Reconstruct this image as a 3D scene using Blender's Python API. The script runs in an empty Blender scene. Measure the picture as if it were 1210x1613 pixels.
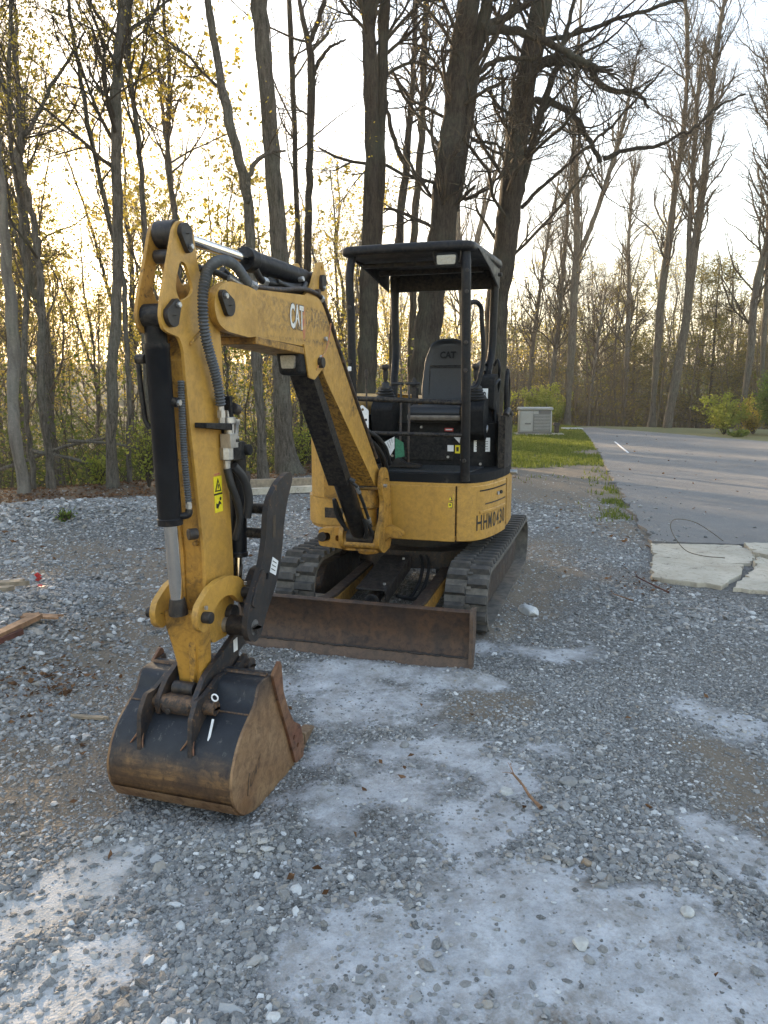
import bpy, math, random
import numpy as np
from mathutils import Vector, Matrix
from mathutils.geometry import tessellate_polygon
R = math.radians
sc = bpy.context.scene
col = sc.collection

# ------------------------------------------------------------------ camera
cam = bpy.data.cameras.new('camera')
camo = bpy.data.objects.new('camera', cam)
col.objects.link(camo)
cam.sensor_fit = 'VERTICAL'
cam.sensor_height = 36.0
cam.lens = 26.0
cam.clip_end = 2500
camo.location = (0, 0, 1.67)
camo.rotation_euler = (R(90 - 9.095), 0, 0)
sc.camera = camo

# ------------------------------------------------------------------ light
SUN_EL, SUN_AZ = 9.5, -30.0            # azimuth from +Y (view direction), negative = left
world = bpy.data.worlds.new('World')
sc.world = world
world.use_nodes = True
wn = world.node_tree
wn.nodes.clear()
wo = wn.nodes.new('ShaderNodeOutputWorld')
bg = wn.nodes.new('ShaderNodeBackground')
sky = wn.nodes.new('ShaderNodeTexSky')
sky.sky_type = 'NISHITA'
sky.sun_disc = False
sky.sun_elevation = R(SUN_EL)
sky.sun_rotation = R(SUN_AZ)
sky.air_density = 1.0
sky.dust_density = 1.3
sky.ozone_density = 1.0
bg.inputs['Strength'].default_value = 0.15
# thin high cloud: veils of white mixed into the sky
tc = wn.nodes.new('ShaderNodeTexCoord')
mp = wn.nodes.new('ShaderNodeMapping')
mp.inputs['Scale'].default_value = (1.2, 1.2, 4.0)
nz = wn.nodes.new('ShaderNodeTexNoise')
nz.inputs['Scale'].default_value = 2.2
nz.inputs['Detail'].default_value = 6
nz.inputs['Roughness'].default_value = 0.55
nz.inputs['Distortion'].default_value = 0.4
rp = wn.nodes.new('ShaderNodeValToRGB')
rp.color_ramp.elements[0].position = 0.36
rp.color_ramp.elements[0].color = (0.25, 0.25, 0.25, 1)
rp.color_ramp.elements[1].position = 0.68
rp.color_ramp.elements[1].color = (0.85, 0.85, 0.85, 1)
mx = wn.nodes.new('ShaderNodeMix')
mx.data_type = 'RGBA'
wn.links.new(tc.outputs['Generated'], mp.inputs['Vector'])
wn.links.new(mp.outputs['Vector'], nz.inputs['Vector'])
wn.links.new(nz.outputs['Fac'], rp.inputs['Fac'])
wn.links.new(rp.outputs['Color'], mx.inputs['Factor'])
wn.links.new(sky.outputs['Color'], mx.inputs['A'])
sxyz = wn.nodes.new('ShaderNodeSeparateXYZ')
wn.links.new(tc.outputs['Generated'], sxyz.inputs['Vector'])
cr = wn.nodes.new('ShaderNodeValToRGB')   # veil colour: peach low down, white, then pale blue-grey upwards
while len(cr.color_ramp.elements) < 4: cr.color_ramp.elements.new(0.5)
for e, (pp_, cc_) in zip(cr.color_ramp.elements, ((0.0, (1.0, 0.74, 0.42)), (0.14, (0.95, 0.84, 0.66)), (0.30, (0.64, 0.69, 0.74)), (0.55, (0.44, 0.52, 0.64)))):
    e.position = pp_; e.color = (*cc_, 1)
wn.links.new(sxyz.outputs['Z'], cr.inputs['Fac'])
vsc = wn.nodes.new('ShaderNodeVectorMath'); vsc.operation = 'SCALE'; vsc.inputs['Scale'].default_value = 3.3
wn.links.new(cr.outputs['Color'], vsc.inputs[0])
wn.links.new(vsc.outputs[0], mx.inputs['B'])
wn.links.new(mx.outputs['Result'], bg.inputs['Color'])
wn.links.new(bg.outputs['Background'], wo.inputs['Surface'])

sun = bpy.data.lights.new('sun', 'SUN')
sun.energy = 5.0
sun.angle = R(0.5)
sun.color = (1.0, 0.74, 0.46)
suno = bpy.data.objects.new('sun', sun)
col.objects.link(suno)
sd = Vector((math.sin(R(SUN_AZ)) * math.cos(R(SUN_EL)), math.cos(R(SUN_AZ)) * math.cos(R(SUN_EL)), math.sin(R(SUN_EL))))
suno.rotation_euler = sd.to_track_quat('Z', 'Y').to_euler()

vs = sc.view_settings
sc.display_settings.display_device = 'sRGB'
vs.view_transform = 'Standard'
vs.look = 'None'
vs.gamma = 1
vs.use_curve_mapping = False
vs.exposure = 2.3
sc.cycles.use_denoising = True
sc.cycles.denoising_prefilter = 'ACCURATE'
sc.cycles.max_bounces = 8
sc.cycles.diffuse_bounces = 3
sc.cycles.glossy_bounces = 3
sc.cycles.transmission_bounces = 4
sc.cycles.transparent_max_bounces = 8
sc.cycles.sample_clamp_indirect = 6

# ------------------------------------------------------------------ helpers
def tag(o, label=None, cat=None, group=None, kind=None):
    if label: o['label'] = label
    if cat: o['category'] = cat
    if group: o['group'] = group
    if kind: o['kind'] = kind
    return o

def empty(name, loc=(0, 0, 0), label=None, cat=None, group=None, kind=None):
    o = bpy.data.objects.new(name, None)
    o.location = loc
    o.empty_display_size = 0.2
    col.objects.link(o)
    return tag(o, label, cat, group, kind)

def np_mesh(name, V, F):
    """V (n,3), F (m,k) constant k"""
    me = bpy.data.meshes.new(name)
    V = np.asarray(V, np.float32)
    F = np.asarray(F, np.int32)
    k = F.shape[1]
    me.vertices.add(len(V)); me.vertices.foreach_set('co', V.ravel())
    me.loops.add(F.size); me.loops.foreach_set('vertex_index', F.ravel())
    me.polygons.add(len(F))
    me.polygons.foreach_set('loop_start', np.arange(0, F.size, k, dtype=np.int32))
    me.polygons.foreach_set('loop_total', np.full(len(F), k, np.int32))
    me.update(calc_edges=True)
    return me

def link(name, me, mat=None, parent=None, loc=None):
    o = bpy.data.objects.new(name, me)
    if mat is not None and len(me.materials) == 0: me.materials.append(mat)
    col.objects.link(o)
    if parent is not None: o.parent = parent
    if loc is not None: o.location = loc
    return o

def smooth(me, v=True):
    me.polygons.foreach_set('use_smooth', np.full(len(me.polygons), v))

def hashn(ix, iy, seed):
    ix = ix.astype(np.int64); iy = iy.astype(np.int64)
    n = (ix * 374761393 + iy * 668265263 + seed * 974634777) & 0x7fffffff
    n = ((n ^ (n >> 13)) * 1274126177) & 0x7fffffff
    n = n ^ (n >> 16)
    return (n & 0xffff) / 65535.0

def vnoise(x, y, seed=0):
    x = np.asarray(x, float); y = np.asarray(y, float)
    ix = np.floor(x); iy = np.floor(y)
    fx = x - ix; fy = y - iy
    fx = fx * fx * (3 - 2 * fx); fy = fy * fy * (3 - 2 * fy)
    a = hashn(ix, iy, seed); b = hashn(ix + 1, iy, seed)
    c = hashn(ix, iy + 1, seed); d = hashn(ix + 1, iy + 1, seed)
    return (a * (1 - fx) + b * fx) * (1 - fy) + (c * (1 - fx) + d * fx) * fy

def fbm(x, y, seed=0, o=4):
    s = 0; a = 0.5; t = 0
    for k in range(o):
        s = s + a * vnoise(x * 2 ** k + 17.3 * k, y * 2 ** k - 9.1 * k, seed + k * 7); t += a; a *= 0.5
    return s / t

def sstep(a, b, x):
    t = np.clip((x - a) / (b - a), 0, 1)
    return t * t * (3 - 2 * t)

# ------------------------------------------------------------------ materials
def new_mat(name):
    m = bpy.data.materials.new(name)
    m.use_nodes = True
    nt = m.node_tree
    b = nt.nodes['Principled BSDF']
    return m, nt, b

def N(nt, typ, **kw):
    n = nt.nodes.new(typ)
    for k, v in kw.items():
        if k in n.inputs: n.inputs[k].default_value = v
        else: setattr(n, k, v)
    return n

def ramp(nt, src, stops):
    r = nt.nodes.new('ShaderNodeValToRGB')
    els = r.color_ramp.elements
    while len(els) < len(stops): els.new(0.5)
    for e, (p, c) in zip(els, stops):
        e.position = p
        e.color = (c[0], c[1], c[2], 1) if hasattr(c, '__len__') else (c, c, c, 1)
    nt.links.new(src, r.inputs['Fac'])
    return r.outputs['Color']

def noise(nt, scale, detail=4, rough=0.55, vec=None, dist=0.0):
    n = N(nt, 'ShaderNodeTexNoise', Scale=scale, Detail=detail, Roughness=rough, Distortion=dist)
    if vec is not None: nt.links.new(vec, n.inputs['Vector'])
    return n.outputs['Fac']

def mixc(nt, fac, a, b, mode='MIX'):
    m = nt.nodes.new('ShaderNodeMix')
    m.data_type = 'RGBA'
    m.blend_type = mode
    for s, v in (('Factor', fac), ('A', a), ('B', b)):
        if isinstance(v, bpy.types.NodeSocket): nt.links.new(v, m.inputs[s])
        elif hasattr(v, '__len__'): m.inputs[s].default_value = (v[0], v[1], v[2], 1)
        else: m.inputs[s].default_value = v
    return m.outputs['Result']

def math_(nt, op, a, b=0.0):
    m = nt.nodes.new('ShaderNodeMath'); m.operation = op
    for i, v in enumerate((a, b)):
        if isinstance(v, bpy.types.NodeSocket): nt.links.new(v, m.inputs[i])
        else: m.inputs[i].default_value = v
    return m.outputs[0]

def bump(nt, b, h, strength=0.3, dist=0.02):
    n = N(nt, 'ShaderNodeBump', Strength=strength, Distance=dist)
    nt.links.new(h, n.inputs['Height'])
    nt.links.new(n.outputs['Normal'], b.inputs['Normal'])

def obj_vec(nt, scale=(1, 1, 1)):
    t = nt.nodes.new('ShaderNodeTexCoord')
    m = nt.nodes.new('ShaderNodeMapping')
    m.inputs['Scale'].default_value = scale
    nt.links.new(t.outputs['Object'], m.inputs['Vector'])
    return m.outputs['Vector']

def paint(name, base, dirt, rust, rough=0.45, dirt_amt=0.5, chip=0.62, metallic=0.0, spec=0.4, streak=True, chipw=0.04):
    """painted metal with grime clouds, vertical streaks, chips and worn edges"""
    m, nt, b = new_mat(name)
    v = obj_vec(nt)
    n1 = noise(nt, 3.1, 6, 0.65, v)
    n2 = noise(nt, 38, 5, 0.7, v, 0.6)
    n3 = noise(nt, 9, 7, 0.72, v, 1.2)
    c = mixc(nt, ramp(nt, n1, [(0.3, 0.0), (0.7, 1.0)]), tuple(x * 0.86 for x in base), tuple(min(1, x * 1.08) for x in base))
    if streak:
        vs_ = obj_vec(nt, (26, 26, 1.6))
        n4 = noise(nt, 1.0, 4, 0.6, vs_)
        c = mixc(nt, math_(nt, 'MULTIPLY', ramp(nt, n4, [(0.52, 0.0), (0.75, 1.0)]), 0.35 * dirt_amt), c, dirt)
    c = mixc(nt, math_(nt, 'MULTIPLY', ramp(nt, n3, [(0.48, 0.0), (0.72, 1.0)]), dirt_amt), c, dirt)
    # edge wear
    g = nt.nodes.new('ShaderNodeNewGeometry')
    pt = ramp(nt, g.outputs['Pointiness'], [(0.52, 0.0), (0.60, 1.0)])
    wear = math_(nt, 'MULTIPLY', pt, ramp(nt, n2, [(0.40, 0.0), (0.62, 1.0)]))
    c = mixc(nt, wear, c, rust)
    chips = ramp(nt, n2, [(chip, 0.0), (chip + chipw, 1.0)])
    chips = math_(nt, 'MULTIPLY', chips, ramp(nt, n1, [(0.45, 0.0), (0.6, 1.0)]))
    c = mixc(nt, chips, c, rust)
    nt.links.new(c, b.inputs['Base Color'])
    b.inputs['Metallic'].default_value = metallic
    b.inputs['Specular IOR Level'].default_value = spec
    rr = ramp(nt, n3, [(0.3, rough - 0.08), (0.7, min(1, rough + 0.25))])
    nt.links.new(rr, b.inputs['Roughness'])
    bump(nt, b, math_(nt, 'ADD', math_(nt, 'MULTIPLY', n2, 0.5), n3), 0.12, 0.004)
    return m

def plain(name, c, rough=0.5, metallic=0.0, var=0.15, scale=20, bmp=0.05):
    m, nt, b = new_mat(name)
    v = obj_vec(nt)
    n = noise(nt, scale, 5, 0.6, v)
    cc = mixc(nt, ramp(nt, n, [(0.3, 0.0), (0.7, 1.0)]), tuple(x * (1 - var) for x in c), tuple(min(1, x * (1 + var)) for x in c))
    nt.links.new(cc, b.inputs['Base Color'])
    b.inputs['Roughness'].default_value = rough
    b.inputs['Metallic'].default_value = metallic
    if bmp: bump(nt, b, n, bmp, 0.01)
    return m

M = {}
M['yellow'] = paint('yellow_paint', (0.50, 0.275, 0.050), (0.14, 0.08, 0.032), (0.06, 0.035, 0.02), 0.38, 0.36, 0.70, spec=0.5)
M['yellow_dirty'] = paint('greasy_yellow_paint', (0.44, 0.23, 0.038), (0.03, 0.022, 0.016), (0.035, 0.022, 0.016), 0.45, 0.85, 0.60, chipw=0.05)
M['grease'] = paint('greased_pin_housing', (0.028, 0.024, 0.02), (0.22, 0.12, 0.035), (0.012, 0.010, 0.009), 0.32, 0.8, 0.60)
M['black'] = paint('black_paint', (0.005, 0.006, 0.009), (0.022, 0.023, 0.025), (0.06, 0.05, 0.04), 0.36, 0.25, 0.72, spec=0.20)
M['blackmatt'] = paint('matt_black_plastic', (0.006, 0.007, 0.009), (0.022, 0.022, 0.022), (0.05, 0.045, 0.04), 0.62, 0.40, 0.74, spec=0.18)
M['steelblk'] = paint('worn_black_steel', (0.014, 0.016, 0.02), (0.075, 0.05, 0.033), (0.16, 0.09, 0.045), 0.45, 0.5, 0.60)
M['pinblk'] = paint('greasy_black_pin', (0.009, 0.009, 0.011), (0.035, 0.028, 0.022), (0.07, 0.05, 0.035), 0.42, 0.5, 0.62)
M['chrome'] = plain('chrome_rod', (0.80, 0.78, 0.75), 0.14, 1.0, 0.08, 60, 0.02)
M['galv'] = plain('zinc_fitting', (0.42, 0.42, 0.42), 0.38, 0.8, 0.25, 40, 0.1)
M['hose'] = plain('hose_sleeve', (0.075, 0.08, 0.085), 0.5, 0, 0.3, 30, 0.1)
M['rubberhose'] = plain('black_hose', (0.015, 0.015, 0.016), 0.55, 0, 0.3, 30, 0.1)
M['seat'] = plain('seat_vinyl', (0.014, 0.017, 0.022), 0.5, 0, 0.2, 80, 0.15)
M['seatwear'] = plain('seat_worn_foam', (0.16, 0.14, 0.12), 0.9, 0, 0.3, 30, 0.3)
M['white'] = plain('white_sticker', (0.72, 0.73, 0.74), 0.4, 0, 0.12, 30, 0)
M['yellowst'] = plain('yellow_sticker', (0.75, 0.62, 0.02), 0.4, 0, 0.12, 60, 0)
M['redst'] = plain('red_sticker', (0.45, 0.03, 0.03), 0.45, 0, 0.25, 60, 0)
M['greenst'] = plain('green_card', (0.03, 0.16, 0.09), 0.45, 0, 0.25, 60, 0)
M['ink'] = plain('black_lettering', (0.012, 0.012, 0.012), 0.45, 0, 0.2, 60, 0)
M['faintink'] = plain('scratched_lettering', (0.05, 0.035, 0.022), 0.6, 0, 0.3, 60, 0)
M['catwhite'] = paint('white_decal', (0.75, 0.74, 0.70), (0.30, 0.22, 0.14), (0.4, 0.3, 0.15), 0.45, 0.45, 0.62)
M['pinkst'] = paint('torn_red_decal', (0.42, 0.10, 0.07), (0.45, 0.30, 0.12), (0.5, 0.3, 0.1), 0.5, 0.9, 0.5)
M['lens'] = plain('lamp_lens', (0.24, 0.23, 0.20), 0.12, 0.35, 0.2, 90, 0.3)
M['redplastic'] = plain('red_plastic', (0.45, 0.02, 0.02), 0.5)

def rubber(nm, k0, k1):
    m, nt, b = new_mat(nm)
    v = obj_vec(nt)
    n = noise(nt, 14, 6, 0.65, v)
    n2 = noise(nt, 90, 4, 0.6, v)
    c = mixc(nt, ramp(nt, n, [(0.35, 0.0), (0.68, 1.0)]), k0, k1)
    nt.links.new(c, b.inputs['Base Color'])
    b.inputs['Roughness'].default_value = 0.82
    bump(nt, b, n2, 0.25, 0.004)
    return m
M['rubber'] = rubber('dusty_track_rubber', (0.055, 0.052, 0.048), (0.15, 0.135, 0.115))
M['lug'] = rubber('tread_lug_rubber', (0.022, 0.023, 0.025), (0.075, 0.068, 0.06))

def rusty(name, c0, c1, c2, black_hi=None, band=0.0):
    """rusty plate; black_hi=(z0,z1) leaves old black paint above z1, bare below z0"""
    m, nt, b = new_mat(name)
    v = obj_vec(nt)
    n1 = noise(nt, 3.5, 7, 0.68, v, 0.8)
    n2 = noise(nt, 22, 7, 0.75, v, 0.5)
    c = mixc(nt, ramp(nt, n1, [(0.36, 0.0), (0.62, 1.0)]), c0, c1)
    c = mixc(nt, ramp(nt, n2, [(0.45, 0.0), (0.68, 1.0)]), c, c2)
    if black_hi:
        sep = nt.nodes.new('ShaderNodeSeparateXYZ')
        nt.links.new(v, sep.inputs['Vector'])
        z = math_(nt, 'ADD', sep.outputs['Z'], math_(nt, 'MULTIPLY', math_(nt, 'SUBTRACT', n1, 0.5), 0.22))
        z = math_(nt, 'ADD', z, math_(nt, 'MULTIPLY', math_(nt, 'SUBTRACT', n2, 0.5), 0.08))
        mr = N(nt, 'ShaderNodeMapRange')
        mr.inputs['From Min'].default_value = black_hi[0]
        mr.inputs['From Max'].default_value = black_hi[1]
        nt.links.new(z, mr.inputs['Value'])
        bands = noise(nt, 1.0, 5, 0.7, obj_vec(nt, (1.2, 1.2, 30)))
        c = mixc(nt, ramp(nt, bands, [(0.42, 0.0), (0.58, band)]), c, (0.055, 0.032, 0.02))
        sc_ = noise(nt, 1.0, 5, 0.7, obj_vec(nt, (40, 40, 5)))
        scr = ramp(nt, sc_, [(0.60, 0.0), (0.68, 0.8)])
        blk = mixc(nt, scr, (0.016, 0.019, 0.025), (0.09, 0.085, 0.08))
        c = mixc(nt, mr.outputs['Result'], c, blk)
    nt.links.new(c, b.inputs['Base Color'])
    b.inputs['Metallic'].default_value = 0.25
    b.inputs['Roughness'].default_value = 0.5
    rr = ramp(nt, n2, [(0.3, 0.36), (0.75, 0.75)])
    nt.links.new(rr, b.inputs['Roughness'])
    bump(nt, b, math_(nt, 'ADD', n2, n1), 0.2, 0.006)
    return m
M['blade'] = rusty('rusty_blade_steel', (0.034, 0.023, 0.018), (0.090, 0.046, 0.024), (0.020, 0.015, 0.013))
M['bladeedge'] = rusty('worn_blade_edge', (0.085, 0.058, 0.043), (0.12, 0.075, 0.05), (0.06, 0.045, 0.038))
M['bucket'] = rusty('worn_bucket_shell', (0.24, 0.135, 0.055), (0.075, 0.04, 0.022), (0.05, 0.03, 0.02), black_hi=(0.10, 0.25), band=0.7)
M['bucketside'] = rusty('rusty_bucket_side', (0.30, 0.19, 0.10), (0.19, 0.10, 0.045), (0.13, 0.075, 0.045), black_hi=(0.33, 0.52))
M['cutter'] = rusty('rusty_side_cutter', (0.16, 0.06, 0.035), (0.22, 0.12, 0.06), (0.07, 0.04, 0.03))
M['tooth'] = rusty('bare_tooth_steel', (0.22, 0.16, 0.10), (0.16, 0.09, 0.05), (0.10, 0.07, 0.05))

def bark(name, c0, c1, scale=1.0, strength=0.8):
    m, nt, b = new_mat(name)
    v = obj_vec(nt, (9 * scale, 9 * scale, 1.3 * scale))
    n = noise(nt, 2.2, 8, 0.68, v, 0.7)
    v2 = obj_vec(nt)
    n2 = noise(nt, 1.3, 4, 0.5, v2)
    n3 = noise(nt, 30, 4, 0.6, v2)
    c = mixc(nt, ramp(nt, n, [(0.34, 0.0), (0.64, 1.0)]), c0, c1)
    c = mixc(nt, math_(nt, 'MULTIPLY', ramp(nt, n2, [(0.45, 0.0), (0.7, 1.0)]), 0.35), c, (0.10, 0.115, 0.085))
    c = mixc(nt, ramp(nt, n3, [(0.5, 0.0), (0.75, 0.35)]), c, tuple(x * 1.5 for x in c1))
    nt.links.new(c, b.inputs['Base Color'])
    b.inputs['Roughness'].default_value = 0.9
    b.inputs['Specular IOR Level'].default_value = 0.2
    bump(nt, b, n, strength, 0.03)
    return m
M['bark_dark'] = bark('furrowed_dark_bark', (0.010, 0.008, 0.006), (0.060, 0.048, 0.037), 1.3, 1.0)
M['bark_grey'] = bark('grey_bark', (0.022, 0.019, 0.015), (0.135, 0.118, 0.098), 1.3, 1.0)
M['bark_smooth'] = bark('smooth_grey_bark', (0.075, 0.067, 0.058), (0.17, 0.155, 0.135), 0.4, 0.3)
M['twig'] = bark('twig_bark', (0.025, 0.019, 0.014), (0.065, 0.050, 0.036), 1, 0.1)
M['twig_pale'] = bark('pale_twig_bark', (0.06, 0.047, 0.032), (0.13, 0.10, 0.07), 1, 0.1)

def leafmat(name, ca, cb, trans=0.55):
    m = bpy.data.materials.new(name); m.use_nodes = True
    nt = m.node_tree; nt.nodes.clear()
    o = nt.nodes.new('ShaderNodeOutputMaterial')
    v = obj_vec(nt)
    wn_ = N(nt, 'ShaderNodeTexWhiteNoise')
    mm = nt.nodes.new('ShaderNodeVectorMath'); mm.operation = 'SNAP'
    mm.inputs[1].default_value = (0.07, 0.07, 0.07)
    nt.links.new(v, mm.inputs[0]); nt.links.new(mm.outputs[0], wn_.inputs['Vector'])
    c = mixc(nt, wn_.outputs['Value'], ca, cb)
    d = nt.nodes.new('ShaderNodeBsdfDiffuse'); t = nt.nodes.new('ShaderNodeBsdfTranslucent')
    nt.links.new(c, d.inputs['Color']); nt.links.new(c, t.inputs['Color'])
    ms = nt.nodes.new('ShaderNodeMixShader'); ms.inputs[0].default_value = trans
    nt.links.new(d.outputs[0], ms.inputs[1]); nt.links.new(t.outputs[0], ms.inputs[2])
    nt.links.new(ms.outputs[0], o.inputs['Surface'])
    return m
M['leaf_spring'] = leafmat('spring_leaves', (0.30, 0.26, 0.04), (0.55, 0.42, 0.08), 0.65)
M['leaf_under'] = leafmat('understory_leaves', (0.075, 0.11, 0.025), (0.20, 0.21, 0.05), 0.6)
M['leaf_green'] = leafmat('shrub_leaves', (0.07, 0.12, 0.025), (0.16, 0.20, 0.04), 0.4)
M['leaf_yellow'] = leafmat('yellow_green_leaves', (0.20, 0.25, 0.04), (0.34, 0.34, 0.06), 0.5)
M['needle'] = leafmat('evergreen_needles', (0.09, 0.09, 0.025), (0.26, 0.21, 0.055), 0.55)
M['litter'] = leafmat('dead_leaves', (0.07, 0.038, 0.022), (0.22, 0.125, 0.07), 0.25)
M['grass'] = leafmat('grass_blades', (0.085, 0.115, 0.022), (0.21, 0.235, 0.055), 0.5)

# ------------------------------------------------------------------ terrain
_ex = [-80, -12, -6, -4.4, -2.5, -1.5, 1, 3, 5, 7, 10, 13, 16, 22, 100]
_ey = [9.0, 10.8, 12.4, 13.9, 15.0, 17.5, 24, 33, 37, 38.5, 39, 38, 36, 34, 34]
def terrain(x, y):
    x = np.asarray(x, float); y = np.asarray(y, float)
    e = np.interp(x, _ex, _ey)
    d = y - e
    left = sstep(6, -4, x)
    z = -(2.2 + 1.2 * left) * sstep(0.2, 12, d)
    z = z + (8.5 + 1.5 * left) * sstep(22, 120, d) + 10 * sstep(110, 400, d)
    z = z + 0.5 * (fbm(x * 0.13, y * 0.13, 5, 3) - 0.5) * sstep(1, 10, d)
    # gravel heaps
    z = z + 0.27 * np.exp(-(((x + 3.9) / 1.5) ** 2 + ((y - 9.2) / 1.5) ** 2)) * (0.75 + 0.5 * fbm(x * 1.5, y * 1.5, 3, 3))
    z = z + 0.24 * np.exp(-(((x + 2.75) / 0.9) ** 2 + ((y - 4.9) / 1.0) ** 2)) * (0.7 + 0.6 * fbm(x * 2.5, y * 2.5, 4, 3))
    z = z + 0.12 * np.exp(-(((x + 6.3) / 1.6) ** 2 + ((y - 9.0) / 2.2) ** 2))
    # windrows pushed up beside blade, tracks and bucket
    def ridge(ax, ay, bx, by, h, w):
        L2 = (bx - ax) ** 2 + (by - ay) ** 2
        t = np.clip(((x - ax) * (bx - ax) + (y - ay) * (by - ay)) / L2, 0, 1)
        d_ = np.hypot(x - ax - t * (bx - ax), y - ay - t * (by - ay))
        return h * np.exp(-(d_ / w) ** 2) * (0.4 + 1.2 * fbm(x * 6, y * 6, 91, 3))
    z = z + ridge(-0.95, 4.66, 0.54, 4.20, 0.035, 0.10) + ridge(0.72, 4.9, 1.38, 7.2, 0.035, 0.12) + ridge(-1.05, 2.72, -0.50, 2.58, 0.03, 0.10) + ridge(-.45, 2.6, -.2, 3.2, .025, .08)
    z = z - 0.055 * np.exp(-((x + 0.85) / 0.85) ** 2 - ((y - 2.9) / 0.75) ** 2)
    # small unevenness, fades out under the paved area
    pave = sstep(2.2, 3.0, x) * sstep(6.0, 6.6, y)
    near = np.exp(-((x / 14) ** 2 + (y / 16) ** 2))
    z = z + (0.05 * (fbm(x * 0.9, y * 0.9, 11, 4) - 0.5) + 0.022 * (fbm(x * 5, y * 5, 12, 3) - 0.5)) * near * (1 - pave)
    z = z - 0.012 * pave
    return z

def graded(a, b, d0, g, maxd):
    out = [a]; d = d0
    while out[-1] < b:
        out.append(out[-1] + d); d = min(d * g, maxd)
    return out
ys = list(np.arange(-12, 1.2, 1.2)) + list(np.arange(1.3, 6.5, 0.038)) + graded(6.5, 700, 0.03, 1.030, 60)
xp = list(np.arange(0.017, 2.2, 0.034)) + graded(2.2, 500, 0.03, 1.045, 60)
xs = [-v for v in reversed(xp)] + xp
GX, GY = np.meshgrid(np.array(xs), np.array(ys))
GZ = terrain(GX, GY)

def blob(x, y, cx, cy, rx, ry, rot=0, sharp=0.35, seed=1, amp=0.55, fs=2.2):
    c, s = math.cos(rot), math.sin(rot)
    u = ((x - cx) * c + (y - cy) * s) / rx; v = (-(x - cx) * s + (y - cy) * c) / ry
    r = np.sqrt(u * u + v * v) + amp * (fbm(x * fs, y * fs, seed, 4) - 0.5) * 2
    return 1 - sstep(1 - sharp, 1 + sharp, r)

def mask_dust_and_sun(x, y):
    m = np.zeros_like(x)
    for a in ((0.30, 2.05, 0.52, 0.42, 0.0, .22, 21, .42), (0.05, 1.8, 0.40, 0.40, 0.2, .22, 22, .4), (0.85, 2.0, 0.42, 0.30, 0.5, .25, 24, .45),
              (1.36, 2.45, 0.13, 0.55, 0.5, .25, 23, .5), (1.15, 1.85, 0.35, 0.3, 0, .25, 25, .5),
              (-0.25, 3.95, 0.62, 0.34, -0.15, .3, 26, .5), (-0.1, 4.25, 0.7, 0.14, -0.25, .3, 27, .5), (0.25, 3.35, 0.32, 0.12, 0.1, .3, 28, .6), (0.1, 3.0, 0.5, 0.1, 0.2, .3, 34, .7),
              (-1.15, 2.25, 0.62, 0.17, 0.95, .2, 29, .4), (-0.95, 1.90, 0.50, 0.15, 1.0, .2, 30, .4), (-1.35, 1.95, 0.4, 0.2, 0.8, .25, 35, .5),  # lower left streaks: pale dust, partly standing in for sunlit patches
              (1.0, 4.65, 0.42, 0.16, 0.0, .35, 31, .6), (0.15, 3.1, 0.55, 0.35, .3, .4, 36, .9), (0.35, 2.65, .35, .2, 0, .4, 37, .9), (0.62, 4.1, 0.1, 0.1, 0, .3, 32, .4), (1.75, 3.6, 0.16, 0.3, .4, .4, 33, .7)):
        m = np.maximum(m, blob(x, y, a[0], a[1], a[2], a[3], a[4], a[5] * 2.6, a[6], a[7] + .5, 3.6) * (0.55 + 0.6 * fbm(x * 1.8, y * 5.0, a[6] + 90, 4)))
    return np.clip(m * 1.15, 0, 1)

def mask_dirt(x, y):
    m = np.zeros_like(x)
    for a in ((0.55, 2.0, 0.34, 0.30, 0.3, .3, 41, .6), (1.75, 2.65, 0.35, 0.75, 0.4, .3, 42, .5),
              (-1.9, 3.2, 0.7, 1.3, -0.25, .4, 43, .5), (-1.75, 4.7, 0.35, 1.3, 0.15, .4, 44, .5), (-2.0, 6.5, 0.5, 1.2, 0.2, .5, 45, .6),
              (0.55, 3.8, 0.35, 0.3, 0, .5, 46, .6), (1.3, 6.7, 0.5, 1.8, -.35, .6, 47, .7), (-1.6, 2.7, .5, .4, 0, .4, 48, .5), (-2.9, 7.2, .9, .7, .3, .6, 49, .7), (-3.4, 3.9, .8, .9, .3, .6, 52, .7)):
        m = np.maximum(m, 0.85 * blob(x, y, a[0], a[1], a[2], a[3], a[4], a[5], a[6], a[7], 2.6))
    right = sstep(1.9, 2.4, x + 0.12 * (y - 11)) * sstep(10.2, 12.0, y + 1.5 * (fbm(x * 1.2, y * 1.2, 50, 3) - .5))
    m = np.maximum(m, right)
    m = np.maximum(m, 0.7 * sstep(2.3, 2.9, x + .5 * (fbm(x * 2, y * 2, 53, 3) - .5)) * sstep(7, 9, y))
    return m

def edge_d(x, y): return y - np.interp(x, _ex, _ey)
def mask_litter(x, y):
    d = edge_d(x, y) + 1.3 * (fbm(x * 0.9, y * 0.9, 60, 4) - 0.5) * 2
    w = np.interp(x, [-8, -6, -5, -4, -2, 0, 3], [5.0, 4.0, 3.0, 2.0, 1.8, 3.0, 8.0])
    return sstep(-w - 0.4, -w + 0.5, d)
def mask_grass(x, y):
    g = sstep(14.0, 17.5, y + 3 * (fbm(x * 0.8, y * 0.8, 61, 3) - .5)) * sstep(1.5, 2.8, x) * sstep(41, 37, y)
    g = g * sstep(0.36, 0.56, fbm(x * 0.7, y * 0.5, 62, 3) + 0.25 * sstep(18, 24, y))
    strip = sstep(0.55, 0.05, np.abs(x - np.interp(y, [8, 9.7, 11.5, 15.7], [2.95, 3.22, 3.6, 4.6])) + .6 * (fbm(x * 3, y * 3, 64, 3) - .42)) * sstep(9.4, 10.4, y) * sstep(18, 12, y) * sstep(.42, .58, fbm(x * 4, y * 2, 66, 3))
    return np.maximum(g, strip)

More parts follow.
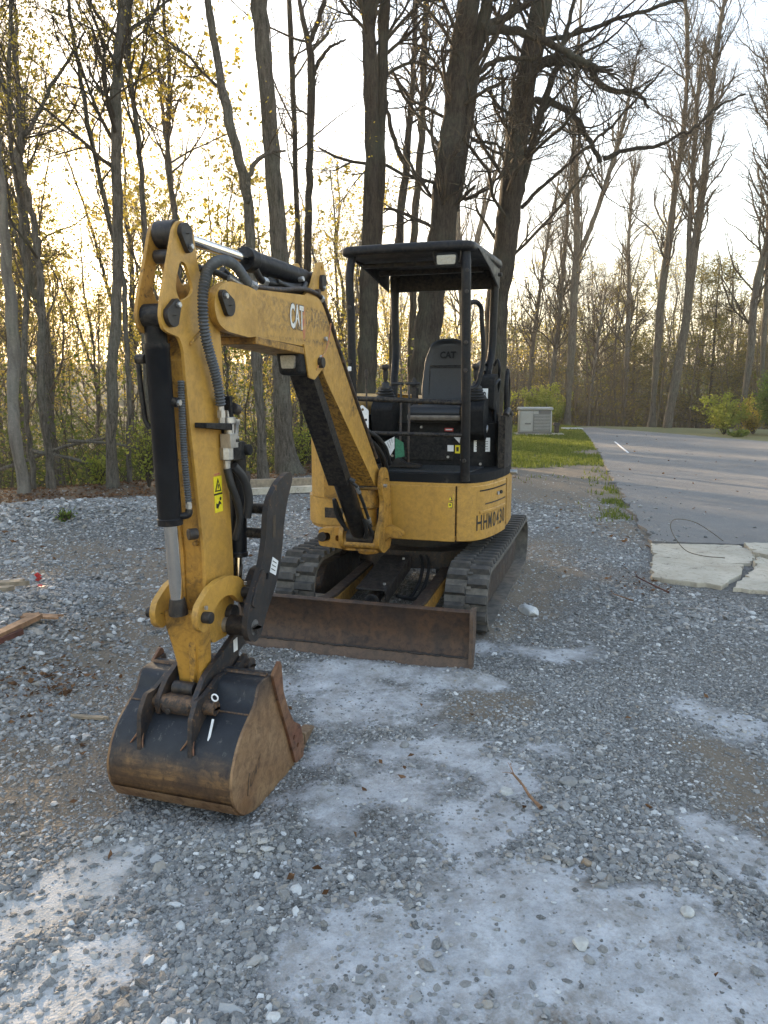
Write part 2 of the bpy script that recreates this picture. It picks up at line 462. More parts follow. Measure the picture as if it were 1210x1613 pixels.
V = np.stack([GX, GY, GZ], -1).reshape(-1, 3)
ny, nx = GX.shape
ii = np.arange(ny * nx).reshape(ny, nx)
Fq = np.stack([ii[:-1, :-1], ii[:-1, 1:], ii[1:, 1:], ii[1:, :-1]], -1).reshape(-1, 4)
gm = np_mesh('ground', V, Fq)
smooth(gm)
fx_, fy_ = V[:, 0], V[:, 1]
for nm, fn in (('dust_and_sun', mask_dust_and_sun), ('dirt', mask_dirt), ('litter', mask_litter), ('lawn', mask_grass), ('wild', lambda x, y: sstep(1.5, 5, edge_d(x, y)))) :
    at = gm.attributes.new(nm, 'FLOAT', 'POINT')
    at.data.foreach_set('value', fn(fx_, fy_).astype(np.float32))

def ground_mat():
    m, nt, b = new_mat('gravel_ground')
    v = obj_vec(nt)
    def att(n):
        a = nt.nodes.new('ShaderNodeAttribute'); a.attribute_name = n
        return a.outputs['Fac']
    vo = N(nt, 'ShaderNodeTexVoronoi', Scale=55.0); nt.links.new(v, vo.inputs['Vector'])
    vo2 = N(nt, 'ShaderNodeTexVoronoi', Scale=120.0); nt.links.new(v, vo2.inputs['Vector'])
    n1 = noise(nt, 1.7, 6, 0.6, v)
    n2 = noise(nt, 60, 5, 0.7, v)
    n3 = noise(nt, 7, 7, 0.7, v)
    sepc = nt.nodes.new('ShaderNodeSeparateColor'); nt.links.new(vo.outputs['Color'], sepc.inputs['Color'])
    stone = mixc(nt, sepc.outputs['Red'], (0.035, 0.036, 0.035), (0.20, 0.202, 0.20))
    stone = mixc(nt, ramp(nt, n2, [(0.35, 0.0), (0.7, 0.6)]), stone, (0.13, 0.12, 0.105))
    stone = mixc(nt, ramp(nt, n1, [(0.4, 0.0), (0.7, 0.5)]), stone, (0.13, 0.115, 0.095))
    dirt = mixc(nt, n3, (0.11, 0.088, 0.065), (0.20, 0.165, 0.125))
    dirt = mixc(nt, ramp(nt, n2, [(0.55, 0.0), (0.75, 0.6)]), dirt, (0.30, 0.28, 0.25))
    dust_and_sun = mixc(nt, ramp(nt, n3, [(0.3, 0.0), (0.7, 1.0)]), (0.28, 0.29, 0.305), (0.50, 0.51, 0.53))
    dust_and_sun = mixc(nt, ramp(nt, n2, [(0.50, 0.0), (0.72, 0.55)]), dust_and_sun, (0.20, 0.19, 0.17))
    dust_and_sun = mixc(nt, math_(nt, 'MULTIPLY', ramp(nt, noise(nt, 5.0, 8, 0.78, v, 0.3), [(0.46, 0.0), (0.66, 1.0)]), 0.75), dust_and_sun, (0.19, 0.175, 0.15))
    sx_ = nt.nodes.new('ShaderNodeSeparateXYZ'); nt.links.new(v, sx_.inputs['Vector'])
    dust_and_sun = mixc(nt, ramp(nt, math_(nt, 'MULTIPLY', sx_.outputs['X'], -1.0), [(0.55, 0.0), (0.95, 0.35)]), dust_and_sun, (0.48, 0.455, 0.41))  # warmer towards the left: low sunlight put into the dust colour
    soil = mixc(nt, n3, (0.05, 0.036, 0.024), (0.13, 0.085, 0.05))
    soil = mixc(nt, math_(nt, 'MULTIPLY', att('wild'), ramp(nt, n1, [(0.3, 0.5), (0.6, 1.0)])), soil, (0.045, 0.055, 0.018))
    lawn = mixc(nt, n3, (0.07, 0.07, 0.025), (0.17, 0.17, 0.06))
    def brk(a, lo=0.25, hi=0.75, w=0.9):   # break the edge of a mask up with fine noise
        s = math_(nt, 'ADD', a, math_(nt, 'MULTIPLY', math_(nt, 'SUBTRACT', n3, 0.5), w))
        return ramp(nt, s, [(lo, 0.0), (hi, 1.0)])
    c = mixc(nt, brk(att('dirt')), stone, dirt)
    ds = math_(nt, 'ADD', att('dust_and_sun'), math_(nt, 'MULTIPLY', math_(nt, 'SUBTRACT', n3, 0.5), 1.1))
    ds = math_(nt, 'ADD', ds, math_(nt, 'MULTIPLY', math_(nt, 'SUBTRACT', noise(nt, 26, 6, 0.75, v, 0.8), 0.5), 1.0))
    c = mixc(nt, ramp(nt, ds, [(0.36, 0.0), (0.86, 1.0)]), c, dust_and_sun)
    c = mixc(nt, brk(att('litter')), c, soil)
    c = mixc(nt, brk(att('lawn')), c, lawn)
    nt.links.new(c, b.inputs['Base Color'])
    b.inputs['Roughness'].default_value = 0.92
    h = math_(nt, 'ADD', math_(nt, 'MULTIPLY', math_(nt, 'SUBTRACT', 0.6, vo.outputs['Distance']), math_(nt, 'SUBTRACT', 1.0, math_(nt, 'MULTIPLY', att('dust_and_sun'), 0.8))), math_(nt, 'MULTIPLY', n2, 0.5))
    h = math_(nt, 'ADD', h, math_(nt, 'MULTIPLY', vo2.outputs['Distance'], -0.3))
    bump(nt, b, h, 0.7, 0.012)
    return m
M['ground'] = ground_mat()
ground = link('ground', gm, M['ground'])
tag(ground, 'grey gravel yard falling away to woodland floor', kind='structure')

# driveway: 5 cm slab of asphalt with a slightly ragged edge
def asphalt():
    m, nt, b = new_mat('asphalt')
    v = obj_vec(nt)
    n1 = noise(nt, 0.5, 5, 0.6, v); n2 = noise(nt, 180, 3, 0.6, v); n3 = noise(nt, 5, 6, 0.7, v, 1.0)
    c = mixc(nt, ramp(nt, n1, [(0.3, 0.0), (0.7, 1.0)]), (0.078, 0.076, 0.074), (0.135, 0.131, 0.126))
    c = mixc(nt, ramp(nt, n2, [(0.45, 0.0), (0.70, 0.8)]), c, (0.28, 0.27, 0.26))
    c = mixc(nt, ramp(nt, n3, [(0.50, 0.0), (0.68, 0.6)]), c, (0.21, 0.195, 0.175))
    c = mixc(nt, ramp(nt, noise(nt, 45, 4, 0.8, v), [(0.56, 0.0), (0.70, 0.7)]), c, (0.30, 0.285, 0.26))
    vc = N(nt, 'ShaderNodeTexVoronoi', Scale=0.33, feature='DISTANCE_TO_EDGE')
    dm = nt.nodes.new('ShaderNodeVectorMath'); dm.operation = 'ADD'
    nn = N(nt, 'ShaderNodeTexNoise', Scale=2.0, Detail=5.0); nt.links.new(v, nn.inputs['Vector'])
    nt.links.new(v, dm.inputs[0]); nt.links.new(nn.outputs['Color'], dm.inputs[1]); nt.links.new(dm.outputs[0], vc.inputs['Vector'])
    crack = ramp(nt, vc.outputs['Distance'], [(0.0, 0.7), (0.006, 0.0)])
    c = mixc(nt, math_(nt, 'MULTIPLY', crack, ramp(nt, n1, [(0.45, 0.0), (0.6, 1.0)])), c, (0.04, 0.04, 0.04))
    nt.links.new(c, b.inputs['Base Color'])
    b.inputs['Roughness'].default_value = 0.8
    bump(nt, b, n2, 0.35, 0.006)
    return m
M['asphalt'] = asphalt()
random.seed(3)
base_poly = [(3.03, 8.2), (3.38, 9.71), (3.78, 11.47), (4.8, 15.7), (6.05, 20.74), (7.63, 27.45), (9.6, 36.4), (10.4, 36.9), (13.29, 26.2), (17.0, 15.5), (19.5, 9.5), (17, 6.9), (12, 7.35), (6.5, 7.84), (4.23, 8.02)]
poly = []
for i in range(len(base_poly)):
    a = base_poly[i]; c_ = base_poly[(i + 1) % len(base_poly)]
    L = math.dist(a, c_); n = max(1, int(L / 0.14))
    for k in range(n):
        t = k / n
        poly.append((a[0] + (c_[0] - a[0]) * t + random.gauss(0, .03), a[1] + (c_[1] - a[1]) * t + random.gauss(0, .012)))
def slab_mesh(name, poly, z0, z1):
    vv = [(x, y, z1) for x, y in poly] + [(x, y, z0) for x, y in poly]
    n = len(poly)
    tri = tessellate_polygon([[Vector((x, y, 0)) for x, y in poly]])
    ff = []
    for t in tri:
        a, b_, c_ = t
        ax = (poly[b_][0] - poly[a][0]) * (poly[c_][1] - poly[a][1]) - (poly[b_][1] - poly[a][1]) * (poly[c_][0] - poly[a][0])
        t2 = (a, b_, c_) if ax > 0 else (a, c_, b_)
        ff.append(t2); ff.append((t2[0] + n, t2[2] + n, t2[1] + n))
    for i in range(n):
        j = (i + 1) % n
        ff.append((i, j, j + n, i + n))
    me = bpy.data.meshes.new(name); me.from_pydata(vv, [], ff); me.update()
    return me
drive = link('driveway', slab_mesh('driveway', poly, -0.08, 0.022), M['asphalt'])
tag(drive, 'grey asphalt driveway beside the gravel', kind='structure')
def gz(x, y): return float(terrain(np.array([x]), np.array([y]))[0])

# ------------------------------------------------------------------ broken concrete slabs at the end of the driveway
def concrete():
    m, nt, b = new_mat('old_concrete')
    v = obj_vec(nt)
    n1 = noise(nt, 2.2, 6, 0.65, v, 0.6); n2 = noise(nt, 70, 4, 0.7, v)
    n3 = noise(nt, 16, 5, 0.7, v)
    c = mixc(nt, ramp(nt, n1, [(0.35, 0.0), (0.65, 1.0)]), (0.36, 0.32, 0.25), (0.50, 0.455, 0.37))
    c = mixc(nt, ramp(nt, n2, [(0.55, 0.0), (0.7, 0.5)]), c, (0.24, 0.225, 0.2))
    c = mixc(nt, ramp(nt, n3, [(0.52, 0.0), (0.66, 0.7)]), c, (0.27, 0.23, 0.18))
    vc = N(nt, 'ShaderNodeTexVoronoi', Scale=1.1, feature='DISTANCE_TO_EDGE'); vm = nt.nodes.new('ShaderNodeVectorMath'); vm.operation = 'ADD'
    nn = N(nt, 'ShaderNodeTexNoise', Scale=3.0, Detail=6.0); nt.links.new(v, nn.inputs['Vector']); nt.links.new(v, vm.inputs[0]); nt.links.new(nn.outputs['Color'], vm.inputs[1]); nt.links.new(vm.outputs[0], vc.inputs['Vector'])
    c = mixc(nt, ramp(nt, vc.outputs['Distance'], [(0.0, 0.8), (0.008, 0.0)]), c, (0.09, 0.08, 0.065))
    nt.links.new(c, b.inputs['Base Color'])
    b.inputs['Roughness'].default_value = 0.85
    bump(nt, b, math_(nt, 'ADD', n2, n3), 0.35, 0.006)
    return m
M['concrete'] = concrete()
random.seed(7)
def ragged(poly, step=0.06, amp=0.014):
    out = []
    for i in range(len(poly)):
        a = poly[i]; c_ = poly[(i + 1) % len(poly)]
        L = math.dist(a, c_); n = max(1, int(L / step))
        for k in range(n):
            t = k / n; g = 0 if k == 0 else random.gauss(0, amp * (3 if random.random() < .08 else .8))
            nx_, ny_ = (c_[1] - a[1]) / L, -(c_[0] - a[0]) / L
            out.append((a[0] + (c_[0] - a[0]) * t + nx_ * g, a[1] + (c_[1] - a[1]) * t + ny_ * g))
    return out
def concrete_piece(poly, z, tilt, label, thick=0.10):
    cx = sum(p[0] for p in poly) / len(poly); cy = sum(p[1] for p in poly) / len(poly)
    rp_ = ragged([(p[0] - cx, p[1] - cy) for p in poly])
    me = slab_mesh('concrete_slab', rp_, -thick, 0)
    o = link('concrete_slab', me, M['concrete'], loc=(cx, cy, z))
    o.rotation_euler = (tilt[0], tilt[1], 0)
    md = o.modifiers.new('bevel', 'BEVEL'); md.width = 0.008; md.segments = 2; md.limit_method = 'ANGLE'; md.angle_limit = R(50)
    return tag(o, label, 'concrete slab', 'broken concrete slabs at the driveway end')
concrete_piece([(2.78, 7.46), (2.98, 8.1), (3.9, 7.98), (3.92, 7.65), (3.62, 7.12), (3.30, 7.11)], 0.022, (0.003, -0.004), 'pale concrete slab piece against the asphalt edge, nearest the gravel strip')
concrete_piece([(2.74, 7.38), (3.30, 7.05), (3.50, 7.02), (3.28, 6.62), (2.90, 6.18), (2.42, 6.50)], 0.036, (-0.004, 0.004), 'concrete slab piece with chipped corner jutting into the gravel')
concrete_piece([(3.97, 8.0), (5.6, 7.8), (5.5, 7.2), (3.95, 7.35), (3.83, 7.5)], 0.045, (0.004, 0.006), 'concrete slab piece behind the big front slab, touching the asphalt')
concrete_piece([(3.74, 7.17), (5.2, 7.05), (5.4, 5.9), (3.9, 5.85), (3.25, 5.98), (2.98, 6.13)], 0.038, (-0.002, -0.003), 'largest pale concrete slab at the right edge, front of the broken pad')
concrete_piece([(3.62, 7.04), (3.78, 7.28), (3.86, 7.16), (3.70, 7.02)], 0.04, (0.1, 0.1), 'small broken concrete chip in the crack between the slabs', 0.07)

# ------------------------------------------------------------------ gravel: instanced crushed stone
def gravel_points():
    rs = np.random.RandomState(5)
    P = []; S = []
    def zone(n, y0, y1, smin, smax, expo):
        # even in log distance so that near stones are small & dense, far ones fewer and larger
        yy = y0 * (y1 / y0) ** rs.rand(n)
        hw = 0.60 * yy + 0.35
        xx = (rs.rand(n) * 2 - 1) * hw
        ss = smin + (smax - smin) * rs.rand(n) ** expo
        P.append(np.stack([xx, yy], 1)); S.append(ss)
    zone(230000, 1.45, 4.2, 0.0028, 0.0115, 3.0)
    zone(130000, 3.4, 8.0, 0.0045, 0.0145, 2.4)
    zone(80000, 7.0, 15.5, 0.008, 0.021, 1.8)
    zone(9000, 1.5, 5.5, 0.011, 0.021, 2.2)
    zone(7000, 4.5, 13, 0.016, 0.032, 2.0)
    P = np.concatenate(P); S = np.concatenate(S)
    x, y = P[:, 0], P[:, 1]
    dust_and_sun = mask_dust_and_sun(x, y); dirt = mask_dirt(x, y); lit = mask_litter(x, y); lawn = mask_grass(x, y)
    heap = np.exp(-(((x + 3.9) / 1.6) ** 2 + ((y - 10.0) / 2.0) ** 2)) + np.exp(-(((x + 2.7) / 0.9) ** 2 + ((y - 4.9) / 1.1) ** 2)) + np.exp(-(((x + 6.3) / 1.8) ** 2 + ((y - 9.0) / 2.4) ** 2))
    coarse = sstep(0.45, 0.62, fbm(x * 0.9 + 3, y * 0.9, 70, 3)) + heap + np.exp(-(((x - 0.75) / 0.5) ** 2 + ((y - 3.1) / 0.6) ** 2))
    keep = (1 - 0.95 * sstep(0.1, 0.9, dust_and_sun + 0.6 * (fbm(x * 9, y * 9, 72, 3) - 0.5))) * (1 - 0.75 * dirt) * (1 - 0.97 * lit) * (1 - 0.95 * lawn)
    keep *= np.where((x > np.interp(y, [5.9, 6.2, 6.5, 7.4, 8.2, 9.7, 11.5, 15.7], [3.0, 2.8, 2.45, 2.72, 2.98, 3.33, 3.73, 4.75])) & (y > 5.95), 0, 1)
    on_drive = (x > 3.0) & (y > 8.15) & (keep == 0)
    keep = np.where(on_drive, 0.05 * np.exp(-((x - np.interp(y, [8.2, 9.7, 11.5, 15.7], [2.98, 3.33, 3.73, 4.75])) / 0.5) ** 2) + .002, keep)
    keep *= 0.55 + 0.45 * sstep(0.3, 0.5, fbm(x * 3, y * 3, 71, 3)) + .2 * heap
    sel = rs.rand(len(x)) < keep
    x, y, S, coarse, heap = x[sel], y[sel], S[sel], coarse[sel], heap[sel]
    S = S * (0.75 + 0.45 * np.clip(coarse, 0, 1.3))
    z = terrain(x, y) + S * (-0.12 + 0.75 * rs.rand(len(x)) * np.clip(0.4 + heap, 0, 1))
    z = np.where(on_drive[sel], 0.024 + S * .2, z)
    rot = rs.rand(len(x), 3) * np.array([0.9, 0.9, 6.283]) - np.array([0.45, 0.45, 0])
    scl = np.stack([S * (0.8 + 0.8 * rs.rand(len(x))), S * (0.7 + 0.5 * rs.rand(len(x))), S * (0.35 + 0.45 * rs.rand(len(x)))], 1)
    return np.stack([x, y, z], 1), rot, scl
GP, GR, GS = gravel_points()
pm = bpy.data.meshes.new('gravel_points')
pm.vertices.add(len(GP)); pm.vertices.foreach_set('co', GP.astype(np.float32).ravel())
for nm, arr in (('rot', GR), ('scl', GS)):
    a = pm.attributes.new(nm, 'FLOAT_VECTOR', 'POINT'); a.data.foreach_set('vector', arr.astype(np.float32).ravel())
pm.update()

def stone_mat():
    m, nt, b = new_mat('crushed_stone')
    oi = nt.nodes.new('ShaderNodeObjectInfo')
    c = ramp(nt, oi.outputs['Random'], [(0.0, (0.050, 0.052, 0.053)), (0.22, (0.145, 0.15, 0.152)), (0.45, (0.23, 0.235, 0.235)), (0.62, (0.135, 0.128, 0.115)), (0.78, (0.33, 0.338, 0.34)), (0.9, (0.27, 0.235, 0.19)), (0.96, (0.50, 0.51, 0.51)), (1.0, (0.62, 0.62, 0.61))])
    v = obj_vec(nt)
    n = noise(nt, 2.2, 5, 0.65, v)
    c = mixc(nt, ramp(nt, n, [(0.4, 0.0), (0.7, 0.55)]), c, (0.34, 0.335, 0.32))
    nt.links.new(c, b.inputs['Base Color'])
    b.inputs['Roughness'].default_value = 0.75
    bump(nt, b, noise(nt, 6, 4, 0.6, v), 0.25, 0.1)
    return m
M['stone'] = stone_mat()
gravel = link('gravel', pm, M['stone'])
tag(gravel, 'loose grey crushed stone spread over the yard', kind='stuff')
ng = bpy.data.node_groups.new('scatter_stones', 'GeometryNodeTree')
ng.interface.new_socket('Geometry', in_out='INPUT', socket_type='NodeSocketGeometry')
ng.interface.new_socket('Geometry', in_out='OUTPUT', socket_type='NodeSocketGeometry')
gi = ng.nodes.new('NodeGroupInput'); go = ng.nodes.new('NodeGroupOutput')
join = ng.nodes.new('GeometryNodeJoinGeometry')
for k in range(6):
    ico = ng.nodes.new('GeometryNodeMeshIcoSphere'); ico.inputs['Radius'].default_value = 1.0; ico.inputs['Subdivisions'].default_value = 1
    nzt = ng.nodes.new('ShaderNodeTexNoise'); nzt.noise_dimensions = '4D'
    nzt.inputs['W'].default_value = 3.7 * k; nzt.inputs['Scale'].default_value = 2.6; nzt.inputs['Detail'].default_value = 2
    sub = ng.nodes.new('ShaderNodeVectorMath'); sub.operation = 'SUBTRACT'; sub.inputs[1].default_value = (0.5, 0.5, 0.5)
    scn = ng.nodes.new('ShaderNodeVectorMath'); scn.operation = 'SCALE'; scn.inputs['Scale'].default_value = 2.6
    sp = ng.nodes.new('GeometryNodeSetPosition')
    ng.links.new(nzt.outputs['Color'], sub.inputs[0]); ng.links.new(sub.outputs[0], scn.inputs[0])
    ng.links.new(ico.outputs['Mesh'], sp.inputs['Geometry']); ng.links.new(scn.outputs[0], sp.inputs['Offset'])
    g2i = ng.nodes.new('GeometryNodeGeometryToInstance')
    sm = ng.nodes.new('GeometryNodeSetMaterial'); sm.inputs['Material'].default_value = M['stone']
    hull = ng.nodes.new('GeometryNodeConvexHull'); ng.links.new(sp.outputs['Geometry'], hull.inputs[0]); ng.links.new(hull.outputs[0], sm.inputs['Geometry'])
    ng.links.new(sm.outputs['Geometry'], g2i.inputs[0])
    ng.links.new(g2i.outputs[0], join.inputs[0])
iop = ng.nodes.new('GeometryNodeInstanceOnPoints')
iop.inputs['Pick Instance'].default_value = True
rnd = ng.nodes.new('FunctionNodeRandomValue'); rnd.data_type = 'INT'
for s in rnd.inputs:
    if s.type == 'INT' and s.name == 'Min': s.default_value = 0
    if s.type == 'INT' and s.name == 'Max': s.default_value = 5
io_ = [s for s in rnd.outputs if s.type == 'INT'][0]
ng.links.new(io_, iop.inputs['Instance Index'])
for nm, tgt in (('rot', 'Rotation'), ('scl', 'Scale')):
    na = ng.nodes.new('GeometryNodeInputNamedAttribute'); na.data_type = 'FLOAT_VECTOR'; na.inputs['Name'].default_value = nm
    outp = [s for s in na.outputs if s.type == 'VECTOR'][0]
    if tgt == 'Rotation':
        e2r = ng.nodes.new('FunctionNodeEulerToRotation'); ng.links.new(outp, e2r.inputs[0]); ng.links.new(e2r.outputs[0], iop.inputs['Rotation'])
    else: ng.links.new(outp, iop.inputs[tgt])
ng.links.new(gi.outputs[0], iop.inputs['Points'])
ng.links.new(join.outputs[0], iop.inputs['Instance'])
ng.links.new(iop.outputs[0], go.inputs[0])
md = gravel.modifiers.new('stones', 'NODES'); md.node_group = ng

# ------------------------------------------------------------------ leaf-like scatter meshes
def leaf_quads(C, size, rs, flat=0.0, aspect=0.6, fold=0.0):
    """C (n,3) centres; returns V,F of one quad per leaf in random orientation (flat=1: lying on the ground)"""
    n = len(C)
    a = rs.randn(n, 3); a[:, 2] *= (1 - flat); a /= np.linalg.norm(a, axis=1, keepdims=True) + 1e-9
    b_ = rs.randn(n, 3); b_[:, 2] *= (1 - flat)
    b_ -= (b_ * a).sum(1, keepdims=True) * a; b_ /= np.linalg.norm(b_, axis=1, keepdims=True) + 1e-9
    s = (size * (0.6 + 0.8 * rs.rand(n)))[:, None] if np.isscalar(size) else size[:, None]
    nrm = np.cross(a, b_)
    V = np.stack([C - a * s, C + b_ * s * aspect + nrm * s * fold, C + a * s, C - b_ * s * aspect + nrm * s * fold], 1).reshape(-1, 3)
    F = np.arange(4 * n).reshape(n, 4)
    return V, F

# ------------------------------------------------------------------ trees
class Tubes:
    def __init__(s): s.V = []; s.F = []; s.n = 0
    def add(s, P, Rr, sides):
        """P (m,n,3), Rr (m,n)"""
        m, n, _ = P.shape
        T = np.gradient(P, axis=1); T /= np.linalg.norm(T, axis=2, keepdims=True) + 1e-9
        mt = T.mean(1)
        ref = np.where((np.abs(mt[:, 2]) > 0.7)[:, None], np.array([[1., 0, 0]]), np.array([[0, 0, 1.]]))[:, None, :]
        u = np.cross(T, np.broadcast_to(ref, T.shape)); u /= np.linalg.norm(u, axis=2, keepdims=True) + 1e-9
        v = np.cross(T, u)
        ang = np.arange(sides) * 2 * np.pi / sides
        ring = P[:, :, None, :] + Rr[:, :, None, None] * (u[:, :, None, :] * np.cos(ang)[None, None, :, None] + v[:, :, None, :] * np.sin(ang)[None, None, :, None])
        idx = s.n + np.arange(m * n * sides).reshape(m, n, sides)
        a = idx[:, :-1, :]; b_ = idx[:, 1:, :]
        F = np.stack([a, np.roll(a, -1, 2), np.roll(b_, -1, 2), b_], -1).reshape(-1, 4)
        s.V.append(ring.reshape(-1, 3)); s.F.append(F); s.n += m * n * sides
    def mesh(s, name, sm=True):
        me = np_mesh(name, np.concatenate(s.V), np.concatenate(s.F))
        if sm: smooth(me)
        return me

def spawn(P, Rr, rs, cnt, lmin, lmax, amin, amax, npts, tmin, rfac, up, wig, rtip=0.25, rmin=0.002, tmax=0.97):
    m, n, _ = P.shape
    idx = np.repeat(np.arange(m), cnt)
    k = len(idx)
    t = tmin + (tmax - tmin) * rs.rand(k)
    f = t * (n - 1); i0 = np.minimum(f.astype(int), n - 2); fr = (f - i0)[:, None]
    p0 = P[idx, i0] * (1 - fr) + P[idx, i0 + 1] * fr
    r0 = Rr[idx, i0] * (1 - fr[:, 0]) + Rr[idx, i0 + 1] * fr[:, 0]
    T = P[idx, i0 + 1] - P[idx, i0]; T /= np.linalg.norm(T, axis=1, keepdims=True) + 1e-9
    q = rs.randn(k, 3); q -= (q * T).sum(1, keepdims=True) * T; q /= np.linalg.norm(q, axis=1, keepdims=True) + 1e-9
    a = (amin + (amax - amin) * rs.rand(k))[:, None]
    d = T * np.cos(a) + q * np.sin(a)
    L = (lmin + (lmax - lmin) * rs.rand(k)) * (1.15 - 0.55 * t)
    step = (L / (npts - 1))[:, None]
    out = [p0]
    for j in range(npts - 1):
        d = d + rs.randn(k, 3) * wig + np.array([0, 0, up])
        d /= np.linalg.norm(d, axis=1, keepdims=True)
        out.append(out[-1] + d * step)
    P2 = np.stack(out, 1)
    rb = np.maximum(r0 * rfac, rmin)
    R2 = rb[:, None] * np.linspace(1, rtip, npts)[None, :]
    return P2, np.maximum(R2, rmin * 0.6)

def resample(pts, n):
    pts = np.array(pts, float)
    d = np.r_[0, np.cumsum(np.linalg.norm(np.diff(pts[:, :3], axis=0), axis=1))]
    # catmull-rom through parameter d
    t = np.linspace(0, d[-1], n)
    out = []
    for c in range(pts.shape[1]):
        y = pts[:, c]; m = np.gradient(y, d)
        i = np.clip(np.searchsorted(d, t) - 1, 0, len(d) - 2)
        h = d[i + 1] - d[i]; u = (t - d[i]) / h
        out.append((2 * u**3 - 3 * u**2 + 1) * y[i] + (u**3 - 2 * u**2 + u) * h * m[i] + (-2 * u**3 + 3 * u**2) * y[i + 1] + (u**3 - u**2) * h * m[i + 1])
    return np.stack(out, 1)

def trunk_mesh(paths, rs, sides=14, flare=True, furrow=0.0):
    tb = Tubes()
    for pth in paths:
        q = resample(pth, max(14, int(len(pth) * 6)))
        P = q[None, :, :3].copy(); r = q[None, :, 3].copy()
        P[0, 1:-1] += rs.randn(P.shape[1] - 2, 3) * 0.012
        r *= 1 + 0.045 * rs.randn(*r.shape)
        tb.add(P, r, sides)
    me = tb.mesh('trunk')
    if furrow:
        co = np.empty(len(me.vertices) * 3, np.float32); me.vertices.foreach_get('co', co); co = co.reshape(-1, 3)
        k = 1 + furrow * rs.randn(len(co))
        # radial jitter around local centroid rings
        ring = co.reshape(-1, sides, 3); c = ring.mean(1, keepdims=True)
        # ridges that run along the trunk, drifting slowly
        per = 1 + furrow * 1.3 * rs.randn(1, sides, 1)
        ring = c + (ring - c) * (per + (k.reshape(-1, sides, 1) - 1) * 0.5)
        me.vertices.foreach_set('co', ring.reshape(-1).astype(np.float32)); me.update()
    return me

def crown_parts(mains, rs, dens=1.0, tmin=0.3, twigs=4, leafn=0, leaf_size=0.035, l1=(1.2, 3.6), up=0.06, tlen=(0.25, 0.8), ang=(0.6, 1.25), thick=0.05):
    """mains: list of resampled (n,4) limbs that already exist; grows branches, sub-branches and twigs"""
    tb = Tubes(); tips = []
    P = np.stack([resample(m, 16)[:, :3] for m in mains]); Rr = np.stack([resample(m, 16)[:, 3] for m in mains])
    cnt = np.maximum(2, (dens * 15 * np.array([np.linalg.norm(np.diff(p, axis=0), axis=1).sum() for p in P]) / 9).astype(int))
    P1, R1 = spawn(P, Rr, rs, cnt, l1[0], l1[1], ang[0], ang[1], 9, tmin, 0.42, up, 0.18, 0.2, 0.008)
    R1 = np.minimum(R1, thick)
    tb.add(P1, R1, 5)
    P2, R2 = spawn(P1, R1, rs, 6, 0.5, 1.7, 0.5, 1.0, 7, 0.15, 0.6, up, 0.17, 0.3, 0.005)
    tb.add(P2, R2, 4)
    P3, R3 = spawn(P2, R2, rs, twigs, tlen[0], tlen[1], 0.4, 0.9, 4, 0.1, 0.62, up, 0.18, 0.5, 0.0032)
    tb.add(P3, R3, 3)
    P4, R4 = spawn(P3, R3, rs, 2, 0.15, 0.45, 0.4, 0.9, 2, 0.2, 0.7, up, 0.2, 0.6, 0.0026)
    tb.add(P4, R4, 3)
    leaves = None
    if leafn:
        pp = P4[:, -1]; sel = rs.randint(0, len(pp), leafn)
        C = pp[sel] + rs.randn(leafn, 3) * 0.04
        leaves = leaf_quads(C, leaf_size, rs)
    return tb, leaves

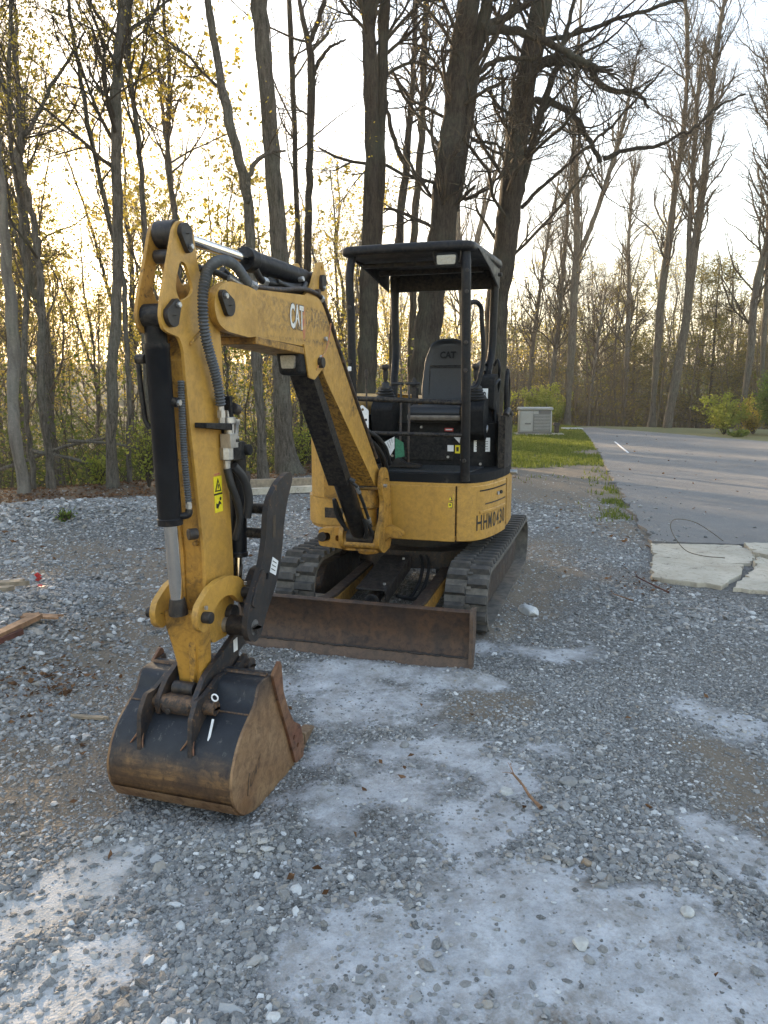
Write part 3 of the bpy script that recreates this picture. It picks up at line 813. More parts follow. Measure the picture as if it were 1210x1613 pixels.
TP={
'T1':[(-6.0,12.2,-0.05,0.11),(-6.01,12.2,0.84,0.105),(-6.05,12.2,2.28,0.105),(-6.03,12.2,3.85,0.094),(-5.95,12.2,5.36,0.084),(-5.83,12.2,7.51,0.073),(-5.76,12.2,8.8,0.063)],
'T2':[(-6.21,13.0,-0.04,0.067),(-6.15,13.0,2.32,0.056),(-6.13,13.0,3.17,0.05),(-6.11,13.0,4.51,0.045),(-6.08,13.0,6.0,0.039),(-5.95,13.0,7.9,0.033),(-5.91,13.0,8.99,0.028)],
'T3':[(-5.88,13.0,-0.09,0.089),(-5.9,13.0,1.89,0.078),(-5.89,13.0,2.95,0.073),(-5.9,13.0,4.51,0.067),(-5.91,13.0,5.75,0.056),(-5.73,13.0,6.04,0.039),(-5.48,13.0,6.67,0.033),(-5.09,13.0,7.05,0.028),(-4.76,13.0,7.38,0.017)],
'T3b':[(-5.91,13.0,5.75,0.045),(-6.0,13.0,6.19,0.039),(-6.16,13.0,6.58,0.039),(-6.28,13.0,7.05,0.033),(-6.38,13.0,7.62,0.028)],
'T4':[(-4.89,13.2,-0.04,0.13),(-4.74,13.2,1.89,0.119),(-4.65,13.2,3.29,0.113),(-4.53,13.2,5.06,0.108),(-4.39,13.2,6.55,0.102),(-4.21,13.2,7.99,0.096),(-4.08,13.2,9.38,0.079)],
'T5':[(-4.86,14.0,-0.06,0.054),(-4.73,14.0,1.9,0.054),(-4.81,14.0,3.73,0.054),(-5.02,14.0,5.05,0.048),(-5.15,14.0,6.12,0.048),(-5.32,14.0,7.37,0.042),(-5.53,14.0,8.38,0.036),(-5.63,14.0,9.36,0.024)],
'T6':[(-4.6,14.5,-0.12,0.068),(-4.55,14.5,2.39,0.062),(-4.52,14.5,4.26,0.062),(-4.55,14.5,6.5,0.056),(-4.57,14.5,7.78,0.05),(-4.5,14.5,8.62,0.05),(-4.34,14.5,10.14,0.037)],
'T7':[(-2.22,13.6,-0.05,0.128),(-2.29,13.6,2.57,0.111),(-2.35,13.6,3.89,0.111),(-2.43,13.6,5.27,0.111),(-2.55,13.6,5.89,0.099),(-2.71,13.6,6.6,0.093),(-2.87,13.6,7.4,0.082),(-2.97,13.6,8.19,0.07),(-3.01,13.6,9.33,0.053)],
'T7b':[(-2.39,13.6,4.95,0.053),(-2.25,13.6,5.6,0.047),(-1.97,13.6,5.79,0.035),(-1.7,13.6,5.83,0.023)],
'T8':[(-1.96,15.6,-0.03,0.402),(-2.05,15.6,0.35,0.281),(-2.11,15.6,1.41,0.228),(-2.12,15.6,3.21,0.221),(-2.19,15.6,5.68,0.194),(-2.28,15.6,7.44,0.181),(-2.38,15.6,9.14,0.181),(-2.45,15.6,11.1,0.147)],
'T9':[(-2.24,20.0,-0.29,0.094),(-2.22,20.0,5.25,0.086),(-2.28,20.0,8.33,0.077),(-2.35,20.0,11.25,0.077),(-2.4,20.0,12.66,0.06)],
'T10':[(-1.88,19.0,-0.19,0.122),(-1.89,19.0,5.07,0.106),(-1.78,19.0,7.99,0.098),(-1.77,19.0,9.82,0.098),(-1.9,19.0,10.36,0.065),(-2.03,19.0,11.18,0.057),(-2.12,19.0,12.38,0.041)],
'T10b':[(-1.77,19.0,8.7,0.065),(-1.61,19.0,9.33,0.057),(-1.28,19.0,9.75,0.041),(-0.9,19.0,9.95,0.024)],
'T10c':[(-1.77,19.0,9.75,0.065),(-1.57,19.0,10.3,0.065),(-1.34,19.0,10.91,0.057),(-1.17,19.0,12.11,0.041)],
'T11':[(-0.37,16.0,-0.38,0.288),(-0.37,16.0,1.94,0.247),(-0.29,16.0,4.53,0.227),(-0.25,16.0,6.39,0.179),(-0.28,16.0,8.18,0.165),(-0.31,16.0,9.34,0.151),(-0.33,16.0,11.35,0.124)],
'T11b':[(-0.17,16.1,4.29,0.097),(-0.1,16.1,5.8,0.131),(-0.05,16.1,7.63,0.124),(0.01,16.1,9.38,0.117),(0.09,16.1,11.08,0.09)],
'T12':[(0.18,21.0,-0.47,0.135),(0.3,21.0,4.09,0.135),(0.48,21.0,6.74,0.117),(0.59,21.0,7.74,0.108),(0.75,21.0,9.91,0.081),(0.84,21.0,11.73,0.072),(0.89,21.0,13.5,0.054)],
'T12b':[(0.59,21.0,7.71,0.081),(0.37,21.0,8.09,0.072),(0.1,21.0,9.02,0.063),(-0.08,21.0,10.21,0.045),(-0.15,21.0,11.43,0.036)],
'T12c':[(0.79,23.0,-0.68,0.138),(0.86,23.0,4.32,0.128),(0.97,23.0,7.58,0.118),(1.06,23.0,8.63,0.118),(1.15,23.0,11.03,0.109),(1.21,23.0,12.69,0.099),(1.33,23.0,14.63,0.079)],
'T13':[(0.69,16.0,-0.24,0.398),(0.85,16.0,2.07,0.343),(1.0,16.0,3.51,0.343),(1.18,16.0,4.78,0.33),(1.27,16.0,5.78,0.316),(1.45,16.0,7.23,0.288),(1.58,16.0,8.65,0.261),(1.67,16.0,9.34,0.247),(1.78,16.0,11.35,0.192)],
'T13b':[(1.44,16.1,5.43,0.152),(1.55,16.1,6.3,0.18),(1.71,16.1,7.27,0.152),(1.87,16.1,8.46,0.145),(2.05,16.1,9.38,0.138),(2.29,16.1,11.19,0.104)],
'T14':[(2.42,17.0,-0.36,0.35),(2.5,17.0,1.95,0.306),(2.53,17.0,3.63,0.306),(2.67,17.0,4.98,0.306),(2.76,17.0,6.3,0.292),(2.93,17.0,7.58,0.277),(3.13,17.0,8.83,0.263),(3.29,17.0,9.81,0.248),(3.47,17.0,11.95,0.204)],
'T14b':[(2.8,17.0,5.24,0.073),(2.91,17.0,5.84,0.117),(3.15,17.0,6.81,0.102),(3.46,17.0,7.96,0.088),(3.72,17.0,8.77,0.066),(3.99,17.0,9.81,0.044)],
'T15':[(9.58,39.0,0.06,0.234),(9.67,39.0,3.61,0.234),(9.73,39.0,7.1,0.234),(9.73,39.0,8.65,0.218),(9.57,39.0,11.69,0.184),(9.39,39.0,14.65,0.134),(9.46,39.0,18.11,0.1),(9.46,39.0,20.35,0.067)],
'T15b':[(9.74,39.0,8.34,0.151),(10.38,39.0,9.87,0.151),(11.21,39.0,12.58,0.134),(11.86,39.0,15.23,0.1),(12.21,39.0,17.54,0.067)],
'T16':[(13.66,38.0,-0.03,0.228),(13.74,38.0,3.56,0.212),(13.86,38.0,6.96,0.228),(13.98,38.0,9.06,0.212),(14.11,38.0,11.43,0.163),(14.42,38.0,14.32,0.13),(14.45,38.0,17.13,0.114),(14.07,38.0,19.88,0.098)],
'T17':[(14.09,37.0,-0.11,0.222),(14.34,37.0,1.98,0.254),(14.7,37.0,4.73,0.238),(14.81,37.0,7.7,0.238),(15.04,37.0,11.17,0.206),(15.23,37.0,13.98,0.175),(15.33,37.0,16.72,0.127),(15.49,37.0,19.4,0.095)],
'T17b':[(14.71,37.0,5.93,0.143),(14.64,37.0,7.99,0.143),(14.57,37.0,12.3,0.127),(14.6,37.0,15.36,0.111),(14.73,37.0,17.8,0.064)],
'T18':[(15.79,33.0,0.34,0.198),(16.01,33.0,3.31,0.184),(16.14,33.0,6.52,0.184),(16.34,33.0,8.09,0.17),(16.52,33.0,11.41,0.142),(16.6,33.0,15.1,0.113)],
'T19':[(18.16,36.0,0.46,0.155),(18.04,36.0,4.64,0.155),(17.99,36.0,8.11,0.155),(17.62,36.0,13.65,0.124),(17.1,36.0,18.92,0.093)],
'T20':[(8.77,40.0,0.05,0.155),(8.96,40.0,2.34,0.155),(9.28,40.0,6.27,0.137),(9.42,40.0,10.39,0.103),(9.53,40.0,13.47,0.069)],
'T21':[(12.01,44.0,0.0,0.132),(12.26,44.0,2.77,0.113),(12.51,44.0,5.3,0.094),(12.76,44.0,7.79,0.057)],
'T22':[(14.83,46.0,-0.07,0.217),(14.81,46.0,3.96,0.197),(14.81,46.0,6.96,0.158),(14.54,46.0,10.62,0.118),(14.67,46.0,15.24,0.079)],
'T23':[(8.06,42.0,-0.03,0.144),(8.23,42.0,3.76,0.144),(8.55,42.0,6.84,0.126),(8.86,42.0,9.84,0.09),(9.36,42.0,13.1,0.054)],
}
LB={
'A1':('T13',[(2.04,16.0,8.79,0.11),(2.61,16.0,8.75,0.096),(3.16,16.0,8.59,0.082),(3.51,16.0,8.41,0.076),(3.86,16.0,8.16,0.069),(4.2,16.0,8.0,0.062),(4.54,16.0,8.02,0.034)]),
'A2':('T13',[(1.97,16.0,8.87,0.096),(2.34,16.0,9.0,0.076),(2.8,16.0,9.21,0.062),(3.2,16.0,9.43,0.041)]),
'A3':('T13',[(1.88,16.0,8.0,0.055),(2.15,16.0,8.22,0.062),(2.49,16.0,8.38,0.055),(3.1,16.0,8.38,0.048),(3.57,16.0,8.47,0.041),(4.19,16.0,8.31,0.034),(4.67,16.0,8.16,0.027),(5.1,16.0,7.87,0.021),(5.56,16.0,8.09,0.014)]),
'B1':('T14',[(3.16,17.0,8.55,0.117),(3.73,17.0,8.59,0.095),(4.32,17.0,8.43,0.08),(4.58,17.0,8.19,0.073),(4.92,17.0,7.99,0.066),(5.36,17.0,7.92,0.051),(5.6,17.0,7.63,0.029)]),
'B2':('T14',[(3.07,17.0,7.79,0.102),(3.36,17.0,7.85,0.088),(3.69,17.0,7.82,0.08),(4.06,17.0,7.62,0.073),(4.37,17.0,7.24,0.066),(4.76,17.0,6.69,0.058)]),
'B3':('T14',[(4.76,17.0,6.69,0.058),(5.2,17.0,6.86,0.051),(5.86,17.0,6.93,0.044),(6.35,17.0,7.17,0.036),(6.71,17.0,7.34,0.036),(7.12,17.0,7.72,0.029),(7.76,17.0,8.02,0.022)]),
'B4':('T14',[(3.29,17.0,9.03,0.066),(4.0,17.0,9.16,0.058),(4.71,17.0,9.32,0.051),(5.42,17.0,9.46,0.044),(6.55,17.0,9.74,0.036),(7.26,17.0,9.78,0.029)]),
'B5':('T14',[(2.99,17.0,5.67,0.051),(3.53,17.0,6.17,0.044),(4.1,17.0,6.65,0.036),(4.53,17.0,7.0,0.036),(5.09,17.0,7.55,0.029),(5.78,17.0,8.29,0.022)]),
'A4':('T13',[(1.58,16.0,5.6,0.041),(1.93,16.0,5.7,0.034),(2.21,16.0,5.9,0.027),(2.48,16.0,6.23,0.021)]),
'A5':('T13',[(1.77,16.0,6.75,0.041),(2.19,16.0,6.72,0.034),(2.54,16.0,6.56,0.027),(2.88,16.0,6.49,0.021)]),
}

INFO = {  # key: (extra paths in the same trunk, bark, density, twigs, leaves, tmin, label)
 'T1': ([], 'bark_smooth', 0.8, 3, 900, 0.45, 'smooth grey trunk nearest the left edge, rising out of the leaf litter'),
 'T2': ([], 'bark_grey', 0.9, 3, 700, 0.4, 'thin grey tree just right of the leftmost trunk'),
 'T3': (['T3b'], 'bark_grey', 0.9, 3, 900, 0.5, 'slender tree with a high fork, third trunk from the left'),
 'T4': ([], 'bark_grey', 1.0, 4, 1800, 0.35, 'tall straight grey trunk standing behind the gravel heap'),
 'T5': ([], 'bark_grey', 0.9, 4, 1400, 0.3, 'thin leaning tree close behind the straight trunk at the gravel heap'),
 'T6': ([], 'bark_grey', 0.9, 4, 1500, 0.35, 'thin tree directly behind the black bucket cylinder'),
 'T7': (['T7b'], 'bark_grey', 1.0, 4, 1600, 0.45, 'curved grey trunk leaning left, seen under the raised boom'),
 'T8': ([], 'bark_grey', 0.7, 4, 500, 0.6, 'thick pale shaggy trunk behind the boom, with a hollow near its foot'),
 'T9': ([], 'bark_dark', 0.9, 4, 1200, 0.4, 'thin dark tree right of the thick pale shaggy trunk'),
 'T10': (['T10b', 'T10c'], 'bark_dark', 0.9, 4, 1000, 0.4, 'dark tree forked high up, between the boom and the canopy'),
 'T11': (['T11b'], 'bark_dark', 0.7, 4, 500, 0.5, 'tall double stemmed tree behind the left canopy post'),
 'T12': (['T12b'], 'bark_dark', 0.9, 4, 500, 0.45, 'slim tree with a curved side stem above the canopy roof'),
 'T12c': ([], 'bark_dark', 0.9, 4, 500, 0.45, 'slim straight tree left of the massive leaning trunk'),
 'T13': (['T13b', 'A1', 'A2', 'A3', 'A4', 'A5'], 'bark_dark', 0.8, 4, 0, 0.5, 'massive dark leaning trunk behind the operator seat, splitting in two'),
 'T14': (['T14b', 'B1', 'B2', 'B3', 'B4', 'B5'], 'bark_dark', 0.8, 4, 0, 0.5, 'massive dark trunk at the right canopy post with long gnarled limbs'),
 'T15': (['T15b'], 'bark_grey', 0.9, 4, 0, 0.4, 'forked tree standing between the generator and the driveway end'),
 'T16': ([], 'bark_grey', 0.8, 4, 0, 0.5, 'slender sunlit tree, left one of the close pair beyond the driveway'),
 'T17': (['T17b'], 'bark_grey', 0.8, 4, 0, 0.5, 'crooked tree, right one of the close pair beyond the driveway'),
 'T18': ([], 'bark_grey', 0.8, 4, 0, 0.4, 'leaning grey tree behind the shrubs at the right edge'),
 'T19': ([], 'bark_grey', 0.8, 4, 0, 0.4, 'thin upright tree at the very right edge behind the dark bush'),
 'T20': ([], 'bark_grey', 0.9, 4, 300, 0.3, 'thin tree rising behind the beige generator'),
 'T21': ([], 'bark_smooth', 1.2, 3, 0, 0.2, 'small pale leaning tree beyond the grass end'),
 'T22': ([], 'bark_smooth', 0.9, 4, 0, 0.3, 'pale straight tree beyond the middle of the driveway crest'),
 'T23': ([], 'bark_grey', 0.9, 4, 300, 0.25, 'thin tree just left of the generator'),
}
for key, (ext, bk, dens, tw, lf, tmin, lab) in INFO.items():
    rs = np.random.RandomState(abs(sum(ord(c) * 31 ** i for i, c in enumerate(key))) % 100000)
    main = [list(p) for p in TP[key]]
    base = main[0]
    g = gz(base[0], base[1])
    far = base[1] > 25
    # root the trunk in the ground, a slight flare
    main[0][2] = min(base[2], g - 0.1)
    r0 = main[0][3]
    if main[1][2] - main[0][2] > 0.6:
        main.insert(1, [main[0][0] * .9 + main[1][0] * .1, base[1], g + 0.35, max(main[1][3], r0 * 0.98)])
    main[0][3] = r0 * (1.0 if key == 'T8' else 1.3)
    # carry the top on above the frame
    a, b_ = main[-2], main[-1]
    k = (b_[2] - a[2]) or 1
    if b_[2] > (8 if not far else 18):
        main.append([b_[0] + (b_[0] - a[0]) / k * 3, b_[1] + rs.randn() * .3, b_[2] + 3.0, b_[3] * 0.7])
        main.append([main[-1][0] + rs.randn() * .3, b_[1], b_[2] + 5.5, b_[3] * 0.35])
    for q_ in main: q_[3] *= 0.84
    paths = [main]
    for e in ext:
        q = [list(p) for p in (TP[e] if e in TP else LB[e][1])]
        if e in LB or True:
            off = np.cumsum(rs.randn(len(q)) * 0.10) * (1 if e in LB else 0.4)
            for i, p in enumerate(q): p[1] += off[i] - off[0]
        for q_ in q: q_[3] *= 0.86
        paths.append(q)
    for i, p in enumerate(paths[0][2:], 2): p[1] += 0.15 * math.sin(i * 1.7 + len(key))
    root = empty('tree', (base[0], base[1], g), lab, 'tree', 'trees standing round the yard')
    def rel(pp): return [[p[0] - base[0], p[1] - base[1], p[2] - g, p[3]] for p in pp]
    rp_ = [rel(p) for p in paths]
    tm = trunk_mesh(rp_, rs, 18 if bk == 'bark_dark' or key == 'T8' else 12, furrow=0.035 if not far else 0.0)
    tr = link('trunk', tm, M[bk], root)
    tb, lv = crown_parts(rp_, rs, dens * (1.0 if not far else 1.9) * (1.5 if len(paths) > 4 else 1), (tmin if not far else .3) if len(paths) < 4 else 0.25, tw, lf, l1=(1.0, 3.4) if not far else (1.5, 4.5), leaf_size=0.024, ang=(0.5, 1.1) if not far else (0.3, 0.75), thick=0.035 if not far else 0.04)
    link('crown', tb.mesh('crown'), M['twig'], root)
    if lv is not None: link('foliage', np_mesh('foliage', *lv), M['leaf_spring'], root)
    if key == 'T8':   # the hollow at its foot
        hb = np.array([[0.10, -0.235, 0.05], [0.19, -0.19, 0.1], [0.20, -0.17, 0.9], [0.13, -0.20, 1.15], [0.07, -0.225, 0.8]])

# ---- woodland behind: six kinds of bare tree, copied
def wood_tree(seed, h, r, fork, leafn, dens=1.0):
    rs = np.random.RandomState(seed)
    n = 9
    zs = np.linspace(-0.5, h, n)
    dx = np.cumsum(rs.randn(n) * 0.16); dy = np.cumsum(rs.randn(n) * 0.16)
    dx -= dx[0]; dy -= dy[0]
    main = [[dx[i], dy[i], zs[i], r * (1 - 0.9 * (i / (n - 1)) ** 1.2) + 0.012] for i in range(n)]
    main[0][3] *= 1.25
    paths = [main]
    for f in range(fork):
        i = rs.randint(3, 6); b0 = main[i]; a = rs.rand() * 6.28; L = h - b0[2]
        q = [[b0[0] + math.cos(a) * t * L * 0.28 + rs.randn() * .1 * t, b0[1] + math.sin(a) * t * L * 0.28, b0[2] + L * t * 0.9, b0[3] * 0.75 * (1 - 0.85 * t) + .01] for t in np.linspace(0, 1, 6)]
        paths.append(q)
    tm = trunk_mesh(paths, rs, 8)
    tb, lv = crown_parts(paths, rs, dens, 0.25, 4, leafn, l1=(1.2, 4.2), leaf_size=0.05, up=0.09, tlen=(0.35, 1.0), ang=(0.35, 0.9), thick=0.038)
    return tm, tb.mesh('crown'), (np_mesh('foliage', *lv) if lv is not None else None)
KINDS = [wood_tree(101, 17, 0.17, 2, 2500), wood_tree(102, 15, 0.12, 1, 3500), wood_tree(103, 18, 0.20, 2, 0), wood_tree(104, 13, 0.085, 1, 5000, 0.9), wood_tree(105, 16, 0.14, 3, 0), wood_tree(106, 11, 0.06, 0, 4000, 0.9)]
rs = np.random.RandomState(77)
protos = {}
nplaced = 0
WL = ['bare forked tree in the wood', 'slim tree in young leaf in the wood', 'stout bare tree in the wood',
      'thin sapling in yellow green leaf in the wood', 'many limbed bare tree in the wood', 'very thin leafy sapling in the wood']
ZON = ['behind the leftmost trunks', 'left of the straight grey trunk', 'behind the bucket cylinder', 'behind the stick head', 'behind the pale shaggy trunk', 'behind the left canopy post', 'behind the canopy roof', 'behind the right canopy post', 'above the generator', 'above the driveway crest', 'above the right edge shrubs']
spots = []
tries = 0
while len(spots) < 95 and tries < 20000:
    tries += 1
    az = R(rs.uniform(-46, 40)) if rs.rand() < 0.93 else R(rs.uniform(-66, -46))
    d = 17 + 75 * rs.rand() ** 1.15
    x, y = d * math.sin(az), d * math.cos(az)
    if y < np.interp(x, _ex, _ey) + 2.2: continue
    if az > R(9) and y < 42: continue
    if R(4) < az <= R(16) and y < 38: continue
    if az > R(4) and rs.rand() < .25: continue
    if any((x - a) ** 2 + (y - b_) ** 2 < (1.1 + 0.012 * d) ** 2 for a, b_, _ in spots): continue
    spots.append((x, y, d))
for (x, y, d) in spots:
    leafy = x < 1.0
    k = rs.choice([0, 1, 2, 3, 4, 5], p=[.16, .2, .12, .22, .14, .16] if leafy else [.22, .08, .24, .08, .28, .10])
    if d < 36 and k in (0, 2, 4): k = int(rs.choice([1, 3, 5]))
    tm, cm, fm = KINDS[k]
    px = 605 + 1165 * x / y
    where = 'past the left edge' if px < 0 else 'past the right edge' if px > 1210 else ZON[min(10, int(px / 110))]
    root = empty('tree', (x, y, gz(x, y)), WL[k] + (', near, ' if d < 32 else ', midway, ' if d < 55 else ', far, ') + where, 'tree', 'bare and budding trees filling the wood')
    root.rotation_euler = (rs.randn() * .03, rs.randn() * .03, rs.rand() * 6.28)
    s = rs.uniform(0.8, 1.2); root.scale = (s, s, s * rs.uniform(0.9, 1.15))
    link('trunk', tm, M['bark_grey'] if k != 4 else M['bark_grey'], root)
    link('crown', cm, M['twig_pale'] if k in (1, 3, 5) else M['twig'], root)
    if fm is not None and (leafy or rs.rand() < .5): link('foliage', fm, M['leaf_spring'], root)

# ---- understory: leafy brush and saplings nobody could count
rs = np.random.RandomState(9)
def scatter_brush(n, per, azr, dr, hmax, size, spread):
    az = np.radians(rs.uniform(azr[0], azr[1], n)); d = dr[0] + (dr[1] - dr[0]) * rs.rand(n)
    x = d * np.sin(az); y = d * np.cos(az)
    ok = y > np.interp(x, _ex, _ey) + 1.2
    x, y, d = x[ok], y[ok], d[ok]
    z0 = terrain(x, y)
    C = []; hh = hmax * rs.rand(len(x)) ** 1.6
    for i in range(len(x)):
        p = rs.randn(per, 3) * np.array([spread, spread, spread * 0.28])
        C.append(p + np.array([x[i], y[i], z0[i] + hh[i] + 0.25]))
    return np.concatenate(C), x, y, z0, hh
C1, bx_, by_, bz_, bh_ = scatter_brush(950, 60, (-42, 8), (17, 55), 3.2, .05, 0.75)
sz = 0.032 + 0.0015 * np.linalg.norm(C1[:, :2], axis=1) * (0.6 + 0.8 * rs.rand(len(C1)))
o = link('brush_leaves', np_mesh('brush_leaves', *leaf_quads(C1, sz, rs, 0.25)), M['leaf_under']); tag(o, 'dull green understory leaves filling the ravine', kind='stuff')
C2, bx2, by2, bz2, bh2 = scatter_brush(520, 60, (-42, 14), (20, 55), 8.5, .05, 0.65)
sz = 0.022 + 0.0010 * np.linalg.norm(C2[:, :2], axis=1) * (0.6 + 0.8 * rs.rand(len(C2)))
o = link('budding_leaves', np_mesh('budding_leaves', *leaf_quads(C2, sz, rs, 0.3)), M['leaf_spring']); tag(o, 'small yellow leaves catching the low sun in the wood', kind='stuff')
tb = Tubes()
X = np.r_[bx_, bx2]; Y = np.r_[by_, by2]; Z = np.r_[bz_, bz2]; Hh = np.r_[bh_, bh2]
m = len(X)
T_ = np.linspace(0, 1, 6)[None, :, None]
ln = rs.randn(m, 1, 2) * 0.35
P = np.concatenate([X[:, None, None] + ln[:, :, :1] * T_ ** 1.5 * 2, Y[:, None, None] + ln[:, :, 1:] * T_ ** 1.5 * 2, Z[:, None, None] - 0.1 + (Hh[:, None, None] * 1.25 + 1.2) * T_], 2)
P[:, 1:-1, :2] += rs.randn(m, 4, 2) * 0.06
Rr = 0.015 * (1 - 0.75 * T_[:, :, 0]) * (0.6 + 0.9 * rs.rand(m, 1))
tb.add(P, Rr, 4)
Pb, Rb = spawn(P, Rr, rs, 6, 0.5, 1.8, 0.5, 1.3, 4, 0.15, 0.5, 0.03, 0.15, 0.3, 0.005)
tb.add(Pb, Rb, 3)
Pc, Rc = spawn(Pb, Rb, rs, 2, 0.3, 0.8, 0.4, 1.0, 2, 0.15, 0.6, 0.03, 0.15, 0.4, 0.0045)
tb.add(Pc, Rc, 3)
o = link('brush_stems', tb.mesh('brush_stems'), M['twig']); tag(o, 'tangle of thin brush stems in the wood', kind='stuff')
# brush beyond the driveway
def brush_right():
    rs = np.random.RandomState(19)
    C, X, Y, Z, Hh = scatter_brush(520, 55, (7, 44), (42, 75), 8.5, .05, 1.1)
    o = link('olive_brush_leaves', np_mesh('olive_brush_leaves', *leaf_quads(C, 0.085, rs, 0.25)), M['needle']); tag(o, 'olive haze of budding brush beyond the driveway', kind='stuff')
    tb = Tubes(); m = len(X)
    T_ = np.linspace(0, 1, 6)[None, :, None]
    ln = rs.randn(m, 1, 2) * 0.4
    P = np.concatenate([X[:, None, None] + ln[:, :, :1] * T_ * 2, Y[:, None, None] + ln[:, :, 1:] * T_ * 2, Z[:, None, None] - 0.1 + (Hh[:, None, None] * 1.1 + 2.5) * T_], 2)
    P[:, 1:-1, :2] += rs.randn(m, 4, 2) * 0.08
    Rr = 0.05 * (1 - 0.8 * T_[:, :, 0]) * (0.5 + 0.9 * rs.rand(m, 1))
    tb.add(P, Rr, 5)
    Pb, Rb = spawn(P, Rr, rs, 13, 1.0, 3.0, 0.4, 1.1, 4, 0.15, 0.5, 0.06, 0.14, 0.3, 0.009)
    tb.add(Pb, Rb, 3)
    Pc, Rc = spawn(Pb, Rb, rs, 4, 0.5, 1.4, 0.4, 0.9, 2, 0.15, 0.6, 0.05, 0.15, 0.4, 0.007)
    tb.add(Pc, Rc, 3)
    o = link('olive_brush_stems', tb.mesh('olive_brush_stems'), M['twig_pale']); tag(o, 'thin grey brush stems beyond the driveway', kind='stuff')
brush_right()
# far wood on the opposite slope: reads as one mass
C3, bx3, by3, bz3, bh3 = scatter_brush(700, 60, (-45, 42), (58, 125), 9, .2, 2.0)
o = link('far_wood_leaves', np_mesh('far_wood_leaves', *leaf_quads(C3, 0.16, rs, 0.2)), M['leaf_under']); tag(o, 'hazy green mass of the far wood', kind='stuff')
tb = Tubes()
m = 520
az = np.radians(rs.uniform(-45, 42, m)); d = rs.uniform(60, 140, m)
X = d * np.sin(az); Y = d * np.cos(az); Z = terrain(X, Y)
Hh = rs.uniform(6, 13, m)
ln = rs.randn(m, 1, 2) * 0.5
P = np.concatenate([X[:, None, None] + ln[:, :, :1] * T_ * 2, Y[:, None, None] + ln[:, :, 1:] * T_ * 2, Z[:, None, None] - 0.1 + Hh[:, None, None] * T_], 2)
Rr = 0.11 * (1 - 0.8 * T_[:, :, 0]) * (0.5 + 0.9 * rs.rand(m, 1))
tb.add(P, Rr, 5)
Pb, Rb = spawn(P, Rr, rs, 12, 1.5, 5, 0.4, 1.0, 3, 0.25, 0.5, 0.08, 0.13, 0.3, 0.014)
tb.add(Pb, Rb, 3)
Pc, Rc = spawn(Pb, Rb, rs, 3, 0.8, 2.2, 0.4, 0.9, 2, 0.15, 0.6, 0.05, 0.15, 0.4, 0.011)
tb.add(Pc, Rc, 3)
o = link('far_wood_stems', tb.mesh('far_wood_stems'), M['twig']); tag(o, 'far off bare trunks and branches reading as one mass', kind='stuff')

# ---- evergreens beyond the driveway
def evergreen(x, y, h, w, label, seed, mat='needle'):
    rs = np.random.RandomState(seed)
    g = gz(x, y)
    root = empty('evergreen_tree', (x, y, g), label, 'evergreen tree', 'evergreens beyond the driveway')
    tb = Tubes()
    T6 = np.linspace(0, 1, 8)
    P = np.stack([np.zeros(8), np.zeros(8), T6 * h - 0.2], 1)[None]; Rr = (0.16 * (1 - 0.9 * T6))[None]
    tb.add(P, Rr, 8)
    link('trunk', tb.mesh('trunk'), M['bark_dark'], root)
    tb = Tubes()
    P1, R1 = spawn(P, Rr, rs, 90, w * 0.5, w * 1.1, 1.1, 1.6, 6, 0.08, 0.3, 0.01, 0.08, 0.2, 0.012)
    tb.add(P1, R1, 3)
    P2, R2 = spawn(P1, R1, rs, 7, 0.3, 0.9, 0.5, 1.0, 4, 0.15, 0.5, 0.0, 0.1, 0.3, 0.006)
    tb.add(P2, R2, 3)
    br = link('crown', tb.mesh('crown'), M['twig'], root)
    q = P2.reshape(-1, 3); C = np.repeat(q, 7, 0) + rs.randn(len(q) * 7, 3) * 0.13
    link('foliage', np_mesh('foliage', *leaf_quads(C, 0.075, rs, 0.3, 0.35)), M[mat], root)
for (x, y, h, w, lab, sd_) in ((20.5, 47, 12.5, 3.2, 'broad evergreen directly beyond the middle of the driveway', 1), (16.6, 50, 11.8, 3.4, 'rounded evergreen left of the close pair of trees', 2),
                        (24.0, 47, 11.4, 3.4, 'yellowish evergreen right of the crooked tree', 3), (27.5, 50, 12.2, 3.0, 'dark evergreen rising behind the right edge shrubs', 4),
                        (13.0, 56, 10.0, 3.2, 'low evergreen seen past the end of the grass', 5), (34, 60, 9.0, 3.0, 'evergreen at the right edge of the wood', 6)):
    evergreen(x, y, h, w, lab, sd_)

# ---- shrubs
def shrub(x, y, h, w, label, seed, mat, n=5000, size=0.05, cat='shrub', grp=None, name='shrub'):
    rs = np.random.RandomState(seed)
    g = gz(x, y)
    root = empty(name, (x, y, g), label, cat, grp)
    m = 26
    a = rs.rand(m) * 6.28; sp = rs.rand(m) ** 0.7 * w
    t = np.linspace(0, 1, 7)
    P = np.stack([np.cos(a)[:, None] * sp[:, None] * t ** 1.3, np.sin(a)[:, None] * sp[:, None] * t ** 1.3, (h * (0.6 + 0.45 * rs.rand(m)))[:, None] * t - 0.05], 2)
    P[:, 1:] += rs.randn(m, 6, 3) * 0.03 * w
    Rr = np.broadcast_to(0.012 * (1 - 0.8 * t), (m, 7))
    tb = Tubes(); tb.add(P, Rr, 4)
    P2, R2 = spawn(P, Rr, rs, 7, 0.15 * h, 0.4 * h, 0.4, 1.1, 5, 0.2, 0.6, 0.05, 0.12, 0.4, 0.003)
    tb.add(P2, R2, 3)
    link('stems', tb.mesh('stems'), M['twig'], root)
    q = P2.reshape(-1, 3); sel = rs.randint(0, len(q), n)
    C = q[sel] + rs.randn(n, 3) * 0.05 * (h ** .5)
    link('foliage', np_mesh('foliage', *leaf_quads(C, size, rs)), M[mat], root)
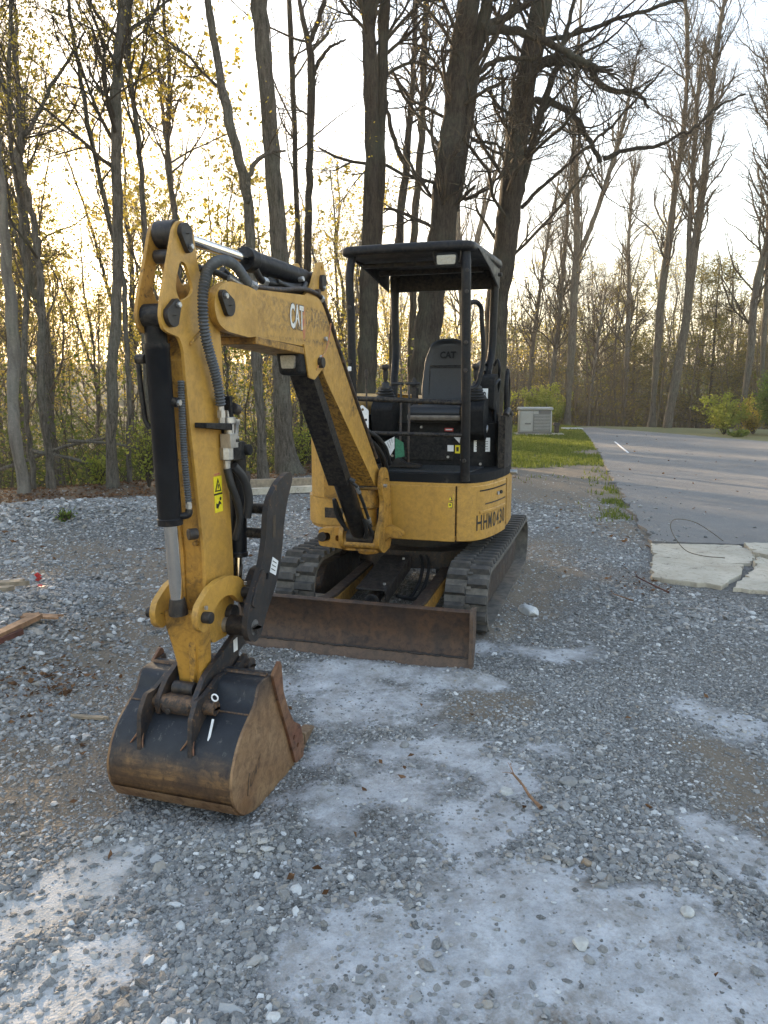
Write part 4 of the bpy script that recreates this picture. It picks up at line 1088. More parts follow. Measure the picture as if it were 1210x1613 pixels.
shrub(14.2, 31.0, 1.7, 1.3, 'bright yellow green shrub beyond the driveway, left of the right edge bushes', 1, 'leaf_yellow', 3600, 0.05)
shrub(15.6, 31.4, 1.4, 1.2, 'pale flowering bush between the yellow shrub and the dark bush', 2, 'leaf_spring', 2600, 0.04)
shrub(16.0, 30.0, 2.4, 1.6, 'dense dark green bush at the right edge beyond the driveway', 3, 'leaf_green', 9000, 0.045)
shrub(13.9, 29.2, 0.28, 0.5, 'low clump of dark green leaves below the yellow shrub', 4, 'leaf_green', 1400, 0.05, 'plant', None, 'low_plant')
for i, (x, y, h, w, lab) in enumerate(((5.2, 35.5, 2.0, 1.3, 'bushy yellow green thicket behind the generator'), (7.6, 36.6, 2.0, 1.0, 'small leafy bush right behind the generator, at the forked tree'), (3.6, 34, 2.4, 1.4, 'leafy thicket beyond the lawn, left of the generator'), (9.0, 39.5, 1.5, 1.0, 'leafy bush at the foot of the forked tree'))):
    shrub(x, y, h, w, lab, 10 + i, 'leaf_yellow', 5000, 0.05, 'bush', None, 'bush')
shrub(-3.72, 8.5, 0.16, 0.13, 'small green weed growing on the gravel heap', 21, 'leaf_green', 160, 0.022, 'plant', None, 'weed')
for i, (x, y, h, w, lab) in enumerate(((-4.25, 13.3, 1.3, 0.35, 'spindly green sapling beside the straight grey trunk'), (-5.3, 13.6, .6, .35, 'sprig of green leaves behind the litter bank at the left'), (-3.1, 14.6, .9, .5, 'low green bush seen under the stick'), (-1.9, 16.6, 1.0, .7, 'low leafy bush beside the shaggy trunk'), (-0.9, 18.6, 1.3, .8, 'leafy bush between boom and yellow engine cover'))):
    shrub(x, y, h, w, lab, 30 + i, 'leaf_yellow', 700, 0.03, 'bush', None, 'bush')

# ---- leaf litter, grass
rs = np.random.RandomState(31)
n = 60000
x = rs.uniform(-11, 6, n); y = rs.uniform(7, 24, n)
k = mask_litter(x, y) * (0.35 + 0.65 * sstep(.4, .6, fbm(x * 2, y * 2, 81, 3))) + 0.02
s_ = (rs.rand(n) < k) & ~((x > 3) & (y > 7))
x, y = x[s_], y[s_]
x2 = np.r_[x, rs.normal(-1.85, .16, 90), rs.normal(-2.0, .3, 90), rs.normal(2.25, .15, 60), rs.uniform(-2.5, 2.2, 70), rs.uniform(-1.4, 1.4, 14)]
y2 = np.r_[y, rs.normal(4.02, .12, 90), rs.normal(3.9, .4, 90), rs.normal(6.35, .2, 60), rs.uniform(2.8, 9, 70), rs.uniform(1.8, 4, 14)]
C = np.stack([x2, y2, terrain(x2, y2) + 0.012 + 0.02 * rs.rand(len(x2))], 1)
sz = 0.028 + 0.025 * rs.rand(len(x2)); sz *= 0.8; sz[-320:] *= 0.55
xd = rs.uniform(3.6, 11, 130); yd = rs.uniform(8, 30, 130); kd = (xd > np.interp(yd, [8.2, 15.7, 36], [3.4, 5, 10])) & (yd < 36 - (xd - 9) * 2)
C = np.concatenate([C, np.stack([xd, yd, np.full(130, .034)], 1)[kd]]); sz = np.r_[sz, 0.02 + 0.02 * rs.rand(kd.sum())]
o = link('leaf_litter', np_mesh('leaf_litter', *leaf_quads(C, sz, rs, 0.75, 0.6, 0.25)), M['litter']); tag(o, 'brown dead leaves strewn along the wood edge and gravel', kind='stuff')
n = 110000
y = 8.5 + 30 * rs.rand(n) ** 1.3; x = rs.uniform(1.4, 10, n)
k = mask_grass(x, y)
dr_ = np.interp(y, [8.2, 9.7, 11.5, 15.7, 20.7, 27.4, 36.4], [2.98, 3.36, 3.75, 4.78, 6.02, 7.6, 9.6])
s_ = (rs.rand(n) < k) & (x < dr_ - 0.01)
x, y = x[s_], y[s_]; n = len(x)
a = rs.rand(n) * 6.28; h = (0.035 + 0.05 * rs.rand(n)) * (0.8 + y / 40); wd = 0.004 + 0.0006 * y
z = terrain(x, y)
b0 = np.stack([x - np.cos(a) * wd, y - np.sin(a) * wd, z], 1); b1 = np.stack([x + np.cos(a) * wd, y + np.sin(a) * wd, z], 1)
tp_ = np.stack([x + rs.randn(n) * .02, y + rs.randn(n) * .02, z + h], 1)
Vg = np.stack([b0, b1, tp_], 1).reshape(-1, 3)
o = link('grass', np_mesh('grass', Vg, np.arange(3 * n).reshape(n, 3)), M['grass']); tag(o, 'short green grass between the gravel and the driveway', kind='stuff')
# ================================================================== the excavator
class Fr:
    """yawed local frame: s = forwards (towards the blade), l = to the machine's left (photo right), z = up"""
    def __init__(s, O, yaw):
        a = R(yaw); s.O = Vector(O); s.f = Vector((-math.sin(a), -math.cos(a), 0)); s.r = Vector((math.cos(a), -math.sin(a), 0))
    def __call__(s, a, l, z): return s.O + s.f * a + s.r * l + Vector((0, 0, z))
ROOT = Vector((0.241, 6.27, 0))
U = Fr((0.330, 6.28, 0), 17.0); H = Fr(ROOT, 16.0); B = Fr((-0.13, 5.26, 0), 17.5)
BK = Fr(B(-0.08, -0.05, -0.05), 17.5); CK = Fr(B(-0.125, 0.0, -0.055), 17.5)
EX = empty('mini_excavator', ROOT, 'yellow and black mini excavator with open canopy parked on the gravel, bucket down', 'excavator')

class MB:
    def __init__(s, fr): s.fr = fr; s.v = []; s.f = []
    def P(s, p): return tuple(s.fr(*p) - ROOT)
    def raw(s, pts, faces):
        n = len(s.v); s.v += [s.P(p) for p in pts]; s.f += [tuple(i + n for i in f) for f in faces]; return s
    def prism(s, outline, t0, t1, plane='sz', holes=()):
        m = {'sz': lambda a, b, t: (a, t, b), 'sl': lambda a, b, t: (a, b, t), 'lz': lambda a, b, t: (t, a, b)}[plane]
        loops = [list(outline)] + [list(h) for h in holes]
        flat = [p for L in loops for p in L]; n = len(flat)
        tri = tessellate_polygon([[Vector((p[0], p[1], 0)) for p in L] for L in loops])
        pts = [m(p[0], p[1], t0) for p in flat] + [m(p[0], p[1], t1) for p in flat]
        ff = []
        for t in tri: ff.append(tuple(t)); ff.append(tuple(i + n for i in reversed(t)))
        k = 0
        for L in loops:
            for i in range(len(L)):
                j = (i + 1) % len(L); ff.append((k + i, k + j, k + j + n, k + i + n))
            k += len(L)
        return s.raw(pts, ff)
    def box(s, a0, a1, l0, l1, z0, z1):
        return s.prism([(a0, l0), (a1, l0), (a1, l1), (a0, l1)], z0, z1, 'sl')
    def hexa(s, p8): return s.raw(p8, [(0, 3, 2, 1), (4, 5, 6, 7), (0, 1, 5, 4), (1, 2, 6, 5), (2, 3, 7, 6), (3, 0, 4, 7)])
    def tube(s, path, r, n=12, cap=True):
        pts = [Vector(p) for p in path]; rs_ = r if hasattr(r, '__len__') else [r] * len(pts)
        m = len(pts); k0 = len(s.v); u = None; ring = []
        for i, p in enumerate(pts):
            t = (pts[min(i + 1, m - 1)] - pts[max(i - 1, 0)])
            if t.length < 1e-9: t = Vector((0, 0, 1))
            t.normalize()
            if u is None:
                u = t.cross(Vector((0, 0, 1)) if abs(t.z) < 0.9 else Vector((1, 0, 0))).normalized()
            else:
                u = (u - t * u.dot(t)).normalized()
            w = t.cross(u)
            for j in range(n):
                a = 2 * math.pi * j / n
                ring.append(p + (u * math.cos(a) + w * math.sin(a)) * rs_[i])
        ff = []
        for i in range(m - 1):
            for j in range(n):
                j2 = (j + 1) % n; ff.append((i * n + j, i * n + j2, (i + 1) * n + j2, (i + 1) * n + j))
        if cap: ff.append(tuple(reversed(range(n)))); ff.append(tuple((m - 1) * n + j for j in range(n)))
        return s.raw([tuple(q) for q in ring], ff)
    def cyl(s, a, b, r, n=20): return s.tube([a, b], r, n)
    def lathe(s, a, b, prof, n=20):
        """profile [(t,r)] along a-b"""
        A = Vector(a); D = Vector(b) - A
        return s.tube([tuple(A + D * t) for t, _ in prof], [r for _, r in prof], n)
    def out(s, name, mat, parent=EX, bev=0.003, ang=35, sharp=40, label=None, seg=2):
        me = bpy.data.meshes.new(name); me.from_pydata(s.v, [], s.f); me.update()
        import bmesh
        bm = bmesh.new(); bm.from_mesh(me); bmesh.ops.recalc_face_normals(bm, faces=bm.faces); bm.to_mesh(me); bm.free()
        smooth(me); me.set_sharp_from_angle(angle=R(sharp))
        o = link(name, me, M[mat] if isinstance(mat, str) else mat, parent)
        if bev:
            md = o.modifiers.new('bevel', 'BEVEL'); md.width = bev; md.segments = seg; md.limit_method = 'ANGLE'; md.angle_limit = R(ang)
        if label: o['label'] = label
        return o

def sp(pts, n):      # smooth path through points of any dimension
    q = resample([list(p) for p in pts], n); return [tuple(p) for p in q]
def arc(cx, cy, r, a0, a1, n): return [(cx + r * math.cos(R(a0 + (a1 - a0) * i / (n - 1))), cy + r * math.sin(R(a0 + (a1 - a0) * i / (n - 1)))) for i in range(n)]
def circle(cx, cy, r, n=16): return arc(cx, cy, r, 0, 360 * (n - 1) / n, n)
def fillet(poly, rad, seg=4):
    """round the corners of a 2D polygon; rad scalar or per-corner list"""
    out = []; n = len(poly)
    for i, p in enumerate(poly):
        r = rad[i] if hasattr(rad, '__len__') else rad
        a = Vector(poly[i - 1]).to_2d(); b_ = Vector(p).to_2d(); c_ = Vector(poly[(i + 1) % n]).to_2d()
        d1 = (a - b_); d2 = (c_ - b_)
        k = min(r, d1.length * 0.45, d2.length * 0.45)
        if k < 1e-4: out.append(tuple(b_)); continue
        p0 = b_ + d1.normalized() * k; p1 = b_ + d2.normalized() * k
        for j in range(seg + 1):
            t = j / seg; out.append(tuple(p0 * (1 - t) ** 2 + b_ * 2 * t * (1 - t) + p1 * t * t))
    return out

def ribbed(path, r, pitch=0.013, n=12):
    L = sum(math.dist(path[i], path[i + 1]) for i in range(len(path) - 1))
    k = int(L / pitch * 2); q = sp(path, k)
    return q, [r * (1.06 if i % 2 else 0.74) for i in range(k)]

_font = None
def glyphs(text, bold=0.0, sx=1.0, spacing=1.0):
    cu = bpy.data.curves.new('lettering', 'FONT'); cu.body = text; cu.size = 1.0; cu.offset = bold; cu.space_character = spacing
    cu.fill_mode = 'FRONT'; cu.resolution_u = 3
    o = bpy.data.objects.new('lettering_tmp', cu); col.objects.link(o)
    dg = bpy.context.evaluated_depsgraph_get(); dg.update()
    me = bpy.data.meshes.new_from_object(o.evaluated_get(dg))
    v = [(p.co.x * sx, p.co.y) for p in me.vertices]; f = [tuple(p.vertices) for p in me.polygons]
    bpy.data.objects.remove(o); bpy.data.curves.remove(cu); bpy.data.meshes.remove(me)
    return v, f
def lettering(text, mapf, mat, parent, name='lettering', bold=0.0, sx=1.0, spacing=1.0, fr=B):
    v, f = glyphs(text, bold, sx, spacing)
    m = MB(fr); m.raw([mapf(a, b_) for a, b_ in v], f)
    me = bpy.data.meshes.new(name); me.from_pydata(m.v, [], m.f); me.update()
    return link(name, me, M[mat], parent)
def quad(fr, pts, mat, parent, name='sticker', label=None, th=0.0012):
    """thin sticker: 4 corner points in frame coords, given proud of the surface"""
    p = [fr(*q) - ROOT for q in pts]
    nrm = (p[1] - p[0]).cross(p[2] - p[0]).normalized() * th
    v = [tuple(q) for q in p] + [tuple(q + nrm) for q in p]
    me = bpy.data.meshes.new(name)
    me.from_pydata(v, [], [(0, 1, 2, 3), (7, 6, 5, 4), (0, 4, 5, 1), (1, 5, 6, 2), (2, 6, 7, 3), (3, 7, 4, 0)]); me.update()
    o = link(name, me, M[mat], parent)
    if label: o['label'] = label
    return o

# ---------------- tracks
CF, CR, WR, TZ = 1.07, -1.02, 0.222, 0.250
def belt_path():
    n = 22
    pts = arc(CF, TZ, WR, -90, 90, n) + [(x, TZ + WR - 0.012 * math.sin(math.pi * (CF - x) / (CF - CR))) for x in np.linspace(CF, CR, 16)[1:-1]] + arc(CR, TZ, WR, 90, 270, n)
    return pts
bp = belt_path()
def offset_loop(pts, d):
    out = []; n = len(pts)
    for i in range(n):
        a = Vector(pts[i - 1]); c_ = Vector(pts[(i + 1) % n]); t = (c_ - a).normalized()
        out.append((pts[i][0] + t.y * d, pts[i][1] - t.x * d))
    return out
bel_out = offset_loop(bp, 0.004); bel_in = offset_loop(bp, -0.022)
seglen = [math.dist(bp[i], bp[(i + 1) % len(bp)]) for i in range(len(bp))]
LEN = sum(seglen)
def on_belt(u):
    u %= LEN
    for i, L in enumerate(seglen):
        if u <= L:
            a, c_ = bp[i], bp[(i + 1) % len(bp)]; t = u / L
            # smooth tangent
            p0, p3 = bp[i - 1], bp[(i + 2) % len(bp)]
            ta = Vector((c_[0] - p0[0], c_[1] - p0[1])).normalized(); tb_ = Vector((p3[0] - a[0], p3[1] - a[1])).normalized()
            tt = (ta * (1 - t) + tb_ * t).normalized()
            return (a[0] + (c_[0] - a[0]) * t, a[1] + (c_[1] - a[1]) * t), (tt.x, tt.y)
        u -= L
lug = None
def lug_mesh(w):
    # local: x along belt, y across, z outwards
    b0, t0, h = 0.034, 0.022, 0.034
    v = [(-b0, -w, -0.002), (b0, -w, -0.002), (b0, w, -0.002), (-b0, w, -0.002), (-t0, -w + .008, h), (t0, -w + .008, h), (t0, w - .008, h), (-t0, w - .008, h)]
    f = [(0, 3, 2, 1), (4, 5, 6, 7), (0, 1, 5, 4), (1, 2, 6, 5), (2, 3, 7, 6), (3, 0, 4, 7)]
    me = bpy.data.meshes.new('track_lug'); me.from_pydata(v, [], f); me.update(); me.materials.append(M['lug']); return me
LM = lug_mesh(0.074)
NL = 50
for side in (1, -1):
    lo, li = 0.775 * side, 0.480 * side
    l0, l1 = min(lo, li), max(lo, li)
    m = MB(U); n = len(bel_out)
    pts = [(a, l0, z) for a, z in bel_out] + [(a, l1, z) for a, z in bel_out] + [(a, l0, z) for a, z in bel_in] + [(a, l1, z) for a, z in bel_in]
    ff = []
    for i in range(n):
        j = (i + 1) % n
        ff += [(i, j, n + j, n + i), (2 * n + j, 2 * n + i, 3 * n + i, 3 * n + j), (i, 2 * n + i, 2 * n + j, j), (n + j, 3 * n + j, 3 * n + i, n + i)]
    m.raw(pts, ff)
    trk = m.out('track', 'rubber', bev=0)
    trk['label'] = 'rubber track on the photo right side' if side > 0 else 'rubber track on the photo left side'
    mid = (lo + li) / 2
    for k in range(NL * 2):
        colm = k % 2
        (ps, pz), (ts, tz) = on_belt(LEN * k / (NL * 2))
        lc = mid + (0.0735 if colm else -0.0735)
        X = (U(ts, 0, tz) - U(0, 0, 0)); Yv = U(0, 1, 0) - U(0, 0, 0); Z = U(tz, 0, -ts) - U(0, 0, 0)
        o = bpy.data.objects.new('track_lug', LM); col.objects.link(o); o.parent = trk
        p = U(ps + tz * 0.004, lc, pz - ts * 0.004) - ROOT
        o.matrix_local = Matrix(((X.x, Yv.x, Z.x, p.x), (X.y, Yv.y, Z.y, p.y), (X.z, Yv.z, Z.z, p.z), (0, 0, 0, 1)))
    # a flat carcass rib between the lugs, visible as recessed pads down the middle
    m = MB(U)
    for k in range(NL):
        (ps, pz), (ts, tz) = on_belt(LEN * (2 * k + 0.5) / (NL * 2))
        c0 = Vector((ps + tz * 0.006, pz - ts * 0.006))
        for dl in (-0.012, 0.018):
            a = 0.022
            m.hexa([(c0.x - ts * a, mid + dl - .014, c0.y - tz * a), (c0.x + ts * a, mid + dl - .014, c0.y + tz * a), (c0.x + ts * a, mid + dl + .014, c0.y + tz * a), (c0.x - ts * a, mid + dl + .014, c0.y - tz * a)] +
                   [(c0.x - ts * a + tz * .012, mid + dl - .014, c0.y - tz * a - ts * .012), (c0.x + ts * a + tz * .012, mid + dl - .014, c0.y + tz * a - ts * .012), (c0.x + ts * a + tz * .012, mid + dl + .014, c0.y + tz * a - ts * .012), (c0.x - ts * a + tz * .012, mid + dl + .014, c0.y - tz * a - ts * .012)])
    o = m.out('tread_ribs', 'rubber', trk, bev=0); o['kind'] = 'stuff'
    # frame, wheels and rollers
    m = MB(U)
    m.prism(fillet([(0.92, 0.13), (0.98, 0.22), (0.86, 0.35), (-0.75, 0.36), (-0.85, 0.28), (-0.8, 0.12)], 0.04), mid - 0.075, mid + 0.075)
    m.prism(fillet([(0.6, 0.30), (0.45, 0.40), (-0.3, 0.40), (-0.45, 0.30)], 0.03), mid - 0.06, mid + 0.06)
    m.out('track_frame', 'steelblk', trk)
    for cs, rr, nm in ((CF, 0.19, 'idler_wheel'), (CR, 0.19, 'drive_sprocket')):
        m = MB(U)
        m.lathe((cs, mid - 0.07, TZ), (cs, mid + 0.07, TZ), [(0, 0.02), (0, 0.06), (0.05, 0.065), (0.1, 0.13), (0.12, rr - .02), (0.16, rr), (0.4, rr), (0.42, rr - .04), (0.58, rr - .04), (0.6, rr), (0.84, rr), (0.88, rr - .02), (0.9, 0.13), (0.95, 0.065), (1.0, 0.06), (1.0, 0.02)], 28)
        m.out(nm, 'steelblk', trk)
    for rsx in (-0.7, -0.32, 0.06, 0.44, 0.78):
        m = MB(U)
        m.lathe((rsx, mid - 0.10, 0.105), (rsx, mid + 0.10, 0.105), [(0, .02), (0, .05), (.1, .06), (.12, .075), (.3, .075), (.32, .05), (.68, .05), (.7, .075), (.88, .075), (.9, .06), (1, .05), (1, .02)], 18)
        m.out('track_roller', 'steelblk', trk)

# ---------------- undercarriage frame between the tracks
m = MB(U)
m.prism(fillet([(0.52, -0.30), (0.30, -0.48), (-0.45, -0.48), (-0.55, -0.25), (-0.55, 0.25), (-0.45, 0.48), (0.30, 0.48), (0.52, 0.30), (0.56, 0.0)], 0.06), 0.30, 0.44, 'sl')
m.box(-0.25, 0.2, -0.50, 0.50, 0.24, 0.37)
m.out('undercarriage_frame', 'steelblk', bev=0.008)
m = MB(U); m.lathe((0, 0, 0.43), (0, 0, 0.60), [(0, .2), (0, .40), (.5, .40), (.55, .33), (1, .33), (1, .1)], 36)
m.out('slew_ring', 'pinblk')
m = MB(U)
for a0 in np.linspace(0, 360, 18, endpoint=False):
    x_, y_ = math.cos(R(a0)), math.sin(R(a0)); m.cyl((x_ * .365, y_ * .365, .515), (x_ * .365, y_ * .365, .535), .012, 6)
m.out('slew_ring_bolts', 'pinblk', bev=0)
# blade arms: flat-sided box arms, yellow on the sides, worn on top
for sd_ in (1, -1):
    m = MB(U); c0 = 0.326 * sd_
    m.prism([(0.42, 0.32), (0.42, 0.22), (1.30, 0.12), (1.80, 0.14), (1.80, 0.29), (1.32, 0.27)], c0 - 0.04, c0 + 0.04)
    arm_ = m.out('blade_arm', 'steelblk', bev=0.006)
    m = MB(U); m.prism([(0.46, 0.30), (0.46, 0.23), (1.30, 0.135), (1.76, 0.15), (1.76, 0.27), (1.32, 0.25)], *sorted((c0 - 0.0405, c0 - 0.045))); m.prism([(0.46, 0.30), (0.46, 0.23), (1.30, 0.135), (1.76, 0.15), (1.76, 0.27), (1.32, 0.25)], *sorted((c0 + 0.0405, c0 + 0.045))); sp_ = m.out('arm_side_plates', 'yellow_dirty', arm_, bev=0.002)
    m = MB(U); m.cyl((0.47, c0 - 0.07, 0.27), (0.47, c0 + 0.07, 0.27), 0.045); m.cyl((0.47, c0 - 0.09, 0.27), (0.47, c0 + 0.09, 0.27), 0.025)
    m.out('arm_pivot', 'pinblk')
m = MB(U); m.box(1.18, 1.28, -0.29, 0.29, 0.13, 0.19); m.out('blade_crossmember', 'steelblk', bev=0.006)
# blade lift cylinder under its cover plate
m = MB(U); m.lathe((0.55, -0.02, 0.36), (1.35, -0.02, 0.24), [(0, .02), (0, .045), (.92, .045), (.93, .052), (1, .052), (1, .02)], 18); m.out('blade_cylinder', 'pinblk')
m = MB(U); m.cyl((1.35, -0.02, 0.24), (1.74, -0.02, 0.20), 0.024); m.out('blade_rod', 'chrome', bev=0)
m = MB(U); m.cyl((1.74, -0.075, 0.20), (1.74, 0.035, 0.20), 0.04); m.out('rod_eye', 'pinblk')
m = MB(U)
m.prism([(-0.115, 0), (0.075, 0), (0.075, 0.012), (-0.115, 0.012)], 0, 0, 'lz')
m = MB(U)
m.hexa([(0.72, -0.13, 0.425), (1.38, -0.13, 0.325), (1.38, 0.09, 0.325), (0.72, 0.09, 0.425), (0.72, -0.13, 0.435), (1.38, -0.13, 0.335), (1.38, 0.09, 0.335), (0.72, 0.09, 0.435)])
m.hexa([(0.72, 0.08, 0.33), (1.36, 0.08, 0.23), (1.36, 0.09, 0.23), (0.72, 0.09, 0.33), (0.72, 0.08, 0.426), (1.38, 0.08, 0.327), (1.38, 0.09, 0.327), (0.72, 0.09, 0.426)])
m.out('cylinder_guard', 'black', bev=0.002)
for x0, z0 in ((0.80, .425), (1.30, .35)):
    m = MB(U); m.cyl((x0, 0.055, z0), (x0, 0.055, z0 + .014), .011, 6); m.out('guard_bolt', 'galv', bev=0)
# blade hoses
for off in (0.0, 0.05):
    m = MB(U); m.tube(sp([(0.5, 0.10 + off, 0.42), (0.62, 0.16 + off, 0.36), (0.78, 0.17 + off, 0.24), (0.95, 0.14 + off, 0.17), (1.1, 0.09, 0.22)], 24), 0.013, 10)
    m.out('blade_hose', 'rubberhose', bev=0)

# ---------------- dozer blade
prof = [(1.79, 0.37), (1.815, 0.377), (1.84, 0.365), (1.83, 0.345), (1.815, 0.30), (1.805, 0.22), (1.815, 0.14), (1.845, 0.075)]
back = [(1.825, 0.06), (1.79, 0.14), (1.78, 0.22), (1.785, 0.30), (1.785, 0.35)]
m = MB(U); m.prism(prof + back, -0.770, 0.770); bl = m.out('blade', 'blade', bev=0.004)
m = MB(U); m.prism([(1.852, 0.083), (1.885, -0.012), (1.872, -0.016), (1.835, 0.078)], -0.775, 0.775); m.out('cutting_edge', 'bladeedge', bl, bev=0.002)
m = MB(U)
rng = random.Random(4)
xx = np.linspace(-0.765, 0.765, 90)
m.tube([(1.853 + rng.gauss(0, .0015), x, 0.086 + rng.gauss(0, .002)) for x in xx], [0.0055 + rng.random() * .003 for _ in xx], 8); m.out('weld_seam', 'pinblk', bl, bev=0)
for sd_ in (1, -1):
    m = MB(U)
    m.prism(fillet([(1.76, 0.385), (1.855, 0.385), (1.865, 0.33), (1.862, 0.20), (1.90, 0.0), (1.84, -0.01), (1.78, 0.10), (1.75, 0.25)], 0.015), 0.772 * sd_ - .011, 0.772 * sd_ + .011)
    m.out('blade_end_plate', 'bladeedge', bl)
for sd_ in (1, -1):
    m = MB(U); m.prism([(1.6, .12), (1.78, .08), (1.775, .34), (1.68, .30)], .326 * sd_ - .055, .326 * sd_ - .041); m.prism([(1.6, .12), (1.78, .08), (1.775, .34), (1.68, .30)], .326 * sd_ + .041, .326 * sd_ + .055); m.out('blade_gusset', 'blade', bl)

# ---------------- upper body
right_side = [(0.86, -0.02), (0.865, 0.30), (0.86, 0.56), (0.835, 0.635), (0.76, 0.70), (0.62, 0.755), (0.42, 0.80), (0.18, 0.828), (-0.05, 0.83), (-0.30, 0.80), (-0.52, 0.725), (-0.70, 0.60), (-0.83, 0.42), (-0.91, 0.20), (-0.93, 0.0)]
left_side = [(0.63, -0.335), (0.655, -0.50), (0.62, -0.62), (0.52, -0.715), (0.38, -0.785), (0.15, -0.83), (-0.10, -0.83), (-0.32, -0.79), (-0.54, -0.71), (-0.72, -0.58), (-0.85, -0.38), (-0.92, -0.18), (-0.93, 0.0)]
Rs = sp(right_side, 320); Ls = sp(left_side, 240)
def strip(curve, i0, i1, z0, z1, th, out=0.0, name='panel', mat='yellow', parent=None, bev=0.006, label=None, side=1):
    c_ = curve[i0:i1]
    def nrm(i):
        a = Vector(c_[max(0, i - 1)]); b_ = Vector(c_[min(len(c_) - 1, i + 1)]); t = (b_ - a).normalized()
        return Vector((-t.y, t.x)) * (-1 if side > 0 else 1) * -1
    o_ = []; in_ = []
    for i, p in enumerate(c_):
        nv = nrm(i)
        # orient outwards
        if nv.dot(Vector(p)) < 0: nv = -nv
        o_.append((p[0] + nv.x * out, p[1] + nv.y * out)); in_.append((p[0] + nv.x * (out - th), p[1] + nv.y * (out - th)))
    m = MB(H); m.prism(o_ + in_[::-1], z0, z1, 'sl')
    return m.out(name, mat, parent or EX, bev=bev, label=label)
core = [(p[0] * 0.965, p[1] * 0.965) for p in Rs[::4]] + [(p[0] * 0.965, p[1] * 0.965) for p in Ls[::-4]]
m = MB(H); m.prism(core, 0.635, 1.02, 'sl'); m.out('chassis_core', 'blackmatt', bev=0)
m = MB(H); m.prism([(p[0] * 0.985, p[1] * 0.985) for p in Rs[::4]] + [(p[0] * 0.985, p[1] * 0.985) for p in Ls[::-4]], 0.612, 0.640, 'sl'); m.out('base_plate', 'yellow_dirty', bev=0.004)
# arclength index helper for the right side
def idx_at(curve, s_):
    return min(range(len(curve)), key=lambda i: abs(curve[i][0] - s_) + (0 if curve[i][1] > 0.4 else 9))
iA = next(i for i, p in enumerate(Rs) if p[1] > 0.535)
iB = next(i for i, p in enumerate(Rs) if p[0] < 0.24 and p[1] > .5)
front = strip(Rs, 0, iA, 0.600, 1.010, 0.03, 0, 'front_panel', 'yellow')
doorp = strip(Rs, iA, iB, 0.604, 1.010, 0.03, 0.001, 'side_door_panel', 'yellow')
rearp = strip(Rs, iB + 2, len(Rs), 0.640, 1.015, 0.04, 0.002, 'counterweight', 'yellow', bev=0.012)
# raised frame lines of the door
strip(Rs, iA + 20, iB - 3, 0.965, 0.975, 0.004, 0.004, 'door_groove', 'blackmatt', doorp, bev=0)
strip(Rs, iA + 28, iB - 3, 0.862, 0.872, 0.004, 0.003, 'door_groove', 'pinblk', doorp, bev=0)
strip(Rs, iA + 20, iB - 3, 0.800, 0.824, 0.008, 0.009, 'door_ledge', 'yellow', doorp, bev=0.004)
il = iB - 28
for di in (0, 8):
    p = Rs[il + di]; m = MB(H)
    m.cyl((p[0], p[1] - .005, 0.925), (p[0] + .01, p[1] + .012, 0.925), 0.014, 14); m.out('door_lock', 'ink' if di else 'galv', doorp, bev=0)
# bright lip where the skirt meets the deck
strip(Rs, 0, len(Rs) - 80, 1.010, 1.030, 0.04, -0.004, 'skirt_lip', 'yellow', bev=0.004)
# black deck rim and floor
Dk = [p for p in Rs[::4] if p[0] > -0.62]
m = MB(H); m.prism([(p[0] * 0.992, p[1] * 0.992) for p in Dk] + [(-0.62, -0.02)], 1.030, 1.095, 'sl'); dk = m.out('deck', 'blackmatt', bev=0.02, seg=3)
m = MB(H); m.prism(fillet([(0.80, -0.22), (0.80, 0.52), (0.70, 0.62), (0.28, 0.66), (0.28, -0.24)], 0.05), 1.095, 1.103, 'sl'); m.out('floor_mat', 'seat', dk)
for k in range(9):
    m = MB(H); s0 = 0.33 + k * 0.052; m.box(s0, s0 + .012, -0.19, 0.5, 1.103, 1.107); m.out('mat_rib', 'seat', dk, bev=0)
# HHM0430 on the curved door
arcl = [0.0]
for i in range(1, len(Rs)): arcl.append(arcl[-1] + math.dist(Rs[i], Rs[i - 1]))
def on_side(u, zz, out=0.0035):
    i = max(1, min(len(Rs) - 1, int(np.searchsorted(arcl, u)))); t = (u - arcl[i - 1]) / (arcl[i] - arcl[i - 1])
    a, c_ = Rs[i - 1], Rs[i]; p = Vector((a[0] + (c_[0] - a[0]) * t, a[1] + (c_[1] - a[1]) * t)); tv = Vector((c_[0] - a[0], c_[1] - a[1])).normalized(); nv = Vector((-tv.y, tv.x))
    if nv.dot(p) < 0: nv = -nv
    return (p.x + nv.x * out, p.y + nv.y * out, zz)
u0 = arcl[next(i for i, p in enumerate(Rs) if p[1] > 0.672)]; u1 = u0 + 0.54
for ci, ch in enumerate('HHM0430'):
    v_, f_ = glyphs(ch, 0.012); x0_, x1_ = min(q[0] for q in v_), max(q[0] for q in v_); y1_ = max(q[1] for q in v_)
    cw = (u1 - u0) / 7
    mt = MB(H); mt.raw([on_side(u0 + cw * (ci + 0.10 + 0.76 * (a - x0_) / (x1_ - x0_)), 0.680 + 0.112 * b2 / y1_) for a, b2 in v_], f_)
    me_ = bpy.data.meshes.new('machine_number'); me_.from_pydata(mt.v, [], mt.f); me_.update(); link('machine_number', me_, M['ink'], doorp)
